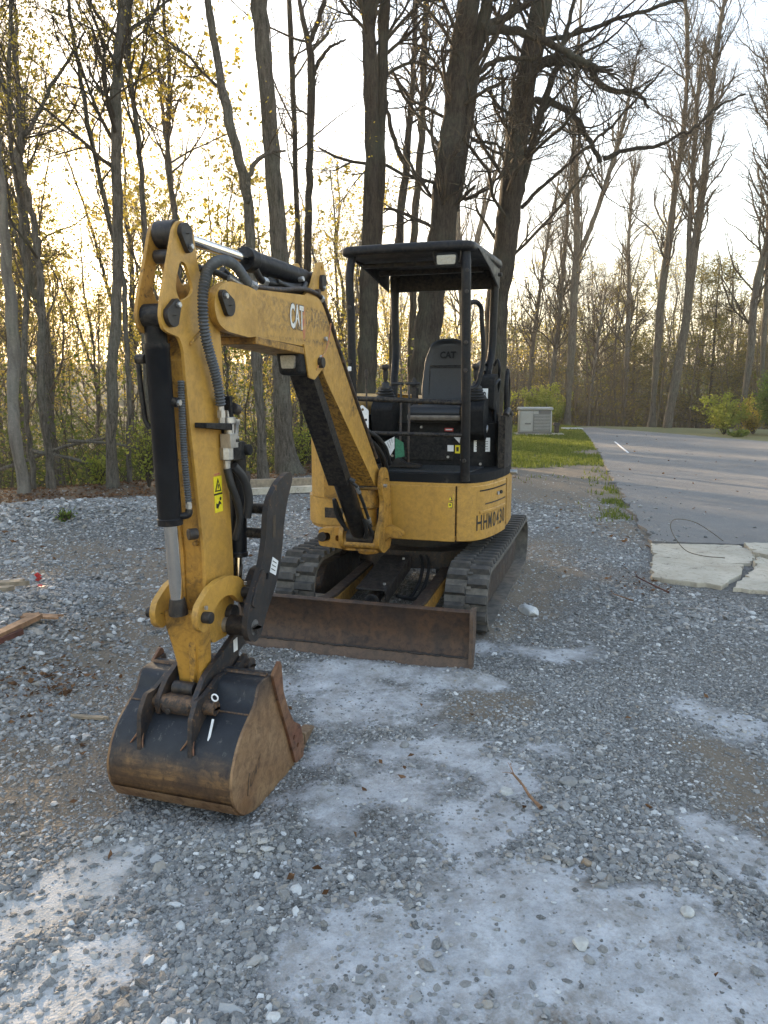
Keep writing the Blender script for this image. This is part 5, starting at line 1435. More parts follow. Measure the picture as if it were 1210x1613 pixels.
# warning sticker on the front panel
def front_st(l0, l1, z0, z1, mat, d=0.001, label=None):
    return quad(H, [(0.8665 + d, l0, z0), (0.8655 + d, l1, z0), (0.8655 + d, l1, z1), (0.8665 + d, l0, z1)], mat, front, label=label)
front_st(0.474, 0.520, 0.845, 0.955, 'yellowst', label='yellow warning sticker')
front_st(0.480, 0.514, 0.850, 0.893, 'ink', .0025); front_st(0.484, 0.510, 0.856, 0.888, 'yellowst', .004); front_st(0.492, 0.502, 0.866, 0.882, 'ink', .0055)
m = MB(H); m.prism([(0.478, .905), (0.516, .905), (0.497, .945)], 0.8685, 0.8695, 'lz'); m.out('warning_triangle', 'ink', front, bev=0)
m = MB(H); m.prism([(0.487, .910), (0.507, .910), (0.497, .932)], 0.8697, 0.8703, 'lz'); m.out('warning_triangle', 'yellowst', front, bev=0)
# beam across the swing opening, vertical edge plate
m = MB(H); m.prism([(0.02, 0.62), (0.05, 0.62), (0.05, 1.0), (0.02, 1.0)], 0.80, 0.875, 'lz'); m.prism([(-0.10, 0.86), (0.03, 0.885), (0.03, 0.975), (-0.12, 0.975)], 0.79, 0.875, 'lz'); m.out('boom_post_beam', 'yellow_dirty', bev=0.006)

# left engine / tank side
for i0, i1, z0, z1, th, out, nm in ((0, len(Ls), 0.640, 0.850, 0.04, 0.0, 'lower_skirt'), (0, 136, 0.853, 1.52, 0.03, -0.018, 'tall_side_cover'), (137, len(Ls), 0.853, 1.50, 0.04, -0.012, 'rear_hood')):
    strip(Ls, i0, i1, z0, z1, th, out, nm, 'yellow', bev=0.010, side=-1)
hood = [(p[0] * 0.96, p[1] * 0.965) for p in Ls[::4]] + [(-0.90, 0.03), (-0.4, 0.02), (-0.38, -0.30)]
# domed hood top: stacked loft
m = MB(H); layers = [(1.00, 1.50), (0.985, 1.56), (0.94, 1.615), (0.85, 1.65), (0.6, 1.668), (0.1, 1.672)]
cx_, cy_ = sum(p[0] for p in hood) / len(hood), sum(p[1] for p in hood) / len(hood)
pts = []; n = len(hood)
for k_, zz in layers: pts += [(cx_ + (p[0] - cx_) * k_, cy_ + (p[1] - cy_) * k_, zz) for p in hood]
ff = [tuple(range(n))[::-1]]
for j in range(len(layers) - 1):
    for i in range(n): ff.append((j * n + i, j * n + (i + 1) % n, (j + 1) * n + (i + 1) % n, (j + 1) * n + i))
ff.append(tuple((len(layers) - 1) * n + i for i in range(n)))
m.raw(pts, ff); m.out('hood_top', 'yellow', bev=0)
m = MB(H); m.box(-0.38, 0.60, -0.335, -0.30, 0.64, 1.50); m.out('inner_side_plate', 'blackmatt', bev=0.004)
m = MB(H); m.prism([(-0.55, 0.70), (-0.37, 0.70), (-0.37, 0.78), (-0.55, 0.78)], .62, .66, 'lz'); m.out('recess_panel', 'pinblk', bev=0)
m = MB(H); m.prism(fillet([(-0.33, 0.855), (-0.33, 1.05), (-0.55, 1.05), (-0.55, 0.855)], .01), .655, .668, 'lz'); m.out('service_plate', 'yellow_dirty', bev=0.004)

# right black side cover, rising to the rear
iC = next(i for i, p in enumerate(Rs) if p[0] < 0.30 and p[1] > .5); iD = next(i for i, p in enumerate(Rs) if p[0] < -0.50 and p[1] > .3)
cov = []
sc_ = strip(Rs, iC, iD, 1.095, 1.50, 0.05, -0.006, 'black_side_cover', 'black', bev=0.018)
m = MB(H)
seg_ = Rs[iC + 8:iD:4]
m.tube([(p[0] * 0.975, p[1] * 0.975, 1.50 + 0.04 * math.sin(math.pi * min(1, i / 6))) for i, p in enumerate(seg_)], 0.024, 12); m.out('cover_top_roll', 'black', bev=0)
# seat box, bulkhead
m = MB(H); m.prism(fillet([(0.26, -0.26), (0.26, 0.62), (0.16, 0.73), (-0.50, 0.66), (-0.62, 0.3), (-0.62, -0.26)], 0.03), 1.095, 1.44, 'sl'); sbx = m.out('seat_box', 'blackmatt', bev=0.012)
m = MB(H); m.box(0.262, 0.272, -0.14, 0.40, 1.14, 1.37); m.out('bulkhead_cover', 'blackmatt', sbx, bev=0.004)
for l_, z_ in ((-0.10, 1.17), (0.36, 1.17), (-0.10, 1.34), (0.36, 1.34), (0.14, 1.405), (0.50, 1.40), (0.62, 1.12), (0.47, 1.15)):
    m = MB(H); m.cyl((0.262, l_, z_), (0.282, l_, z_), .011, 6); m.out('bolt', 'galv', sbx, bev=0)
def wall_st(px, l0, l1, z0, z1, mat, label=None):
    return quad(H, [(px, l0, z0), (px, l1, z0), (px, l1, z1), (px, l0, z1)], mat, sbx, label=label)
wall_st(0.274, 0.33, 0.40, 1.375, 1.40, 'redst', 'red danger sticker'); wall_st(0.2757, 0.338, 0.392, 1.383, 1.392, 'white')
wall_st(0.274, 0.355, 0.405, 1.215, 1.265, 'white', 'small white sticker'); wall_st(0.264, 0.415, 0.455, 1.20, 1.265, 'yellowst', 'yellow sticker beside the post')
wall_st(0.2657, 0.425, 0.445, 1.215, 1.25, 'ink')
quad(H, [(0.262, 0.39, 1.34), (0.262, 0.45, 1.28), (0.262, 0.46, 1.35), (0.262, 0.41, 1.36)], 'white', sbx)
quad(H, [(0.268, 0.565, 1.215), (0.215, 0.685, 1.215), (0.215, 0.685, 1.325), (0.268, 0.565, 1.325)], 'white', sbx, label='white data sheet on the bulkhead')
for zz in (1.235, 1.255, 1.275, 1.295):
    quad(H, [(0.2685, 0.58, zz), (0.225, 0.67, zz), (0.225, 0.67, zz + .004), (0.2685, 0.58, zz + .004)], 'ink', sbx, 'print_line')
# seat
ST = fillet([(0.075, 1.50), (0.055, 1.70), (0.075, 1.95), (0.125, 2.09), (0.20, 2.125), (0.34, 2.125), (0.41, 2.09), (0.455, 1.95), (0.475, 1.70), (0.455, 1.50)], 0.04, 5)
m = MB(H); n = len(ST); c0, z0_ = 0.265, 1.8
pts = []; lay = [(-0.06, 0.80), (-0.035, 0.955), (-0.045, 1.0), (-0.10, 1.0), (-0.13, 0.97), (-0.145, 0.85)]
for sx_, k_ in lay: pts += [(sx_ - (p[1] - 1.5) * 0.16, c0 + (p[0] - c0) * k_, z0_ + (p[1] - z0_) * (k_ if k_ > .9 else k_ + .07)) for p in ST]
ff = [tuple(range(n))]
for j in range(len(lay) - 1):
    for i in range(n): ff.append((j * n + i, j * n + (i + 1) % n, (j + 1) * n + (i + 1) % n, (j + 1) * n + i))
ff.append(tuple((len(lay) - 1) * n + i for i in range(n))[::-1])
m.raw(pts, ff); seat = m.out('seat_backrest', 'seat', bev=0, sharp=50)
def on_back(l_, z_, d=0.004): return (-0.06 + d - (z_ - 1.5) * 0.16, l_, z_)
m = MB(H); m.tube([on_back(l_, 1.90, 0.0) for l_ in np.linspace(0.12, 0.41, 12)], 0.006, 8); m.tube([on_back(l_, 1.885, 0.0) for l_ in np.linspace(0.12, 0.41, 12)], 0.004, 8); m.out('backrest_piping', 'blackmatt', seat, bev=0)
for l_ in (0.12, 0.41):
    m = MB(H); m.tube([on_back(l_, z_, 0.0) for z_ in np.linspace(1.58, 1.885, 8)], 0.004, 8); m.out('backrest_seam', 'blackmatt', seat, bev=0)
lettering('CAT', lambda a, b_: on_back(0.20 + a * 0.075, 1.965 + b_ * 0.075, 0.006), 'blackmatt', seat, 'embossed_letters', 0.03, 0.9, 1.0, fr=H)
m = MB(H)
m.prism(fillet([(-0.12, 1.50), (-0.10, 1.575), (0.25, 1.585), (0.36, 1.565), (0.385, 1.52), (0.37, 1.49), (-0.1, 1.48)], 0.03, 5), 0.065, 0.465); m.out('seat_cushion', 'seat', bev=0.02, seg=4)
m = MB(H); m.prism(fillet([(0.20, 1.505), (0.375, 1.505), (0.392, 1.49), (0.375, 1.462), (0.2, 1.47)], 0.01), 0.05, 0.47); m.out('worn_seat_edge', 'seatwear', bev=0.008)
m = MB(H); m.box(-0.1, 0.30, 0.09, 0.44, 1.44, 1.475); m.out('seat_rail', 'pinblk')
# bellows under the seat
for k in range(3):
    m = MB(H); m.prism(fillet([(-0.05, 0.08), (0.33, 0.08), (0.33, 0.46), (-0.05, 0.46)], .05), 1.440 + k * .012, 1.447 + k * .012, 'sl'); m.out('bellows_fold', 'rubberhose', bev=0.003)
# left console, boot, joystick
def console(l0, l1, stick):
    m = MB(H)
    m.prism(fillet([(-0.20, 1.42), (-0.20, 1.60), (0.05, 1.64), (0.36, 1.62), (0.44, 1.56), (0.40, 1.36), (0.30, 1.30), (0.1, 1.40)], 0.03, 4), l0, l1)
    c_ = m.out('console', 'blackmatt', bev=0.014, seg=3)
    mid_ = (l0 + l1) / 2
    m = MB(H); pr = [(0, .082), (.08, .085), (.12, .072), (.2, .078), (.26, .062), (.36, .068), (.42, .052), (.52, .058), (.58, .042), (.68, .047), (.76, .03), (.9, .034), (1, .018)]
    m.lathe((0.30, mid_, 1.625), (0.315, mid_, 1.765), pr, 20); m.out('rubber_boot', 'rubberhose', c_, bev=0, sharp=80)
    m = MB(H); m.lathe((0.315, mid_, 1.75), (0.325, mid_, 1.90), [(0, .010), (.1, .012), (.3, .020), (.55, .022), (.7, .018), (.78, .030), (.9, .034), (.98, .026), (1, .008)], 16); m.out('joystick', 'pinblk', c_, bev=0, sharp=70)
    return c_
cl = console(-0.235, -0.06, 1)
cr = console(0.50, 0.66, 1)
m = MB(H); m.prism(fillet([(-0.18, 1.50), (-0.20, 1.80), (-0.02, 1.83), (0.14, 1.80), (0.17, 1.55)], .03), 0.565, 0.70); m.out('armrest_box', 'blackmatt', cr, bev=0.015, seg=3)
m = MB(H); m.prism(fillet([(-0.30, 1.86), (-0.28, 1.95), (0.05, 1.90), (0.06, 1.85)], .02), 0.52, 0.60); m.out('armrest', 'seat', cr, bev=0.012)
quad(H, [(0.185, 0.612, 1.60), (0.185, 0.655, 1.60), (0.175, 0.655, 1.71), (0.175, 0.612, 1.71)], 'white', cr, label='white sticker with a letter B')
lettering('B', lambda a, b_: (0.1875 - b_ * .008, 0.617 + a * 0.045, 1.625 + b_ * 0.085), 'ink', cr, 'sticker_letter', 0.02, 1.0, 1.0, fr=H)
for l_, h_, r_ in ((-0.275, 1.86, 0.008),):
    m = MB(H); m.tube([(0.42, l_, 1.2), (0.42, l_, h_ - .06)], r_, 8); m.out('dozer_lever', 'pinblk', bev=0)
    m = MB(H); m.lathe((0.42, l_, h_ - .08), (0.42, l_, h_), [(0, .009), (.3, .014), (.8, .016), (1, .006)], 12); m.out('lever_knob', 'pinblk', bev=0)
m = MB(H); m.box(0.38, 0.44, -0.30, -0.25, 1.10, 1.28); m.out('lever_foot', 'blackmatt')
# clutter around the consoles
m = MB(H); m.box(0.05, 0.13, 0.02, 0.06, 1.50, 1.72); m.lathe((0.12, 0.04, 1.72), (0.12, 0.04, 1.80), [(0, .02), (.5, .025), (1, .01)], 10); m.out('safety_lever', 'pinblk')
m = MB(H); m.tube(sp([(0.1, 0.68, 1.72), (0.0, 0.72, 1.78), (-0.1, 0.70, 1.70), (-0.08, 0.66, 1.55), (0.02, 0.68, 1.45)], 24), 0.010, 8); m.out('seat_belt', 'seat', bev=0)
m = MB(H); m.tube(sp([(0.20, 0.64, 1.44), (0.23, 0.66, 1.40), (0.24, 0.64, 1.35), (0.24, 0.62, 1.31)], 12), 0.013, 8); m.out('grease_tube', 'galv', bev=0)
# travel levers and pedals
for l_ in (0.02, 0.085):
    m = MB(H); m.tube(sp([(0.55, l_ + .02, 1.10), (0.56, l_ + .02, 1.25), (0.50, l_ + .01, 1.55), (0.47, l_, 1.745)], 14), 0.0095, 10); m.out('travel_lever', 'galv' if False else 'steelblk', bev=0)
    m = MB(H); m.cyl((0.47, l_ - .075 if l_ < .05 else l_ - .02, 1.745), (0.47, l_ + .02 if l_ < .05 else l_ + .085, 1.745), 0.012, 12); m.out('lever_grip', 'rubberhose', bev=0.003)
for l_ in (-0.03, 0.075):
    m = MB(H); m.hexa([(0.50, l_ - .035, 1.115), (0.66, l_ - .04, 1.135), (0.66, l_ + .04, 1.135), (0.50, l_ + .035, 1.115), (0.50, l_ - .035, 1.125), (0.66, l_ - .04, 1.150), (0.66, l_ + .04, 1.150), (0.50, l_ + .035, 1.125)]); m.out('pedal', 'pinblk')
m = MB(H); m.prism(fillet([(-0.10, 1.135), (0.0, 1.15), (0.04, 1.19), (0.10, 1.15), (0.22, 1.14), (0.22, 1.118), (-0.1, 1.118)], .01), 0.58, 0.66, 'lz'); m.out('pedal_guard', 'pinblk')
quad(H, [(0.60, -0.105, 1.285), (0.60, -0.035, 1.185), (0.60, 0.005, 1.255), (0.60, 0.005, 1.345)], 'white', EX, 'hanging_card', 'white printed card hanging on the travel levers')
quad(H, [(0.596, 0.010, 1.175), (0.596, 0.085, 1.195), (0.596, 0.075, 1.30), (0.596, 0.010, 1.335)], 'greenst', EX, 'hanging_card', 'green card hanging on the travel levers')
for k in range(5):
    t = k * .018; quad(H, [(0.6025, -0.085 + t * .9, 1.262 + t), (0.6025, -0.055 + t * .6, 1.222 + t), (0.6025, -0.053 + t * .6, 1.224 + t), (0.6025, -0.083 + t * .9, 1.264 + t)], 'ink', EX, 'print_line')

# ---------------- canopy
def post(name, pts, r, parent=EX, n=40): m = MB(H); m.tube(sp(pts, n), r, 16); return m.out(name, 'black', parent, bev=0)
post('canopy_post', [(0.86, 0.600, 1.05), (0.88, 0.600, 1.6), (0.88, 0.592, 2.2), (0.88, 0.585, 2.55), (0.85, 0.575, 2.66)], 0.034)
post('canopy_post', [(0.86, -0.225, 1.05), (0.88, -0.235, 1.6), (0.88, -0.245, 2.2), (0.88, -0.25, 2.55), (0.85, -0.24, 2.66)], 0.030)
post('canopy_post', [(-0.20, -0.215, 2.64), (-0.20, -0.210, 2.3), (-0.19, -0.200, 2.0), (-0.08, -0.185, 1.75), (-0.06, -0.18, 1.3)], 0.034)
post('canopy_post', [(-0.20, 0.640, 2.64), (-0.20, 0.632, 2.3), (-0.19, 0.625, 2.0), (-0.06, 0.60, 1.75), (-0.04, 0.60, 1.3)], 0.034)
RO = fillet([(0.93, -0.31), (0.96, 0.17), (0.93, 0.645), (-0.27, 0.70), (-0.30, 0.2), (-0.27, -0.29)], [0.07, .3, .08, .10, .2, .10], 6)
m = MB(H); n = len(RO); ccx, ccy = 0.33, 0.18
lay = [(0.965, 2.632), (0.992, 2.640), (1.0, 2.652), (1.0, 2.674), (0.985, 2.692), (0.94, 2.702), (0.6, 2.716), (0.1, 2.722)]
pts = []
for k_, zz in lay: pts += [(ccx + (p[0] - ccx) * k_, ccy + (p[1] - ccy) * k_, zz + 0.04 * (0.9 - p[0])) for p in RO]
ff = [tuple(range(n))[::-1]]
for j in range(len(lay) - 1):
    for i in range(n): ff.append((j * n + i, j * n + (i + 1) % n, (j + 1) * n + (i + 1) % n, (j + 1) * n + i))
ff.append(tuple((len(lay) - 1) * n + i for i in range(n)))
m.raw(pts, ff); roof = m.out('canopy_roof', 'black', bev=0, sharp=45)
# deep rear rim, its ends tapering forward along the sides
m = MB(H); m.box(-0.26, -0.22, -0.26, 0.67, 2.525, 2.700)
m.prism([(-0.24, 2.525), (0.35, 2.60), (0.9, 2.65), (-0.24, 2.70)], -0.285, -0.27); m.prism([(-0.24, 2.525), (0.30, 2.60), (0.88, 2.65), (-0.24, 2.70)], 0.655, 0.67)
m.out('roof_rim', 'black', roof, bev=0.006)
m = MB(H); m.box(0.60, 0.64, -0.24, 0.58, 2.59, 2.62); m.box(0.15, 0.19, -0.24, 0.60, 2.60, 2.64); m.out('roof_crossbar', 'black', roof, bev=0.008)
# roof work lamp
m = MB(H); m.prism(fillet([(0.39, 2.530), (0.525, 2.530), (0.535, 2.60), (0.52, 2.618), (0.395, 2.618), (0.38, 2.60)], .018), 0.86, 0.93, 'lz'); lamp = m.out('roof_work_lamp', 'blackmatt', bev=0.008)
m = MB(H); m.prism(fillet([(0.395, 2.540), (0.520, 2.540), (0.525, 2.602), (0.39, 2.602)], .012), 0.925, 0.936, 'lz'); m.out('lamp_lens', 'lens', lamp, bev=0.004)
m = MB(H); m.tube(sp([(0.895, 0.375, 2.56), (0.90, 0.365, 2.63), (0.90, 0.40, 2.675), (0.90, 0.46, 2.68), (0.90, 0.52, 2.675), (0.90, 0.55, 2.63), (0.895, 0.54, 2.56)], 30), 0.007, 8); m.out('lamp_bracket', 'black', lamp, bev=0)
# clips on the posts
for l_, zs_ in ((0.60, (1.20, 1.83, 2.02, 2.36, 2.50)), (-0.245, (1.9, 2.28))):
    for z_ in zs_:
        m = MB(H); m.cyl((0.90, l_, z_), (0.925, l_, z_), .014, 10); m.out('post_bolt', 'pinblk', bev=0.002)
m = MB(H); m.box(0.88, 0.915, -0.265, -0.235, 1.83, 1.865); m.out('post_clip', 'white', bev=0.006)
# grab loop on the right post and rails across the front
post('grab_handle', [(0.86, 0.61, 2.29), (0.80, 0.65, 2.30), (0.76, 0.675, 2.27), (0.75, 0.68, 2.2), (0.75, 0.68, 1.8), (0.77, 0.66, 1.73), (0.84, 0.615, 1.70)], 0.017)
m = MB(H); m.tube([(0.885, -0.23, 1.635), (0.885, 0.60, 1.605)], 0.019, 14); m.out('front_rail', 'black', bev=0)
m = MB(H); m.tube([(0.885, -0.20, 1.385), (0.885, 0.60, 1.378)], 0.015, 14); m.out('front_rail', 'black', bev=0)
post('side_handle', [(0.08, 0.79, 1.45), (0.08, 0.79, 1.80), (0.05, 0.79, 1.85), (-0.01, 0.79, 1.80), (-0.01, 0.79, 1.45)], 0.017)
post('rear_stay', [(-0.10, 0.62, 1.86), (-0.02, 0.66, 1.70), (0.05, 0.70, 1.50), (0.06, 0.71, 1.30)], 0.020)
post('hinge_stub', [(-0.12, 0.66, 1.90), (-0.08, 0.69, 1.94), (-0.06, 0.71, 1.88), (-0.10, 0.70, 1.80)], 0.012)
m = MB(H); m.cyl((-0.02, 0.80, 1.035), (-0.02, 0.88, 1.035), 0.022, 14); m.out('exhaust_stub', 'galv', bev=0.003)
m = MB(H); m.cyl((0.0, .69, 2.60), (0.0, .72, 2.60), .016, 10); m.out('roof_bolt', 'black', bev=0)

# ---------------- swing post
m = MB(H)
# lug plates of the swing bracket, with the two oval holes
m.prism(fillet([(-0.42, 0.575), (-0.42, 0.700), (-0.30, 0.715), (-0.12, 0.72), (-0.02, 0.62), (-0.06, 0.555), (-0.22, 0.56)], 0.03), 1.06, 1.14, 'lz', holes=[fillet([(-0.385, 0.615), (-0.385, 0.675), (-0.33, 0.675), (-0.33, 0.615)], .025), fillet([(-0.29, 0.615), (-0.29, 0.66), (-0.19, 0.655), (-0.19, 0.61)], .022)])
swing = m.out('swing_bracket', 'yellow_dirty', bev=0.012, seg=3)
m = MB(H); m.cyl((1.05, -0.385, 0.645), (1.17, -0.385, 0.645), 0.034, 18); m.out('swing_pin', 'pinblk', swing)
m = MB(H); m.lathe((1.02, -0.075, 0.52), (1.02, -0.075, 0.99), [(0, .03), (0, .075), (.1, .085), (.3, .085), (.32, .06), (.7, .06), (.72, .085), (1, .085), (1, .03)], 24); m.out('kingpin_housing', 'yellow_dirty', swing)
m = MB(H); m.box(0.80, 0.98, -0.20, 0.04, 0.56, 0.66); m.box(0.80, 0.98, -0.20, 0.04, 0.86, 0.95); m.out('kingpin_lug', 'yellow_dirty', swing, bev=0.012)
for sd_, nm in ((1, 'right'), (-1, 'left')):
    l0, l1 = (0.118, 0.150) if sd_ > 0 else (-0.150, -0.118)
    m = MB(B)
    m.prism(fillet([(-0.10, 1.02), (-0.06, 1.12), (0.01, 1.165), (0.08, 1.12), (0.10, 1.03), (0.045, 0.92), (0.075, 0.80), (0.17, 0.70), (0.16, 0.60), (0.04, 0.54), (-0.12, 0.56), (-0.16, 0.72), (-0.12, 0.88)], 0.035), l0, l1)
    m.out('boom_foot_plate', 'yellow_dirty', swing, bev=0.007)
m = MB(B); m.box(-0.10, 0.10, -0.12, 0.12, 0.56, 0.66); m.prism(fillet([(-0.14, 0.60), (0.0, 0.54), (0.16, 0.60), (0.12, 0.70), (-0.10, 0.74)], .03), -0.12, 0.12); m.out('swing_casting', 'yellow_dirty', swing, bev=0.012)
m = MB(B); m.prism(fillet([(0.14, 0.60), (0.27, 0.665), (0.275, 0.70), (0.20, 0.74), (0.14, 0.80)], .02), 0.06 - .08, 0.94 - .80); m.out('casting_wing', 'yellow_dirty', swing, bev=0.01) if False else None
m = MB(H); m.prism(fillet([(0.0, 0.60), (0.02, 0.70), (0.09, 0.735), (0.19, 0.69), (0.19, 0.655), (0.10, 0.66), (0.04, 0.57)], .018), 0.99, 1.09, 'lz'); m.out('casting_wing', 'yellow_dirty', swing, bev=0.012, seg=3)
for sd_ in (1, -1):
    m = MB(B); m.lathe((0.005, 0.150 * sd_, 1.075), (0.005, 0.195 * sd_, 1.075), [(0, .02), (0, .055), (.4, .055), (.5, .046), (1, .042), (1, .01)], 20); m.out('boom_foot_pin', 'pinblk', swing)
    m = MB(B); m.cyl((0.045, 0.15 * sd_, 1.03), (0.045, 0.172 * sd_, 1.03), .014, 6); m.out('pin_bolt', 'galv', swing, bev=0)
    m = MB(B); m.lathe((0.10, 0.150 * sd_, 0.66), (0.10, 0.172 * sd_, 0.66), [(0, .01), (0, .04), (.7, .04), (1, .034), (1, .01)], 18); m.out('cylinder_foot_pin', 'pinblk', swing)
# hoses looping from the body into the boom
for k, (dl, dz) in enumerate(((0.09, 0.0), (0.06, 0.03), (0.11, 0.05), (0.075, 0.07))):
    m = MB(B); m.tube(sp([(-0.30, dl - .02, 1.10 + dz), (-0.18, dl - .02, 1.22 + dz * 1.3), (-0.06, dl - .05, 1.32 + dz), (0.06, dl - .07, 1.36 + dz), (0.16, dl - .08, 1.42 + dz)], 24), 0.014, 10); m.out('boom_hose', 'rubberhose', bev=0)
m = MB(B); m.prism(fillet([(-0.03, 0.0), (0.07, 0.09), (0.12, 0.05), (0.12, -0.14), (0.08, -0.14), (0.08, 0.02), (0.06, 0.045), (0.0, -.02)], 0.01), -0.02, -0.017, 'lz', holes=[circle(0.100, -0.02, .010, 10), circle(0.100, -0.065, .010, 10), circle(0.100, -0.11, .010, 10), circle(0.075, 0.055, .010, 10)])
# perforated zinc hose bracket at the rail
m.v = [tuple(Vector(p) + (H(0.90, -0.235, 1.50) - B(0, 0, 0))) for p in m.v]; m.out('perforated_bracket', 'white', bev=0)
for k in range(5):
    m = MB(H); a_ = k * .9; m.tube([(0.92, -0.255 + 0.02 * math.cos(a_), 1.45 + k * .035), (0.92, -0.240 + 0.02 * math.cos(a_), 1.468 + k * .035)], 0.010, 8); m.out('hose_fitting', 'galv', bev=0)
for k, (l_, rr) in enumerate(((-0.20, .018), (-0.235, .014))):
    m = MB(H); m.tube(sp([(0.90, l_, 1.42), (0.93, l_ + .03, 1.30), (0.96, l_ + .07, 1.22), (0.93, l_ + .05, 1.12), (0.88, l_ + .02, 1.08)], 20), rr, 10); m.out('boom_hose', 'rubberhose', bev=0)

# ---------------- boom
BO = [(1.90, 2.135), (1.10, 2.195), (1.03, 2.178), (0.965, 2.125), (0.82, 1.965), (0.49, 1.625), (0.02, 1.165), (-0.05, 1.11), (-0.055, 1.06), (0.0, 1.015), (0.08, 1.03), (0.20, 1.13), (0.55, 1.41), (0.97, 1.745), (1.07, 1.850), (1.18, 1.905), (1.30, 1.918), (1.66, 1.925), (1.90, 1.930)]
BO = fillet(BO, [0.01, .04, .05, .05, .05, .1, .02, .03, .03, .03, .02, .1, .1, .05, .05, .05, .05, .05, .01], 3)
m = MB(B); m.prism(BO, -0.082, 0.082); boom = m.out('boom', 'yellow', bev=0)
# side plates stand a little proud of the top and bottom plates, as welded
for sd_ in (1, -1):
    m = MB(B); l0, l1 = sorted((0.081 * sd_, 0.094 * sd_))
    o2 = offset_loop(BO, 0.006) if False else BO
    m.prism([(p[0] + (0.0), p[1]) for p in BO], l0, l1); m.out('boom_side_plate', 'yellow', boom, bev=0.003)
TIP = fillet([(1.92, 2.140), (2.10, 2.140), (2.19, 2.10), (2.225, 2.035), (2.20, 1.96), (2.13, 1.93), (1.92, 1.918), (1.84, 1.93), (1.84, 2.13)], [.01, .05, .05, .05, .05, .05, .02, .02, .02], 5)
for sd_ in (1, -1):
    m = MB(B); l0, l1 = sorted((0.094 * sd_, 0.112 * sd_)); m.prism(TIP, l0, l1); m.out('boom_tip_plate', 'yellow', boom, bev=0.004)
    m = MB(B); m.prism(TIP, *sorted((0.078 * sd_, 0.0935 * sd_))); m.out('boom_tip_liner', 'yellow_dirty', boom, bev=0.002)
def pincap(s_, z_, l_, sd_, rot, parent, sc_=1.0):
    """black lozenge pin retainer: round boss plus bolt lobe"""
    d = Vector((math.cos(R(rot)), math.sin(R(rot)))) * 0.05 * sc_
    a = arc(s_, z_, 0.043 * sc_, rot + 100, rot + 260, 12); b_ = arc(s_ + d.x, z_ + d.y, 0.024 * sc_, rot - 80, rot + 80, 8)
    m = MB(B); m.prism(a + b_, l_, l_ + 0.020 * sd_); c_ = m.out('pin_retainer', 'pinblk', parent, bev=0.005)
    m = MB(B); m.lathe((s_, l_ + 0.020 * sd_, z_), (s_, l_ + 0.030 * sd_, z_), [(0, .01), (0, .030 * sc_), (.8, .028 * sc_), (1, .022 * sc_), (1, .012), (.6, .008)], 20); m.out('pin_head', 'pinblk', c_)
    m = MB(B); m.cyl((s_ + d.x, l_ + .019 * sd_, z_ + d.y), (s_ + d.x, l_ + .032 * sd_, z_ + d.y), 0.012 * sc_, 6); m.out('bolt', 'galv', c_, bev=0.002)
pincap(2.125, 2.035, 0.112, 1, 40, boom, 1.05)
m = MB(B); m.cyl((2.125, -0.13, 2.035), (2.125, 0.112, 2.035), 0.038); m.out('boom_tip_pin', 'pinblk', boom)
# weld line / stiffener at the tip joint, top flange bar
m = MB(B); m.prism([(1.835, 1.925), (1.845, 1.925), (1.85, 2.135), (1.84, 2.135)], 0.094, 0.104); m.out('tip_weld', 'yellow', boom, bev=0.003)
m = MB(B); m.prism([(1.84, 1.895), (1.84, 1.93), (1.10, 1.905), (1.0, 1.80), (1.02, 1.78), (1.12, 1.87)], -0.10, 0.10); m.out('underside_plate', 'yellow_dirty', boom, bev=0.004)
# cylinder ear on the elbow
EAR = fillet([(1.24, 2.185), (1.13, 2.235), (1.065, 2.335), (1.01, 2.395), (0.965, 2.395), (0.925, 2.33), (0.90, 2.18), (0.94, 2.10)], [.03, .05, .03, .02, .02, .03, .01, .01], 4)
for sd_ in (1, -1):
    m = MB(B); m.prism(EAR, *sorted((0.062 * sd_, 0.082 * sd_)), holes=[circle(0.985, 2.362, .014, 12)]); m.out('cylinder_ear', 'yellow', boom, bev=0.005)
pincap(0.995, 2.290, 0.082, 1, -70, boom, 0.8)
m = MB(B); m.cyl((0.995, -0.10, 2.29), (0.995, 0.08, 2.29), 0.03); m.out('ear_pin', 'pinblk', boom)
# decal: CAT lettering with its yellow triangle
CATX = lambda a, b_, d: (1.452 - a, 0.0945 + d, 2.005 + b_)
lettering('CAT', lambda a, b_: CATX(a * 0.088, b_ * 0.165, 0.0008), 'ink', boom, 'decal_outline', 0.055, 1.0, 1.0)
lettering('CAT', lambda a, b_: CATX(a * 0.088, b_ * 0.165, 0.0018), 'catwhite', boom, 'decal_letters', 0.028, 1.0, 1.0)
m = MB(B); m.prism([(1.395, 2.000), (1.325, 2.000), (1.362, 2.052)], 0.0968, 0.0976); m.out('decal_triangle', 'yellow', boom, bev=0)
rng = random.Random(8)
m = MB(B); pr = [(1.275 + rng.uniform(-.008, .008) + .02 * math.cos(a_) , 2.035 + .085 * math.sin(a_) + rng.uniform(-.008, .008)) for a_ in np.linspace(0, 6.28, 22, endpoint=False)]
m.prism(pr, 0.0942, 0.0950); m.out('torn_decal_remains', 'pinkst', boom, bev=0)
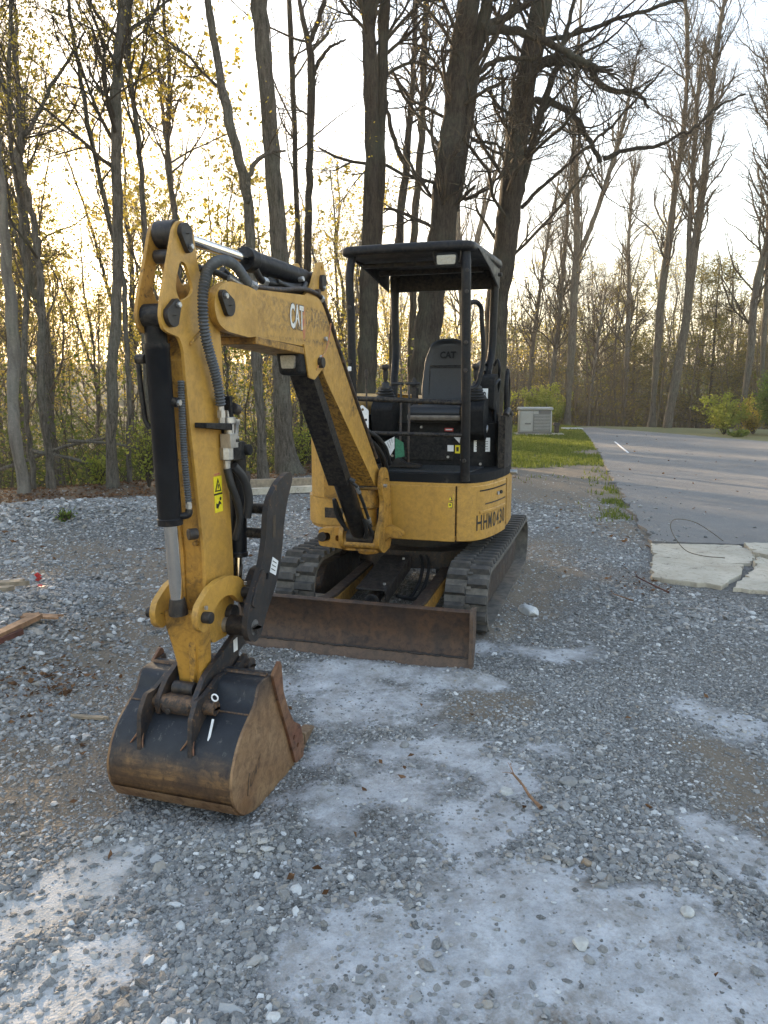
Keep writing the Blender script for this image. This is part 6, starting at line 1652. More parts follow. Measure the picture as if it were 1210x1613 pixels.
# steel pipes along the top edge of the boom
pp = [(1.86, 0.085, 2.150), (1.60, 0.088, 2.168), (1.14, 0.09, 2.215), (1.04, 0.092, 2.205), (0.94, 0.093, 2.13), (0.80, 0.094, 1.975), (0.49, 0.095, 1.655), (0.05, 0.096, 1.225)]
for off, rr in ((0.0, 0.0125), (0.032, 0.0115)):
    m = MB(B); m.tube(sp([(p[0] - off * .2, p[1] - off, p[2] + off * 0.2) for p in pp], 60), rr, 10); m.out('hydraulic_pipe', 'steelblk', boom, bev=0)
m = MB(B); m.tube(sp([(1.865, 0.085, 2.150), (1.98, 0.085, 2.15), (2.02, 0.07, 2.165)], 8), 0.013, 10); m.out('hydraulic_pipe', 'galv', boom, bev=0)
for s_, z_ in ((1.88, 2.150), (1.84, 2.152), (1.03, 2.19)):
    m = MB(B); m.cyl((s_, 0.087, z_), (s_ - .03, 0.087, z_ + .003), 0.022, 6); m.out('pipe_nut', 'galv', boom, bev=0.002)
for s_, z_ in ((1.07, 2.23), (0.70, 1.875)):
    m = MB(B); m.box(s_ - .015, s_ + .015, 0.05, 0.105, z_ - .02, z_ + .006); m.out('pipe_clamp', 'steelblk', boom)
# boom lamp on its bracket
m = MB(B); m.prism(fillet([(1.30, 1.93), (1.02, 1.90), (1.02, 1.82), (1.16, 1.745), (1.24, 1.755)], .012), 0.096, 0.104, holes=[circle(1.13, 1.80, .010, 10)]); lb = m.out('lamp_mounting_plate', 'yellow', boom, bev=0.002)
m = MB(B)
m.hexa([(1.20, -0.045, 1.765), (1.33, -0.032, 1.768), (1.33, 0.092, 1.768), (1.20, 0.094, 1.765), (1.20, -0.05, 1.92), (1.35, -0.045, 1.918), (1.35, 0.094, 1.918), (1.20, 0.094, 1.92)])
lp = m.out('boom_lamp', 'blackmatt', boom, bev=0.020, seg=3)
m = MB(B); m.prism(fillet([(-0.005, 1.800), (0.068, 1.800), (0.075, 1.868), (-0.012, 1.868)], .012), 1.335, 1.353, 'lz'); m.out('lamp_lens', 'lens', lp, bev=0.004)
for s_, z_ in ((1.075, 1.87), (0.99, 1.975)):
    m = MB(B); m.cyl((s_, 0.094, z_), (s_, 0.112, z_), 0.014, 6); m.out('bolt', 'galv', boom, bev=0.002)
m = MB(B); m.tube(sp([(1.13, 0.10, 1.79), (1.09, 0.115, 1.86), (1.02, 0.11, 1.90), (0.94, 0.105, 1.99), (0.90, 0.10, 2.07)], 24), 0.0035, 6); m.out('lamp_wire', 'pinkst', boom, bev=0)
# boom cylinder under the boom
a0, a1 = Vector((1.09, 0, 1.83)), Vector((0.10, 0, 0.66))
def on_c(t, dl=0, dn=0): p = a0 + (a1 - a0) * t; return (p.x + dn * 0.76, p.y + dl, p.z - dn * 0.64)
m = MB(B); m.lathe(on_c(0.42), on_c(0.97), [(0, .02), (0, .062), (.97, .062), (1, .05), (1, .02)], 22); bc = m.out('boom_cylinder', 'black')
m = MB(B); m.cyl(on_c(0.0), on_c(0.42), 0.030); m.out('boom_rod', 'chrome', bc, bev=0)
m = MB(B)   # folded rod guard
g0 = [on_c(0.02, -0.068, 0.05), on_c(0.02, 0.068, 0.05), on_c(0.60, 0.068, 0.066), on_c(0.60, -0.068, 0.066)]
g1 = [on_c(0.02, -0.068, 0.058), on_c(0.02, 0.068, 0.058), on_c(0.60, 0.068, 0.074), on_c(0.60, -0.068, 0.074)]
m.hexa(g0 + g1)
for l0 in (-0.068, 0.060):
    m.hexa([on_c(0.02, l0, -0.02), on_c(0.02, l0 + .008, -0.02), on_c(0.60, l0 + .008, 0.0), on_c(0.60, l0, 0.0), on_c(0.02, l0, 0.055), on_c(0.02, l0 + .008, 0.055), on_c(0.60, l0 + .008, 0.070), on_c(0.60, l0, 0.070)])
m.out('rod_guard', 'black', bc, bev=0.003)
m = MB(B); m.cyl((1.09, -0.115, 1.84), (1.09, 0.13, 1.84), 0.030); m.lathe((1.09, 0.11, 1.84), (1.09, 0.145, 1.84), [(0, .02), (0, .044), (.6, .044), (1, .036), (1, .01)], 20); m.out('boom_rod_pin', 'pinblk', bc)
m = MB(B); m.cyl((0.10, -0.10, 0.66), (0.10, 0.10, 0.66), 0.055); m.out('cylinder_eye', 'pinblk', bc)
m = MB(B); m.tube(sp([on_c(0.60, 0.075, 0.03), on_c(0.62, 0.10, 0.03), on_c(0.70, 0.105, 0.02), on_c(0.85, 0.10, 0.0), on_c(0.93, 0.09, -0.02)], 24), 0.011, 10); m.tube([on_c(0.585, 0.07, 0.03), on_c(0.60, 0.10, 0.03)], 0.017, 8); m.out('cylinder_hose', 'rubberhose', bc, bev=0)
m = MB(B); m.tube([on_c(0.63, 0.104, 0.03), on_c(0.67, 0.107, 0.025)], 0.015, 8); m.tube([on_c(0.86, 0.10, 0.0), on_c(0.89, 0.098, -0.005)], 0.015, 8); m.out('hose_ferrule', 'galv', bc, bev=0)
m = MB(B); m.tube(sp([on_c(0.90, -0.06, 0.06), on_c(0.80, -0.085, 0.07), on_c(0.70, -0.07, 0.065), on_c(0.95, -0.10, 0.0)], 20), 0.013, 8); m.out('cylinder_hose', 'rubberhose', bc, bev=0)
m = MB(B); m.tube(sp([on_c(0.96, 0.05, 0.05), on_c(0.90, 0.085, 0.05), on_c(0.84, 0.085, 0.045), on_c(0.98, 0.10, 0.02), on_c(1.04, 0.07, 0.03)], 26), 0.012, 8); m.out('cylinder_hose', 'rubberhose', bc, bev=0)

# ---------------- stick
C0 = 0.018
STK = [(2.30, 2.315), (2.395, 2.325), (2.435, 2.290), (2.49, 2.14), (2.535, 2.02), (2.55, 1.955), (2.535, 1.905), (2.49, 1.893), (2.43, 1.885), (2.405, 1.84), (2.385, 1.60), (2.31, 1.00), (2.315, 0.68), (2.275, 0.60), (2.13, 0.60), (2.075, 0.72), (2.07, 0.90), (2.10, 1.60), (2.115, 1.93), (2.17, 2.07), (2.26, 2.13), (2.285, 2.22)]
hole = fillet([(2.400, 2.175), (2.360, 2.165), (2.315, 2.075), (2.345, 2.045), (2.415, 2.020), (2.440, 2.06), (2.430, 2.11)], .018, 4)
STf = fillet(STK, [.03, .03, .03, .04, .04, .03, .03, .02, .02, .02, .05, .05, .03, .03, .03, .03, .05, .1, .05, .05, .04, .04], 4)
stick = None
for l0, l1 in ((C0 + 0.044, C0 + 0.058), (C0 - 0.058, C0 - 0.044)):
    m = MB(B); m.prism(STf, l0, l1, holes=[hole]); o = m.out('stick_side_plate', 'yellow', stick or EX, bev=0.003)
    if stick is None: o.name = 'stick'; stick = o
    else: o.data.materials[0] = M['yellow_dirty']
# box section: front and back plates
m = MB(B); m.prism([(2.395, 1.80), (2.375, 1.60), (2.30, 1.00), (2.305, 0.68), (2.27, 0.605), (2.13, 0.605), (2.083, 0.72), (2.08, 0.90), (2.11, 1.60), (2.125, 1.93), (2.18, 2.06), (2.24, 2.00)], C0 - 0.0445, C0 + 0.0445); m.out('stick_box', 'yellow_dirty', stick, bev=0.003)
m = MB(B); m.prism(fillet([(2.20, 2.0), (2.14, 1.93), (2.10, 1.5), (2.30, 1.5), (2.385, 1.70), (2.395, 1.83)], .02), C0 + .0582, C0 + .066); m.out('stick_doubler', 'yellow', stick, bev=0.003) if False else None
m = MB(B); m.hexa([(2.235, C0 + .058, 1.935), (2.36, C0 + .058, 1.855), (2.36, C0 + .066, 1.855), (2.235, C0 + .066, 1.935), (2.24, C0 + .058, 1.947), (2.365, C0 + .058, 1.867), (2.365, C0 + .066, 1.867), (2.24, C0 + .066, 1.947)]); m.out('stick_weld', 'yellow', stick, bev=0.003)
pincap(2.375, 2.275, C0 + 0.058, 1, -110, stick, 0.95)
pincap(2.490, 1.960, C0 + 0.058, 1, 65 + 60, stick, 1.0)
m = MB(B); m.cyl((2.375, C0 - .085, 2.275), (2.375, C0 + .058, 2.275), .034); m.cyl((2.49, C0 - .08, 1.96), (2.49, C0 + .058, 1.96), .032); m.out('stick_top_pins', 'pinblk', stick)
m = MB(B); m.cyl((2.385, C0 - .043, 2.275), (2.385, C0 + .043, 2.275), .052, 24); m.cyl((2.41, C0 - .043, 2.19), (2.41, C0 + .043, 2.19), .026, 18); m.out('rod_eye', 'pinblk', stick)
m = MB(B); m.cyl((2.33, C0 + .058, 0.955), (2.33, C0 + .058, 0.955), .01) if False else None
m = MB(B); m.lathe((2.30, C0 + .02, 1.05), (2.325, C0 + .02, 1.05), [(0, .006), (0, .014), (1, .010), (1, .003)], 10); m.out('grease_nipple', 'yellow_dirty', stick, bev=0)
# stick cylinder
def rodcyl(fr, a, b_, tsplit, rr, rb, name, parent=EX, gland=True):
    A, Bv = Vector(a), Vector(b_); P_ = lambda t: tuple(A + (Bv - A) * t)
    m = MB(fr); m.cyl(P_(0), P_(tsplit + .02), rr, 24); m.out('chrome_rod', 'chrome', parent, bev=0)
    m = MB(fr); m.lathe(P_(tsplit), P_(1), [(0, rr + .001), (0, rb * 1.10), (.10, rb * 1.12), (.11, rb), (.93, rb), (.95, rb * 1.02), (1, rb * .9), (1, .01)], 28)
    return m.out(name, 'black', parent)
sc1 = rodcyl(B, (2.33, C0 - .005, 2.284), (1.03, 0.0, 2.298), 0.44, 0.024, 0.050, 'stick_cylinder')
m = MB(B); m.lathe((2.345, C0 - .005, 2.284), (2.27, C0 - .005, 2.285), [(0, .02), (0, .036), (.8, .034), (1, .026), (1, .02)], 20); m.out('rod_collar', 'pinblk', sc1)
m = MB(B); m.cyl((1.0, -0.06, 2.292), (1.0, 0.06, 2.292), .05, 20); m.out('cylinder_eye', 'pinblk', sc1)
m = MB(B); m.tube(sp([(1.70, 0.035, 2.25), (1.66, 0.04, 2.21), (1.60, 0.04, 2.205), (1.45, 0.04, 2.215), (1.30, 0.04, 2.225), (1.15, 0.03, 2.245)], 26), 0.017, 12); m.out('cylinder_pipe', 'black', sc1, bev=0)
m = MB(B); m.tube(sp([(1.52, -0.01, 2.23), (1.40, 0.02, 2.205), (1.25, 0.03, 2.215), (1.10, 0.02, 2.235)], 20), 0.030, 12); m.out('hose_bundle', 'rubberhose', sc1, bev=0)
m = MB(B); m.tube(sp([(1.50, 0.05, 2.22), (1.36, 0.07, 2.205), (1.22, 0.065, 2.22), (1.14, 0.05, 2.26)], 20), 0.014, 10); m.out('cylinder_hose', 'rubberhose', sc1, bev=0)
m = MB(B); m.cyl((1.22, 0.045, 2.268), (1.22, 0.075, 2.272), 0.015, 6); m.out('hose_fitting', 'galv', sc1, bev=0.002)
m = MB(B); m.cyl((1.64, 0.04, 2.205), (1.60, 0.04, 2.204), .022, 6); m.out('hose_fitting', 'galv', sc1, bev=0.002)
# ribbed protective hose over the stick head
hp = [(1.90, 0.10, 2.155), (1.96, 0.11, 2.175), (2.03, 0.115, 2.205), (2.12, 0.118, 2.215), (2.20, 0.12, 2.20), (2.27, 0.12, 2.16), (2.31, 0.12, 2.09), (2.325, 0.12, 2.00), (2.315, 0.118, 1.92), (2.28, 0.115, 1.84), (2.235, 0.112, 1.76), (2.205, 0.11, 1.68), (2.19, 0.108, 1.62)]
q, rr = ribbed(hp, 0.0215); m = MB(B); m.tube(q, rr, 14); m.out('ribbed_hose', 'hose', stick, bev=0, sharp=25)
m = MB(B); m.tube([(1.84, 0.098, 2.15), (1.91, 0.102, 2.158)], 0.015, 8); m.tube([(1.85, 0.098, 2.151), (1.875, 0.099, 2.153)], 0.021, 6); m.tube([(2.19, 0.108, 1.63), (2.186, 0.108, 1.53)], 0.014, 8); m.tube([(2.189, 0.108, 1.60), (2.188, 0.108, 1.57)], 0.019, 6); m.out('hose_ferrule', 'galv', stick, bev=0)
m = MB(B); m.tube(sp([(2.02, 0.04, 2.20), (1.95, 0.05, 2.17), (1.84, 0.05, 2.16)], 12), .016, 10); m.tube(sp([(2.20, 0.03, 2.18), (2.10, 0.04, 2.18), (1.95, 0.05, 2.165)], 12), .014, 10); m.out('cylinder_hose', 'rubberhose', stick, bev=0)
# valve block on the stick's side
vb = MB(B); vb.box(2.10, 2.165, 0.085, 0.135, 1.44, 1.50); vb.lathe((2.13, 0.11, 1.50), (2.13, 0.11, 1.60), [(0, .01), (0, .022), (.4, .022), (.45, .028), (.7, .028), (.72, .018), (1, .018), (1, .01)], 12); vb.lathe((2.14, 0.10, 1.44), (2.14, 0.10, 1.34), [(0, .01), (0, .03), (.5, .03), (.55, .016), (1, .014), (1, .01)], 8)
vb.out('valve_block', 'galv', stick, bev=0.004)
m = MB(B); m.cyl((2.08, 0.125, 1.60), (2.12, 0.125, 1.61), 0.024, 12); m.cyl((2.09, 0.12, 1.47), (2.12, 0.12, 1.47), .018, 8); m.out('valve_cap', 'pinblk', stick)
m = MB(B); m.lathe((2.085, 0.125, 1.56), (2.095, 0.12, 1.46), [(0, .006), (0, .014), (.2, .014), (.25, .010), (.7, .010), (.75, .015), (1, .015), (1, .006)], 8); m.out('hose_fitting', 'galv', stick, bev=0)
m = MB(B); m.prism([(2.35, 1.555), (2.14, 1.545), (2.14, 1.515), (2.35, 1.535)], 0.077, 0.13); m.prism([(2.14, 1.50), (2.15, 1.66), (2.13, 1.66), (2.12, 1.50)], 0.077, 0.13); m.out('hose_bracket', 'blackmatt', stick)
m = MB(B); m.tube(sp([(2.14, 0.10, 1.35), (2.13, 0.11, 1.28), (2.09, 0.115, 1.20), (2.06, 0.11, 1.12), (2.05, 0.08, 1.02)], 24), 0.017, 10); m.out('cylinder_hose', 'rubberhose', stick, bev=0)
m = MB(B); m.tube(sp([(2.12, 0.12, 1.36), (2.07, 0.14, 1.30), (2.04, 0.145, 1.22), (2.03, 0.13, 1.12)], 24), 0.020, 10); m.out('cylinder_hose', 'rubberhose', stick, bev=0)
# warning stickers on the stick
def st_side(s0, s1, z0, z1, mat, d, nm='sticker', label=None):
    return quad(B, [(s0, C0 + .0585 + d, z0), (s1, C0 + .0585 + d, z0), (s1, C0 + .0585 + d, z1), (s0, C0 + .0585 + d, z1)], mat, stick, nm, label)
st_side(2.215, 2.150, 1.165, 1.240, 'yellowst', .0, label='lower yellow warning sticker'); st_side(2.218, 2.152, 1.248, 1.320, 'yellowst', .0, label='upper yellow warning sticker with a triangle')
st_side(2.218, 2.152, 1.240, 1.248, 'ink', .0005, 'print_line')
m = MB(B); m.prism([(2.212, 1.255), (2.158, 1.255), (2.185, 1.314)], C0 + .0602, C0 + .0607); m.out('warning_triangle', 'ink', stick, bev=0)
m = MB(B); m.prism([(2.200, 1.261), (2.170, 1.261), (2.185, 1.297)], C0 + .0609, C0 + .0613); m.out('warning_triangle', 'yellowst', stick, bev=0)
m = MB(B); m.prism([(2.188, 1.267), (2.182, 1.267), (2.180, 1.285), (2.190, 1.285)], C0 + .0615, C0 + .0618); m.out('warning_mark', 'ink', stick, bev=0)
m = MB(B); m.prism([(2.205, 1.185), (2.19, 1.180), (2.175, 1.20), (2.162, 1.195), (2.165, 1.205), (2.18, 1.215), (2.19, 1.20), (2.204, 1.205)], C0 + .0602, C0 + .0607); m.prism(circle(2.168, 1.222, .008, 8), C0 + .0602, C0 + .0607); m.out('warning_mark', 'ink', stick, bev=0)
m = MB(B); m.prism([(2.215, 1.332), (2.16, 1.336), (2.155, 1.328), (2.21, 1.324)], C0 + .0590, C0 + .0595); m.out('sticker_scrap', 'pinkst', stick, bev=0)

# bucket cylinder in front of the stick
CB = 0.008
m = MB(B); m.lathe((2.465, CB - .01, 1.86), (2.445, CB, 1.150), [(0, .02), (0, .049), (.03, .049), (.035, .047), (.96, .047), (.965, .050), (1, .050), (1, .02)], 30); bcy = m.out('bucket_cylinder', 'black')
m = MB(B); m.lathe((2.485, CB - .01, 2.0), (2.466, CB - .01, 1.86), [(0, .01), (0, .038), (.3, .042), (.9, .042), (1, .042), (1, .01)], 24); m.cyl((2.49, CB - .042, 1.96), (2.49, CB + .050, 1.96), .046); m.out('cylinder_eye', 'black', bcy)
m = MB(B); m.cyl((2.445, CB, 1.155), (2.437, CB + .01, 0.83), 0.0275, 28); m.out('chrome_rod', 'chrome', bcy, bev=0)
m = MB(B); m.lathe((2.437, CB + .01, .845), (2.432, CB + .01, .775), [(0, .02), (0, .030), (.4, .036), (1, .04), (1, .02)], 20); m.out('rod_collar', 'pinblk', bcy)
m = MB(B); m.tube(sp([(2.47, -0.045, 1.80), (2.475, -0.062, 1.805), (2.475, -0.078, 1.80), (2.475, -0.080, 1.76), (2.472, -0.072, 1.62), (2.468, -0.066, 1.56), (2.465, -0.05, 1.535)], 34), 0.011, 10); m.cyl((2.475, -0.088, 1.802), (2.475, -0.05, 1.802), .019, 12); m.out('hard_line', 'black', bcy, bev=0)
q, rr = ribbed([(2.41, .062, 1.72), (2.415, .064, 1.60), (2.41, .062, 1.45), (2.405, .066, 1.30), (2.405, .070, 1.24)], 0.0145, 0.010); m = MB(B); m.tube(q, rr, 12); m.out('ribbed_hose', 'hose', bcy, bev=0, sharp=25)
m = MB(B); m.tube([(2.405, .070, 1.255), (2.406, .071, 1.205)], .010, 8); m.tube([(2.405, .07, 1.235), (2.405, .07, 1.215)], .014, 6); m.tube([(2.44, .045, 1.635), (2.44, .075, 1.635)], .012, 8); m.out('hose_ferrule', 'galv', bcy, bev=0)
m = MB(B); m.tube(sp([(2.406, .071, 1.21), (2.41, .070, 1.19), (2.425, .055, 1.185), (2.44, .04, 1.185)], 10), .015, 10); m.cyl((2.445, .03, 1.64), (2.44, .062, 1.635), .020, 10); m.out('port_elbow', 'black', bcy, bev=0)
m = MB(B); m.cyl((2.35, .07, 1.10), (2.38, .045, 1.10), .024, 12); m.out('clamp', 'pinblk', stick)

# ---------------- bucket linkage
LK = [(2.425, 0.845), (2.37, 0.878), (2.30, 0.893), (2.20, 0.893), (2.12, 0.868), (2.065, 0.825), (2.045, 0.78), (2.06, 0.745), (2.10, 0.74), (2.135, 0.765), (2.18, 0.80), (2.24, 0.812), (2.30, 0.802), (2.345, 0.770), (2.375, 0.725), (2.42, 0.70), (2.465, 0.73), (2.475, 0.785), (2.455, 0.825)]
LK = fillet(LK, .02, 3)
for l0, l1 in ((C0 + .085, C0 + .112), (C0 - .112, C0 - .085)):
    m = MB(B); m.prism(LK, l0, l1); lk = m.out('bucket_link', 'yellow', bev=0.005)
    sd_ = 1 if l0 > 0 else -1; lo = l1 if sd_ > 0 else l0
    for s_, z_ in ((2.09, .790), (2.425, .770)):
        m = MB(B); m.lathe((s_, lo - .002 * sd_, z_), (s_, lo + .042 * sd_, z_), [(0, .02), (0, .042), (.9, .041), (1, .034), (1, .030), (.80, .028), (.80, .005)], 22); m.out('link_boss', 'yellow_dirty', lk)
        m = MB(B); m.cyl((s_, lo, z_), (s_, lo + .038 * sd_, z_), .024, 20); m.out('link_pin', 'pinblk', lk)
        m = MB(B); m.cyl((s_, lo + .014 * sd_, z_ + .034), (s_, lo + .014 * sd_, z_ + .048), .008, 6); m.out('link_bolt', 'galv', lk, bev=0)
m = MB(B); m.lathe((2.432, C0 - .112, .770), (2.432, C0 + .085, .770), [(0, .02), (0, .046), (.26, .046), (.27, .050), (.30, .056), (.68, .056), (.71, .050), (.72, .046), (1, .046), (1, .02)], 30); pl = m.out('link_crossbar', 'grease', bev=0.003)
# power link: forged yellow piece narrowing down to the coupler
sec = [(0.775, .092, 2.415, 2.36), (0.70, .088, 2.405, 2.33), (0.62, .074, 2.39, 2.305), (0.54, .064, 2.375, 2.29), (0.46, .058, 2.37, 2.285), (0.405, .056, 2.368, 2.29)]
m = MB(B); pts = []
for z_, w_, sf, sb in sec: pts += [(sf, C0 - w_, z_), (sf, C0 + w_, z_), (sb, C0 + w_, z_ ), (sb, C0 - w_, z_)]
ff = [(3, 2, 1, 0)] + [(4 * j + i, 4 * j + (i + 1) % 4, 4 * j + 4 + (i + 1) % 4, 4 * j + 4 + i) for j in range(len(sec) - 1) for i in range(4)] + [tuple(4 * (len(sec) - 1) + i for i in range(4))]
m.raw(pts, ff); m.out('power_link', 'yellow_dirty', pl, bev=0.014, seg=3)
m = MB(B); m.prism([(C0 + .012, .42), (C0 + .030, .42), (C0 + .055, .70), (C0 + .015, .70)], 2.35, 2.395, 'lz'); m.out('power_link_rib', 'yellow_dirty', pl, bev=0.006)
# ---------------- coupler
m = MB(CK)
CPL = fillet([(2.53, 0.40), (2.61, 0.40), (2.62, 0.47), (2.55, 0.54), (2.42, 0.60), (2.35, 0.56), (2.25, 0.48), (2.18, 0.42), (2.20, 0.37), (2.30, 0.35)], .02, 4)
CPR = fillet([(2.53, 0.40), (2.61, 0.40), (2.62, 0.47), (2.53, 0.56), (2.36, 0.625), (2.24, 0.675), (2.14, 0.69), (2.10, 0.655), (2.15, 0.60), (2.25, 0.57), (2.20, 0.47), (2.18, 0.42), (2.20, 0.37), (2.30, 0.35)], .02, 4)
m.prism(CPL, C0 - .095, C0 - .072); cp = m.out('coupler', 'steelblk', bev=0.006)
m = MB(CK); m.prism(CPR, C0 + .072, C0 + .097); m.out('coupler_arm', 'steelblk', cp, bev=0.006)
m = MB(CK); m.cyl((2.575, C0 - .072, .445), (2.575, C0 + .072, .445), .042, 22); m.box(2.44, 2.585, C0 - .066, C0 + .066, .435, .485); m.out('coupler_body', 'steelblk', cp, bev=0.012)
m = MB(CK); m.cyl((2.535, C0 - .05, .500), (2.535, C0 + .05, .500), .030, 18); m.out('coupler_lock', 'pinblk', cp)
m = MB(CK); m.cyl((2.60, C0 - .03, .43), (2.625, C0 - .03, .43), .014, 8); m.out('coupler_bolt', 'pinblk', cp)
m = MB(CK); m.cyl((2.585, C0 - .150, .455), (2.585, C0 + .175, .455), .030, 22); m.lathe((2.585, C0 + .12, .455), (2.585, C0 + .172, .455), [(0, .03), (0, .050), (.9, .050), (1, .043), (1, .03)], 20); m.lathe((2.585, C0 + .172, .455), (2.585, C0 + .205, .455), [(0, .02), (0, .031), (.8, .030), (1, .022), (1, .01)], 14); m.lathe((2.585, C0 - .15, .455), (2.585, C0 - .12, .455), [(0, .02), (0, .046), (1, .046), (1, .03)], 20); m.out('bucket_pin', 'steelblk', cp)
m = MB(CK); m.cyl((2.515, C0 + .108, .405), (2.515, C0 + .108, .405), .01) if False else None
m = MB(CK); m.cyl((2.60, C0 + .098, .455), (2.60, C0 + .112, .455), .026, 6); m.out('pin_nut', 'galv', cp)
m = MB(CK); m.cyl((2.22, C0 - .14, .505), (2.22, C0 + .15, .505), .034, 20); m.lathe((2.22, C0 + .15, .505), (2.22, C0 + .22, .505), [(0, .02), (0, .05), (.5, .05), (.55, .034), (1, .03), (1, .01)], 18); m.out('bucket_pivot_pin', 'steelblk', cp)
# lynch pin: white ring and pin
m = MB(CK); m.tube([(2.60 , C0 + .180 + .014 * math.cos(a_), .508 + .014 * math.sin(a_)) for a_ in np.linspace(0, 6.6, 22)], .0035, 6); m.tube([(2.62, C0 + .180, .425), (2.66, C0 + .178, .345)], .0055, 6); m.out('lynch_pin', 'white', cp, bev=0)
quad(CK, [(2.29, C0 + .0975, .585), (2.255, C0 + .0975, .585), (2.255, C0 + .0975, .645), (2.29, C0 + .0975, .640)], 'white', cp)

# ---------------- bucket
BL, BR = -0.195, 0.385
sh = [(2.300, 0.535), (2.345, 0.530), (2.430, 0.520), (2.470, 0.455), (2.515, 0.425), (2.60, 0.365), (2.655, 0.290), (2.682, 0.210), (2.665, 0.115), (2.600, 0.040), (2.500, 0.003), (2.380, -0.008), (2.230, -0.008), (2.080, 0.005), (2.02, 0.012)]
shs = [sh[0], sh[1]] + sp(sh[1:5], 12)[1:] + sp(sh[4:11], 30)[1:] + sh[11:]
inn = offset_loop(shs + [(2.15, .25)], 0.014)[:len(shs)]
inn = [(p[0] - (p[0] - 2.3) * 0.035 - 0.002, p[1] + (0.28 - p[1]) * 0.045) for p in shs]
m = MB(BK); m.prism(shs + inn[::-1], BL + .010, BR - .010); bk = m.out('bucket', 'bucket', bev=0, sharp=30)
side = shs + [(2.035, 0.10), (2.085, 0.16), (2.14, 0.22), (2.20, 0.33), (2.235, 0.42), (2.25, 0.54)]
for l0, l1 in ((BR - .012, BR), (BL, BL + .012)):
    m = MB(BK); m.prism(side, l0, l1); m.out('bucket_side', 'bucketside', bk, bev=0.002)
    sd_ = 1 if l0 > 0 else -1; lo = l1 if sd_ > 0 else l0
    m = MB(BK); cut = fillet([(2.33, 0.53), (2.265, 0.575), (2.245, 0.555), (2.23, 0.42), (2.185, 0.32), (2.13, 0.235), (2.055, 0.185), (2.02, 0.08), (2.03, 0.015), (2.115, 0.02), (2.19, 0.20), (2.29, 0.42)], .012)
    m.prism(cut, *sorted((lo + .0005 * sd_, lo + .014 * sd_)), holes=[circle(2.13, .155, .012, 10), circle(2.09, .10, .012, 10)]); m.out('side_cutter', 'cutter', bk, bev=0.003)
m = MB(BK); m.prism([(2.08, 0.006), (1.95, 0.020), (1.945, 0.032), (2.08, 0.035)], BL + .01, BR - .01); m.out('bucket_lip', 'tooth', bk, bev=0.003)
for l_ in (BR - .045, BR - .19, BR - .335, BR - .48, BL + .045):
    m = MB(BK); m.hexa([(2.08, l_ - .034, .045), (1.93, l_ - .028, .035), (1.93, l_ + .028, .035), (2.08, l_ + .034, .045), (2.08, l_ - .034, .072), (1.93, l_ - .028, .085), (1.93, l_ + .028, .085), (2.08, l_ + .034, .072)]); ad = m.out('tooth_adapter', 'tooth', bk, bev=0.005)
    m = MB(BK); m.hexa([(1.95, l_ - .036, .030), (1.815, l_ - .028, .060), (1.815, l_ + .028, .060), (1.95, l_ + .036, .030), (1.95, l_ - .036, .092), (1.815, l_ - .028, .070), (1.815, l_ + .028, .070), (1.95, l_ + .036, .092)]); m.out('bucket_tooth', 'tooth', ad, bev=0.006)
# wear strip and crease on the shell
m = MB(BK); m.prism([(2.675, 0.118), (2.681, 0.122), (2.640, 0.060), (2.575, 0.018), (2.50, -0.006), (2.47, -0.004), (2.57, 0.030), (2.63, 0.075)], BL + .012, BR - .012); m.out('wear_strip', 'bucketside', bk, bev=0.002)
m = MB(BK); m.tube([(2.513, l_, 0.428) for l_ in np.linspace(BL + .012, BR - .012, 14)], .004, 6); m.out('shell_seam', 'steelblk', bk, bev=0)
m = MB(BK); m.tube([(2.338, l_, 0.531) for l_ in np.linspace(BL + .012, BR - .012, 14)], .011, 8); m.out('top_edge_roll', 'steelblk', bk, bev=0)
# ears welded on the back of the shell
for l_ in (C0 - .068, C0 + .168):
    m = MB(BK); m.prism(fillet([(2.28, .52), (2.18, .56), (2.16, .49), (2.22, .45), (2.44, .35), (2.55, .35), (2.60, .29), (2.66, .26), (2.655, .36), (2.645, .44), (2.60, .50), (2.54, .50), (2.42, .54)], .012), l_ - .010, l_ + .010); m.out('bucket_ear', 'steelblk', bk, bev=0.004)
    for a_, b2, dl in (((2.59, .385), (2.648, .305), -.045), ((2.59, .385), (2.655, .295), .018)):
        m = MB(BK); m.tube(sp([(a_[0] + .006, l_, a_[1] + .004), ((a_[0] + b2[0]) / 2 + .014, l_ + dl * .3, (a_[1] + b2[1]) / 2 + .006), (b2[0] + .004, l_ + dl, b2[1])], 8), [.006, .006, .0055, .005, .005, .004, .004, .003], 8); m.out('weld_bead', 'cutter', bk, bev=0)
lettering('CAT', lambda a, b_: (2.545 - a * .050 - b_ * .02, BR + .0012, .115 + b_ * .075 + a * .032), 'ink', bk, 'scratched_letters', -0.012, 1.0, 1.0, fr=BK)
m = MB(BK); m.tube([(2.56, BR + .001, .10), (2.55, BR + .001, .16), (2.54, BR + .001, .19)], .0022, 5); m.out('paint_mark', 'faintink', bk, bev=0)

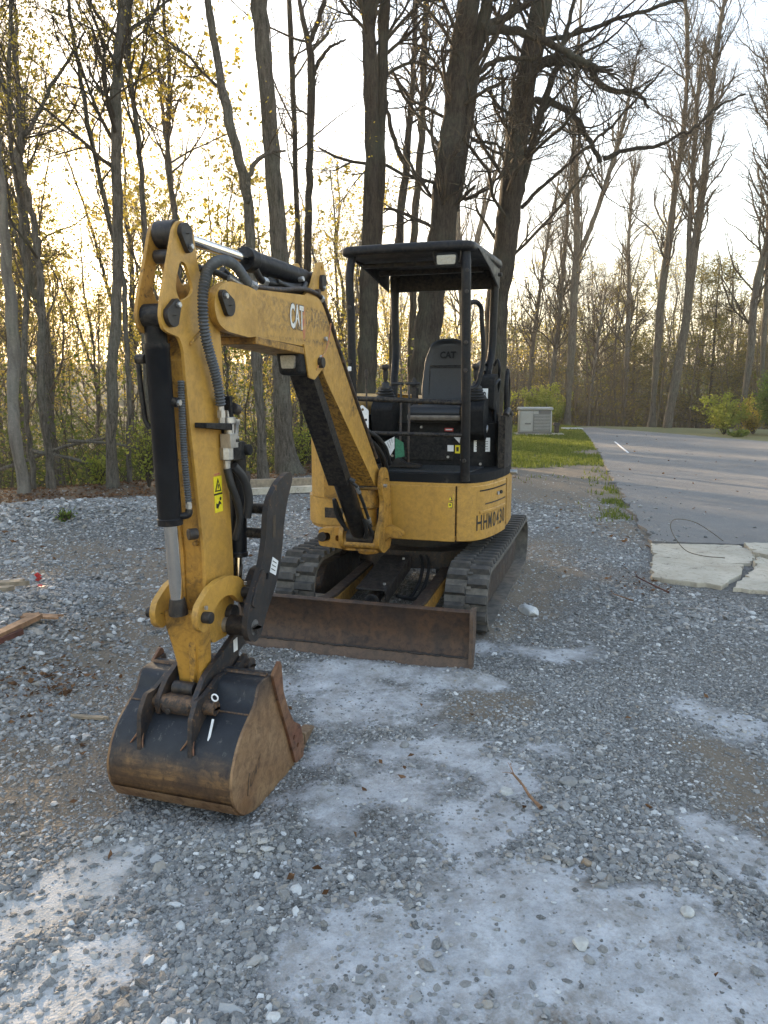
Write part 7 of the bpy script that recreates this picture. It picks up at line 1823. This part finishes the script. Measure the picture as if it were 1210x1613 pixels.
# ---------------- thumb
TH = [(2.105, 0.60), (2.16, 0.585), (2.215, 0.61), (2.235, 0.66), (2.215, 0.75), (2.15, 0.83), (2.075, 0.92), (2.03, 1.03), (2.015, 1.13), (1.985, 1.20), (1.90, 1.265), (1.80, 1.300), (1.745, 1.300), (1.735, 1.26), (1.79, 1.18), (1.835, 1.08), (1.865, 0.95), (1.90, 0.85), (1.96, 0.77), (2.04, 0.69)]
TH = fillet(TH, .03, 4)
def thumb_plate(l0, l1, label=None):
    m = MB(B); m.prism(TH, l0, l1, holes=[circle(2.03, .855, .016, 10)] if label else ()); return m
th = thumb_plate(0.195, 0.222, 1).out('thumb', 'steelblk', bev=0.007, seg=3)
thumb_plate(-0.02, 0.0).out('thumb_inner_plate', 'steelblk', th, bev=0.006)
for s_, z_ in ((1.955, 1.150), (1.955, 1.035)):
    m = MB(B); m.cyl((s_, 0.0, z_), (s_, .196, z_), .024, 18); m.out('thumb_rung', 'black', th, bev=0)
m = MB(B); m.cyl((2.16, -0.02, .655), (2.16, .222, .655), .036, 20); m.lathe((2.16, .222, .655), (2.16, .262, .655), [(0, .03), (0, .042), (.5, .042), (.55, .034), (1, .030), (1, .012), (.8, .010)], 20); m.out('thumb_pivot', 'galv', th)
m = MB(B); m.cyl((2.16, .10, .655), (2.16, .19, .655), .046, 20); m.out('thumb_spacer', 'pinblk', th)
m = MB(B); m.prism(fillet([(2.14, .84), (2.08, .90), (2.05, .86), (2.10, .80), (2.16, .74), (2.19, .76)], .01), .222, .230); m.out('thumb_doubler', 'steelblk', th, bev=0.004)
quad(B, [(2.005, .2230, .868), (1.945, .2230, .838), (1.915, .2230, .900), (1.972, .2230, .932)], 'white', th, label='white sticker on the thumb')
for k in range(3):
    t = k * .016; quad(B, [(1.992 - t * .5, .2247, .880 + t), (1.955 - t * .5, .2247, .861 + t), (1.953 - t * .5, .2247, .864 + t), (1.990 - t * .5, .2247, .883 + t)], 'ink', th, 'print_line')
m = MB(B); m.prism([(1.965, 1.02), (1.935, 1.02), (1.925, 1.12), (1.955, 1.12)], .2222, .2230); m.out('rub_mark', 'faintink', th, bev=0)
m = MB(B); m.lathe((1.98, .065, 1.42), (2.0, .065, 0.93), [(0, .01), (0, .038), (.95, .038), (.96, .043), (1, .043), (1, .01)], 22); tc_ = m.out('thumb_cylinder', 'black')
m = MB(B); m.cyl((2.0, .065, .94), (2.015, .065, .80), .018); m.out('chrome_rod', 'chrome', tc_, bev=0)
m = MB(B); m.box(1.99, 2.10, .02, .11, 1.38, 1.46); m.cyl((1.98, 0.0, 1.42), (1.98, .13, 1.42), .025); m.out('thumb_bracket', 'blackmatt', tc_)
m = MB(B); m.prism(fillet([(2.06, .70), (1.96, .80), (1.93, .88), (1.99, .87), (2.06, .80), (2.10, .74)], .015), -.01, .05); m.prism(fillet([(2.06, .70), (1.96, .80), (1.93, .88), (1.99, .87), (2.06, .80), (2.10, .74)], .015), .11, .15); m.cyl((2.0, -.01, .80), (2.0, .17, .80), .024); m.out('thumb_base', 'steelblk', tc_, bev=0.005)
m = MB(B); m.cyl((2.12, C0 - .08, .69), (2.12, C0 + .085, .69), .045); m.out('stick_end_pin', 'pinblk', stick)
# ================================================================== other things round the yard
def wbox(name, x0, x1, y0, y1, z0, z1, mat, parent=None, bev=0.01, loc=(0, 0, 0), label=None):
    v = [(x, y, z) for z in (z0, z1) for x, y in ((x0, y0), (x1, y0), (x1, y1), (x0, y1))]
    me = bpy.data.meshes.new(name); me.from_pydata(v, [], [(0, 3, 2, 1), (4, 5, 6, 7), (0, 1, 5, 4), (1, 2, 6, 5), (2, 3, 7, 6), (3, 0, 4, 7)]); me.update()
    o = link(name, me, M[mat], parent, loc)
    if bev: md = o.modifiers.new('bevel', 'BEVEL'); md.width = bev; md.segments = 3
    if label: o['label'] = label
    return o
M['beige'] = plain('beige_enclosure', (0.30, 0.30, 0.285), 0.5, 0, 0.08, 6, 0.03)
M['darkgrey'] = plain('dark_louvre', (0.10, 0.10, 0.10), 0.6)
M['wood_old'] = plain('weathered_wood', (0.25, 0.20, 0.14), 0.85, 0, 0.35, 14, 0.4)
M['wood_red'] = plain('red_painted_wood', (0.085, 0.030, 0.022), 0.7, 0, 0.4, 18, 0.3)
M['wood_break'] = plain('splintered_wood', (0.22, 0.125, 0.07), 0.85, 0, 0.4, 22, 0.4)
M['paleconc'] = plain('pale_concrete_lump', (0.47, 0.48, 0.48), 0.9, 0, 0.15, 18, 0.4)

# standby generator
G = empty('generator', (6.15, 30.4, 0), 'beige standby generator on a pad at the end of the lawn', 'generator')
G.rotation_euler = (0, 0, R(-6))
wbox('pad', -0.80, 1.15, -0.45, 0.45, -0.02, 0.07, 'concrete', G)
body = wbox('body', -0.66, 0.66, -0.36, 0.36, 0.09, 1.02, 'beige', G, 0.10)
wbox('lid', -0.70, 0.70, -0.40, 0.40, 1.00, 1.13, 'beige', G, 0.06)
wbox('skid', -0.68, 0.68, -0.38, 0.38, 0.07, 0.12, 'darkgrey', G)
for k in range(11):
    z0 = 0.20 + k * 0.058
    wbox('louvre_slat', -0.06, 0.58, -0.385, -0.355, z0, z0 + 0.030, 'beige', G, 0.008)
wbox('louvre_backing', -0.08, 0.60, -0.366, -0.358, 0.17, 0.84, 'darkgrey', G, 0)
wbox('control_grille', 0.12, 0.60, -0.372, -0.358, 0.86, 1.0, 'darkgrey', G, 0.004)
wbox('nameplate', -0.42, -0.18, -0.368, -0.359, 0.44, 0.50, 'darkgrey', G, 0.002)
wbox('panel_seam', -0.10, -0.092, -0.368, -0.359, 0.12, 1.0, 'darkgrey', G, 0)
R_ = empty('garden_debris', (7.1, 30.6, 0.07), 'dark pipe stub and clutter standing right beside the generator', 'pipe')
wbox('pipe_body', -0.10, 0.10, -0.08, 0.08, 0, 0.38, 'pinblk', R_, 0.04); wbox('pipe_cap', -0.14, 0.12, -0.1, 0.1, 0.30, 0.42, 'pinblk', R_, 0.03)
R_.name = 'pipe_stub'
lid = wbox('flat_stone', -0.45, 0.45, -0.3, 0.3, 0, 0.10, 'paleconc', None, 0.03, (8.75, 34.6, 0.0)); tag(lid, 'flat pale stone at the far end of the grass by the driveway', 'stone')

# chunk of pale concrete and loose stones
def rock(name, x, y, sx, sy, sz, mat, label, cat='rock', seed=1, grp=None):
    import bmesh
    bm = bmesh.new(); bmesh.ops.create_icosphere(bm, subdivisions=3, radius=1.0)
    rg = random.Random(seed)
    pl_ = [(Vector((rg.gauss(0, 1), rg.gauss(0, 1), rg.gauss(0, .8))).normalized(), rg.uniform(.62, .9)) for _ in range(14)]
    for v in bm.verts:
        for nv, d in pl_:
            k = v.co.dot(nv)
            if k > d: v.co -= nv * (k - d)
        v.co.x *= sx; v.co.y *= sy; v.co.z *= sz
    me = bpy.data.meshes.new(name); bm.to_mesh(me); bm.free()
    o = link(name, me, M[mat], loc=(x, y, gz(x, y) + sz * 0.45)); o.rotation_euler = (0, 0, rg.random() * 6)
    return tag(o, label, cat, grp)
rock('concrete_lump', 1.11, 5.48, 0.115, 0.075, 0.045, 'paleconc', 'pale chunk of concrete lying on the gravel right of the track', 'concrete lump', 3)
M['palestone'] = plain('pale_stone', (0.42, 0.42, 0.40), 0.85, 0, 0.25, 30, 0.4)
M['cobble'] = plain('cobble', (0.22, 0.22, 0.215), 0.8, 0, 0.25, 30, 0.3)
M['cobble_brown'] = plain('brown_cobble', (0.26, 0.20, 0.14), 0.8, 0, 0.25, 30, 0.3)
rock('cobble', 0.60, 2.02, .032, .026, .016, 'palestone', 'whitish stone at the bottom edge on the chalky patch', seed=5)
rock('cobble', 0.73, 2.43, .026, .02, .014, 'cobble_brown', 'brownish flat stone on the chalky patch edge', seed=6)
rock('cobble', 0.10, 3.37, .028, .024, .016, 'cobble', 'dark round stone on the white smear in front of the blade', seed=7)
rock('cobble', 0.80, 2.98, .045, .03, .02, 'cobble', 'long flat grey stone right of the twig', seed=8)
rock('cobble', 0.52, 2.93, .034, .028, .018, 'palestone', 'pale blocky stone just left of the twig', seed=9)
rock('cobble', 0.98, 2.16, .028, .024, .014, 'palestone', 'small white stone alone on the right chalky ground', seed=10)

# twig
def stick_thing(name, pts, r, mat, label, cat):
    base = pts[0]
    tb = Tubes(); q = resample([list(p) + [r] for p in pts], 16)
    P = (q[:, :3] - np.array(base))[None]; rr = (r * np.linspace(1, .5, 16) * (1 + .12 * np.random.RandomState(3).randn(16)))[None]
    tb.add(P, rr, 7)
    P2, R2 = spawn(P, rr, np.random.RandomState(4), 4, r * 6, r * 14, .3, .7, 4, .7, .5, 0, .1, .4, r * .2)
    tb.add(P2, R2, 5)
    o = link(name, tb.mesh(name), M[mat], loc=base); return tag(o, label, cat)
stick_thing('twig', [(0.63, 2.74, .03), (0.60, 2.82, .035), (0.585, 2.90, .04), (0.555, 2.98, .05)], 0.008, 'wood_break', 'broken brown twig lying on the coarse gravel', 'twig')
stick_thing('twig', [(2.38, 6.0, .03), (2.30, 6.2, .05), (2.22, 6.35, .08)], .009, 'wood_red', 'reddish twig beside the concrete pad corner', 'twig')
stick_thing('twig', [(2.0, 5.75, .03), (1.9, 5.95, .03)], .007, 'wood_break', 'short tan stick left of the concrete pad', 'twig')
# fallen branches in the ravine at the left
for i, (pts, r, lab) in enumerate((([(-8.8, 14.0, -0.2), (-7.4, 14.6, 0.25), (-6.3, 14.9, 0.65), (-5.5, 15.1, 0.8)], .05, 'fallen pale branch rising behind the leftmost trunks'),
        ([(-6.2, 14.6, 0.75), (-5.2, 14.4, 0.7), (-4.3, 14.2, 0.55), (-3.9, 14.2, .5)], .035, 'dark fallen bough between the left trunks and the straight grey trunk'),
        ([(-6.6, 13.9, 0.6), (-5.4, 13.7, 0.35), (-4.6, 13.5, -.15), (-4.1, 13.6, -.4)], .04, 'fallen bough sloping down to the gravel heap'))):
    stick_thing('fallen_branch', pts, r, 'bark_grey', lab, 'branch')

# loop of thin wire on the slabs
m = MB(Fr((0, 0, 0), 180)) if False else None
wp = sp([(3.30, 7.00, .10), (3.12, 7.06, .105), (3.02, 7.16, .12), (2.98, 7.4, .20), (3.03, 7.7, .30), (3.2, 7.95, .32), (3.45, 8.05, .26), (3.62, 8.06, .16), (3.75, 8.02, .06)], 50)
tb = Tubes(); tb.add(np.array(wp)[None], np.full((1, 50), .0042), 6)
o = link('wire_loop', tb.mesh('wire_loop'), M['twig_pale']); tag(o, 'thin dark wire looping up over the broken concrete slabs', 'wire')
tb = Tubes(); wp = sp([(0.62, 4.98, .05), (1.4, 5.0, .045), (2.3, 4.9, .05), (3.4, 4.95, .05)], 60); w_ = np.array(wp); w_[:, 2] = terrain(w_[:, 0], w_[:, 1]) + .018; w_[:, 0] += .04 * np.sin(np.arange(60) * .7)
tb.add(w_[None], np.full((1, 60), .0035), 6)

# boards at the left
def board(x, y, z, L, W, T, rz, ry, mat, label, grp=None, notch=3, rx=0):
    rg = random.Random(int(x * 100 + y * 37))
    e0 = [(-L / 2 + rg.uniform(-.02, .02), -W / 2 + W * i / notch) for i in range(notch + 1)]
    e1 = [(L / 2 + rg.uniform(-.05, .05) * (W / .1), W / 2 - W * i / notch) for i in range(notch + 1)]
    me = slab_mesh('board', e1[::-1] + e0[::-1], -T / 2, T / 2)
    o = link('board', me, M[mat], loc=(x, y, z)); o.rotation_euler = (rx, ry, rz)
    md = o.modifiers.new('bevel', 'BEVEL'); md.width = .004; md.segments = 2
    return tag(o, label, 'board', grp)
board(-3.15, 5.62, gz(-3.1, 5.6) + .05, .62, .09, .035, R(16), 0, 'wood_old', 'weathered grey timber end poking in at the left edge')
board(-3.15, 5.50, gz(-3.1, 5.5) + .03, .58, .07, .03, R(8), 0, 'wood_old', 'short plank lying just below the weathered timber end')
board(-2.40, 4.36, gz(-2.2, 4.4) + .06, .78, .07, .030, R(70), R(-5), 'wood_break', 'splintered tan board, longest of the broken pile')
board(-2.44, 4.22, gz(-2.2, 4.3) + .04, .66, .075, .030, R(66), R(-4), 'wood_red', 'red painted board under the splintered one')
board(-2.28, 4.72, gz(-2.1, 4.7) + .07, .22, .08, .012, R(5), R(4), 'wood_break', 'flat reddish offcut on the end of the broken boards')
board(-2.36, 3.98, gz(-2.2, 4.0) + .04, .3, .04, .03, R(62), R(-3), 'wood_old', 'pale thin batten at the lower end of the red board')
board(-1.55, 3.65, gz(-1.5, 3.6) + .015, .20, .028, .012, R(-8), 0, 'wood_old', 'small thin lath lying on the dirt left of the bucket')
board(-2.25, 13.0, gz(-2.2, 13) + .10, 2.2, .14, .14, R(16), 0, 'wood_old', 'squared timber lying behind the yellow engine cover')
board(-1.9, 12.3, gz(-1.9, 12.3) + .06, 1.9, .16, .10, R(20), 0, 'concrete', 'pale kerb-like beam in front of the squared timber')
# red scrap of tape
for i, (x, y) in enumerate(((-2.88, 6.02),)):
    V_, F_ = leaf_quads(np.array([[x, y, gz(x, y) + .03 + .01 * k] for k in range(6)]) + np.random.RandomState(2).randn(6, 3) * .02, .035, np.random.RandomState(3), .5)
    o = link('plastic_scrap', np_mesh('plastic_scrap', V_, F_), M['redplastic']); tag(o, 'crumpled scrap of red plastic on the stone heap', 'scrap')
# pale strip lying on the driveway
board(7.42, 23.2, .03, 4.9, .05, .012, math.atan2(20.96 - 25.65, 6.89 - 7.97), 0, 'white', 'long thin white strip lying on the driveway')

# ------------------------------------------------------------------ evening haze filling the air
HZ = bpy.data.materials.new('evening_haze'); HZ.use_nodes = True
hn = HZ.node_tree; hn.nodes.clear()
ho = hn.nodes.new('ShaderNodeOutputMaterial'); hv = hn.nodes.new('ShaderNodeVolumePrincipled')
hv.inputs['Color'].default_value = (0.97, 0.93, 0.84, 1)
hv.inputs['Density'].default_value = 0.0011
hv.inputs['Anisotropy'].default_value = 0.55
hn.links.new(hv.outputs[0], ho.inputs['Volume'])
zt = 34.0
v = [(x, y, z) for z in (-6.5, zt) for x, y in ((-560, -16), (560, -16), (560, 780), (-560, 780))]
hm = bpy.data.meshes.new('haze'); hm.from_pydata(v, [], [(0, 3, 2, 1), (4, 5, 6, 7), (0, 1, 5, 4), (1, 2, 6, 5), (2, 3, 7, 6), (3, 0, 4, 7)]); hm.update()
hz = link('haze', hm, HZ); tag(hz, 'thin evening haze between the trees', kind='stuff')
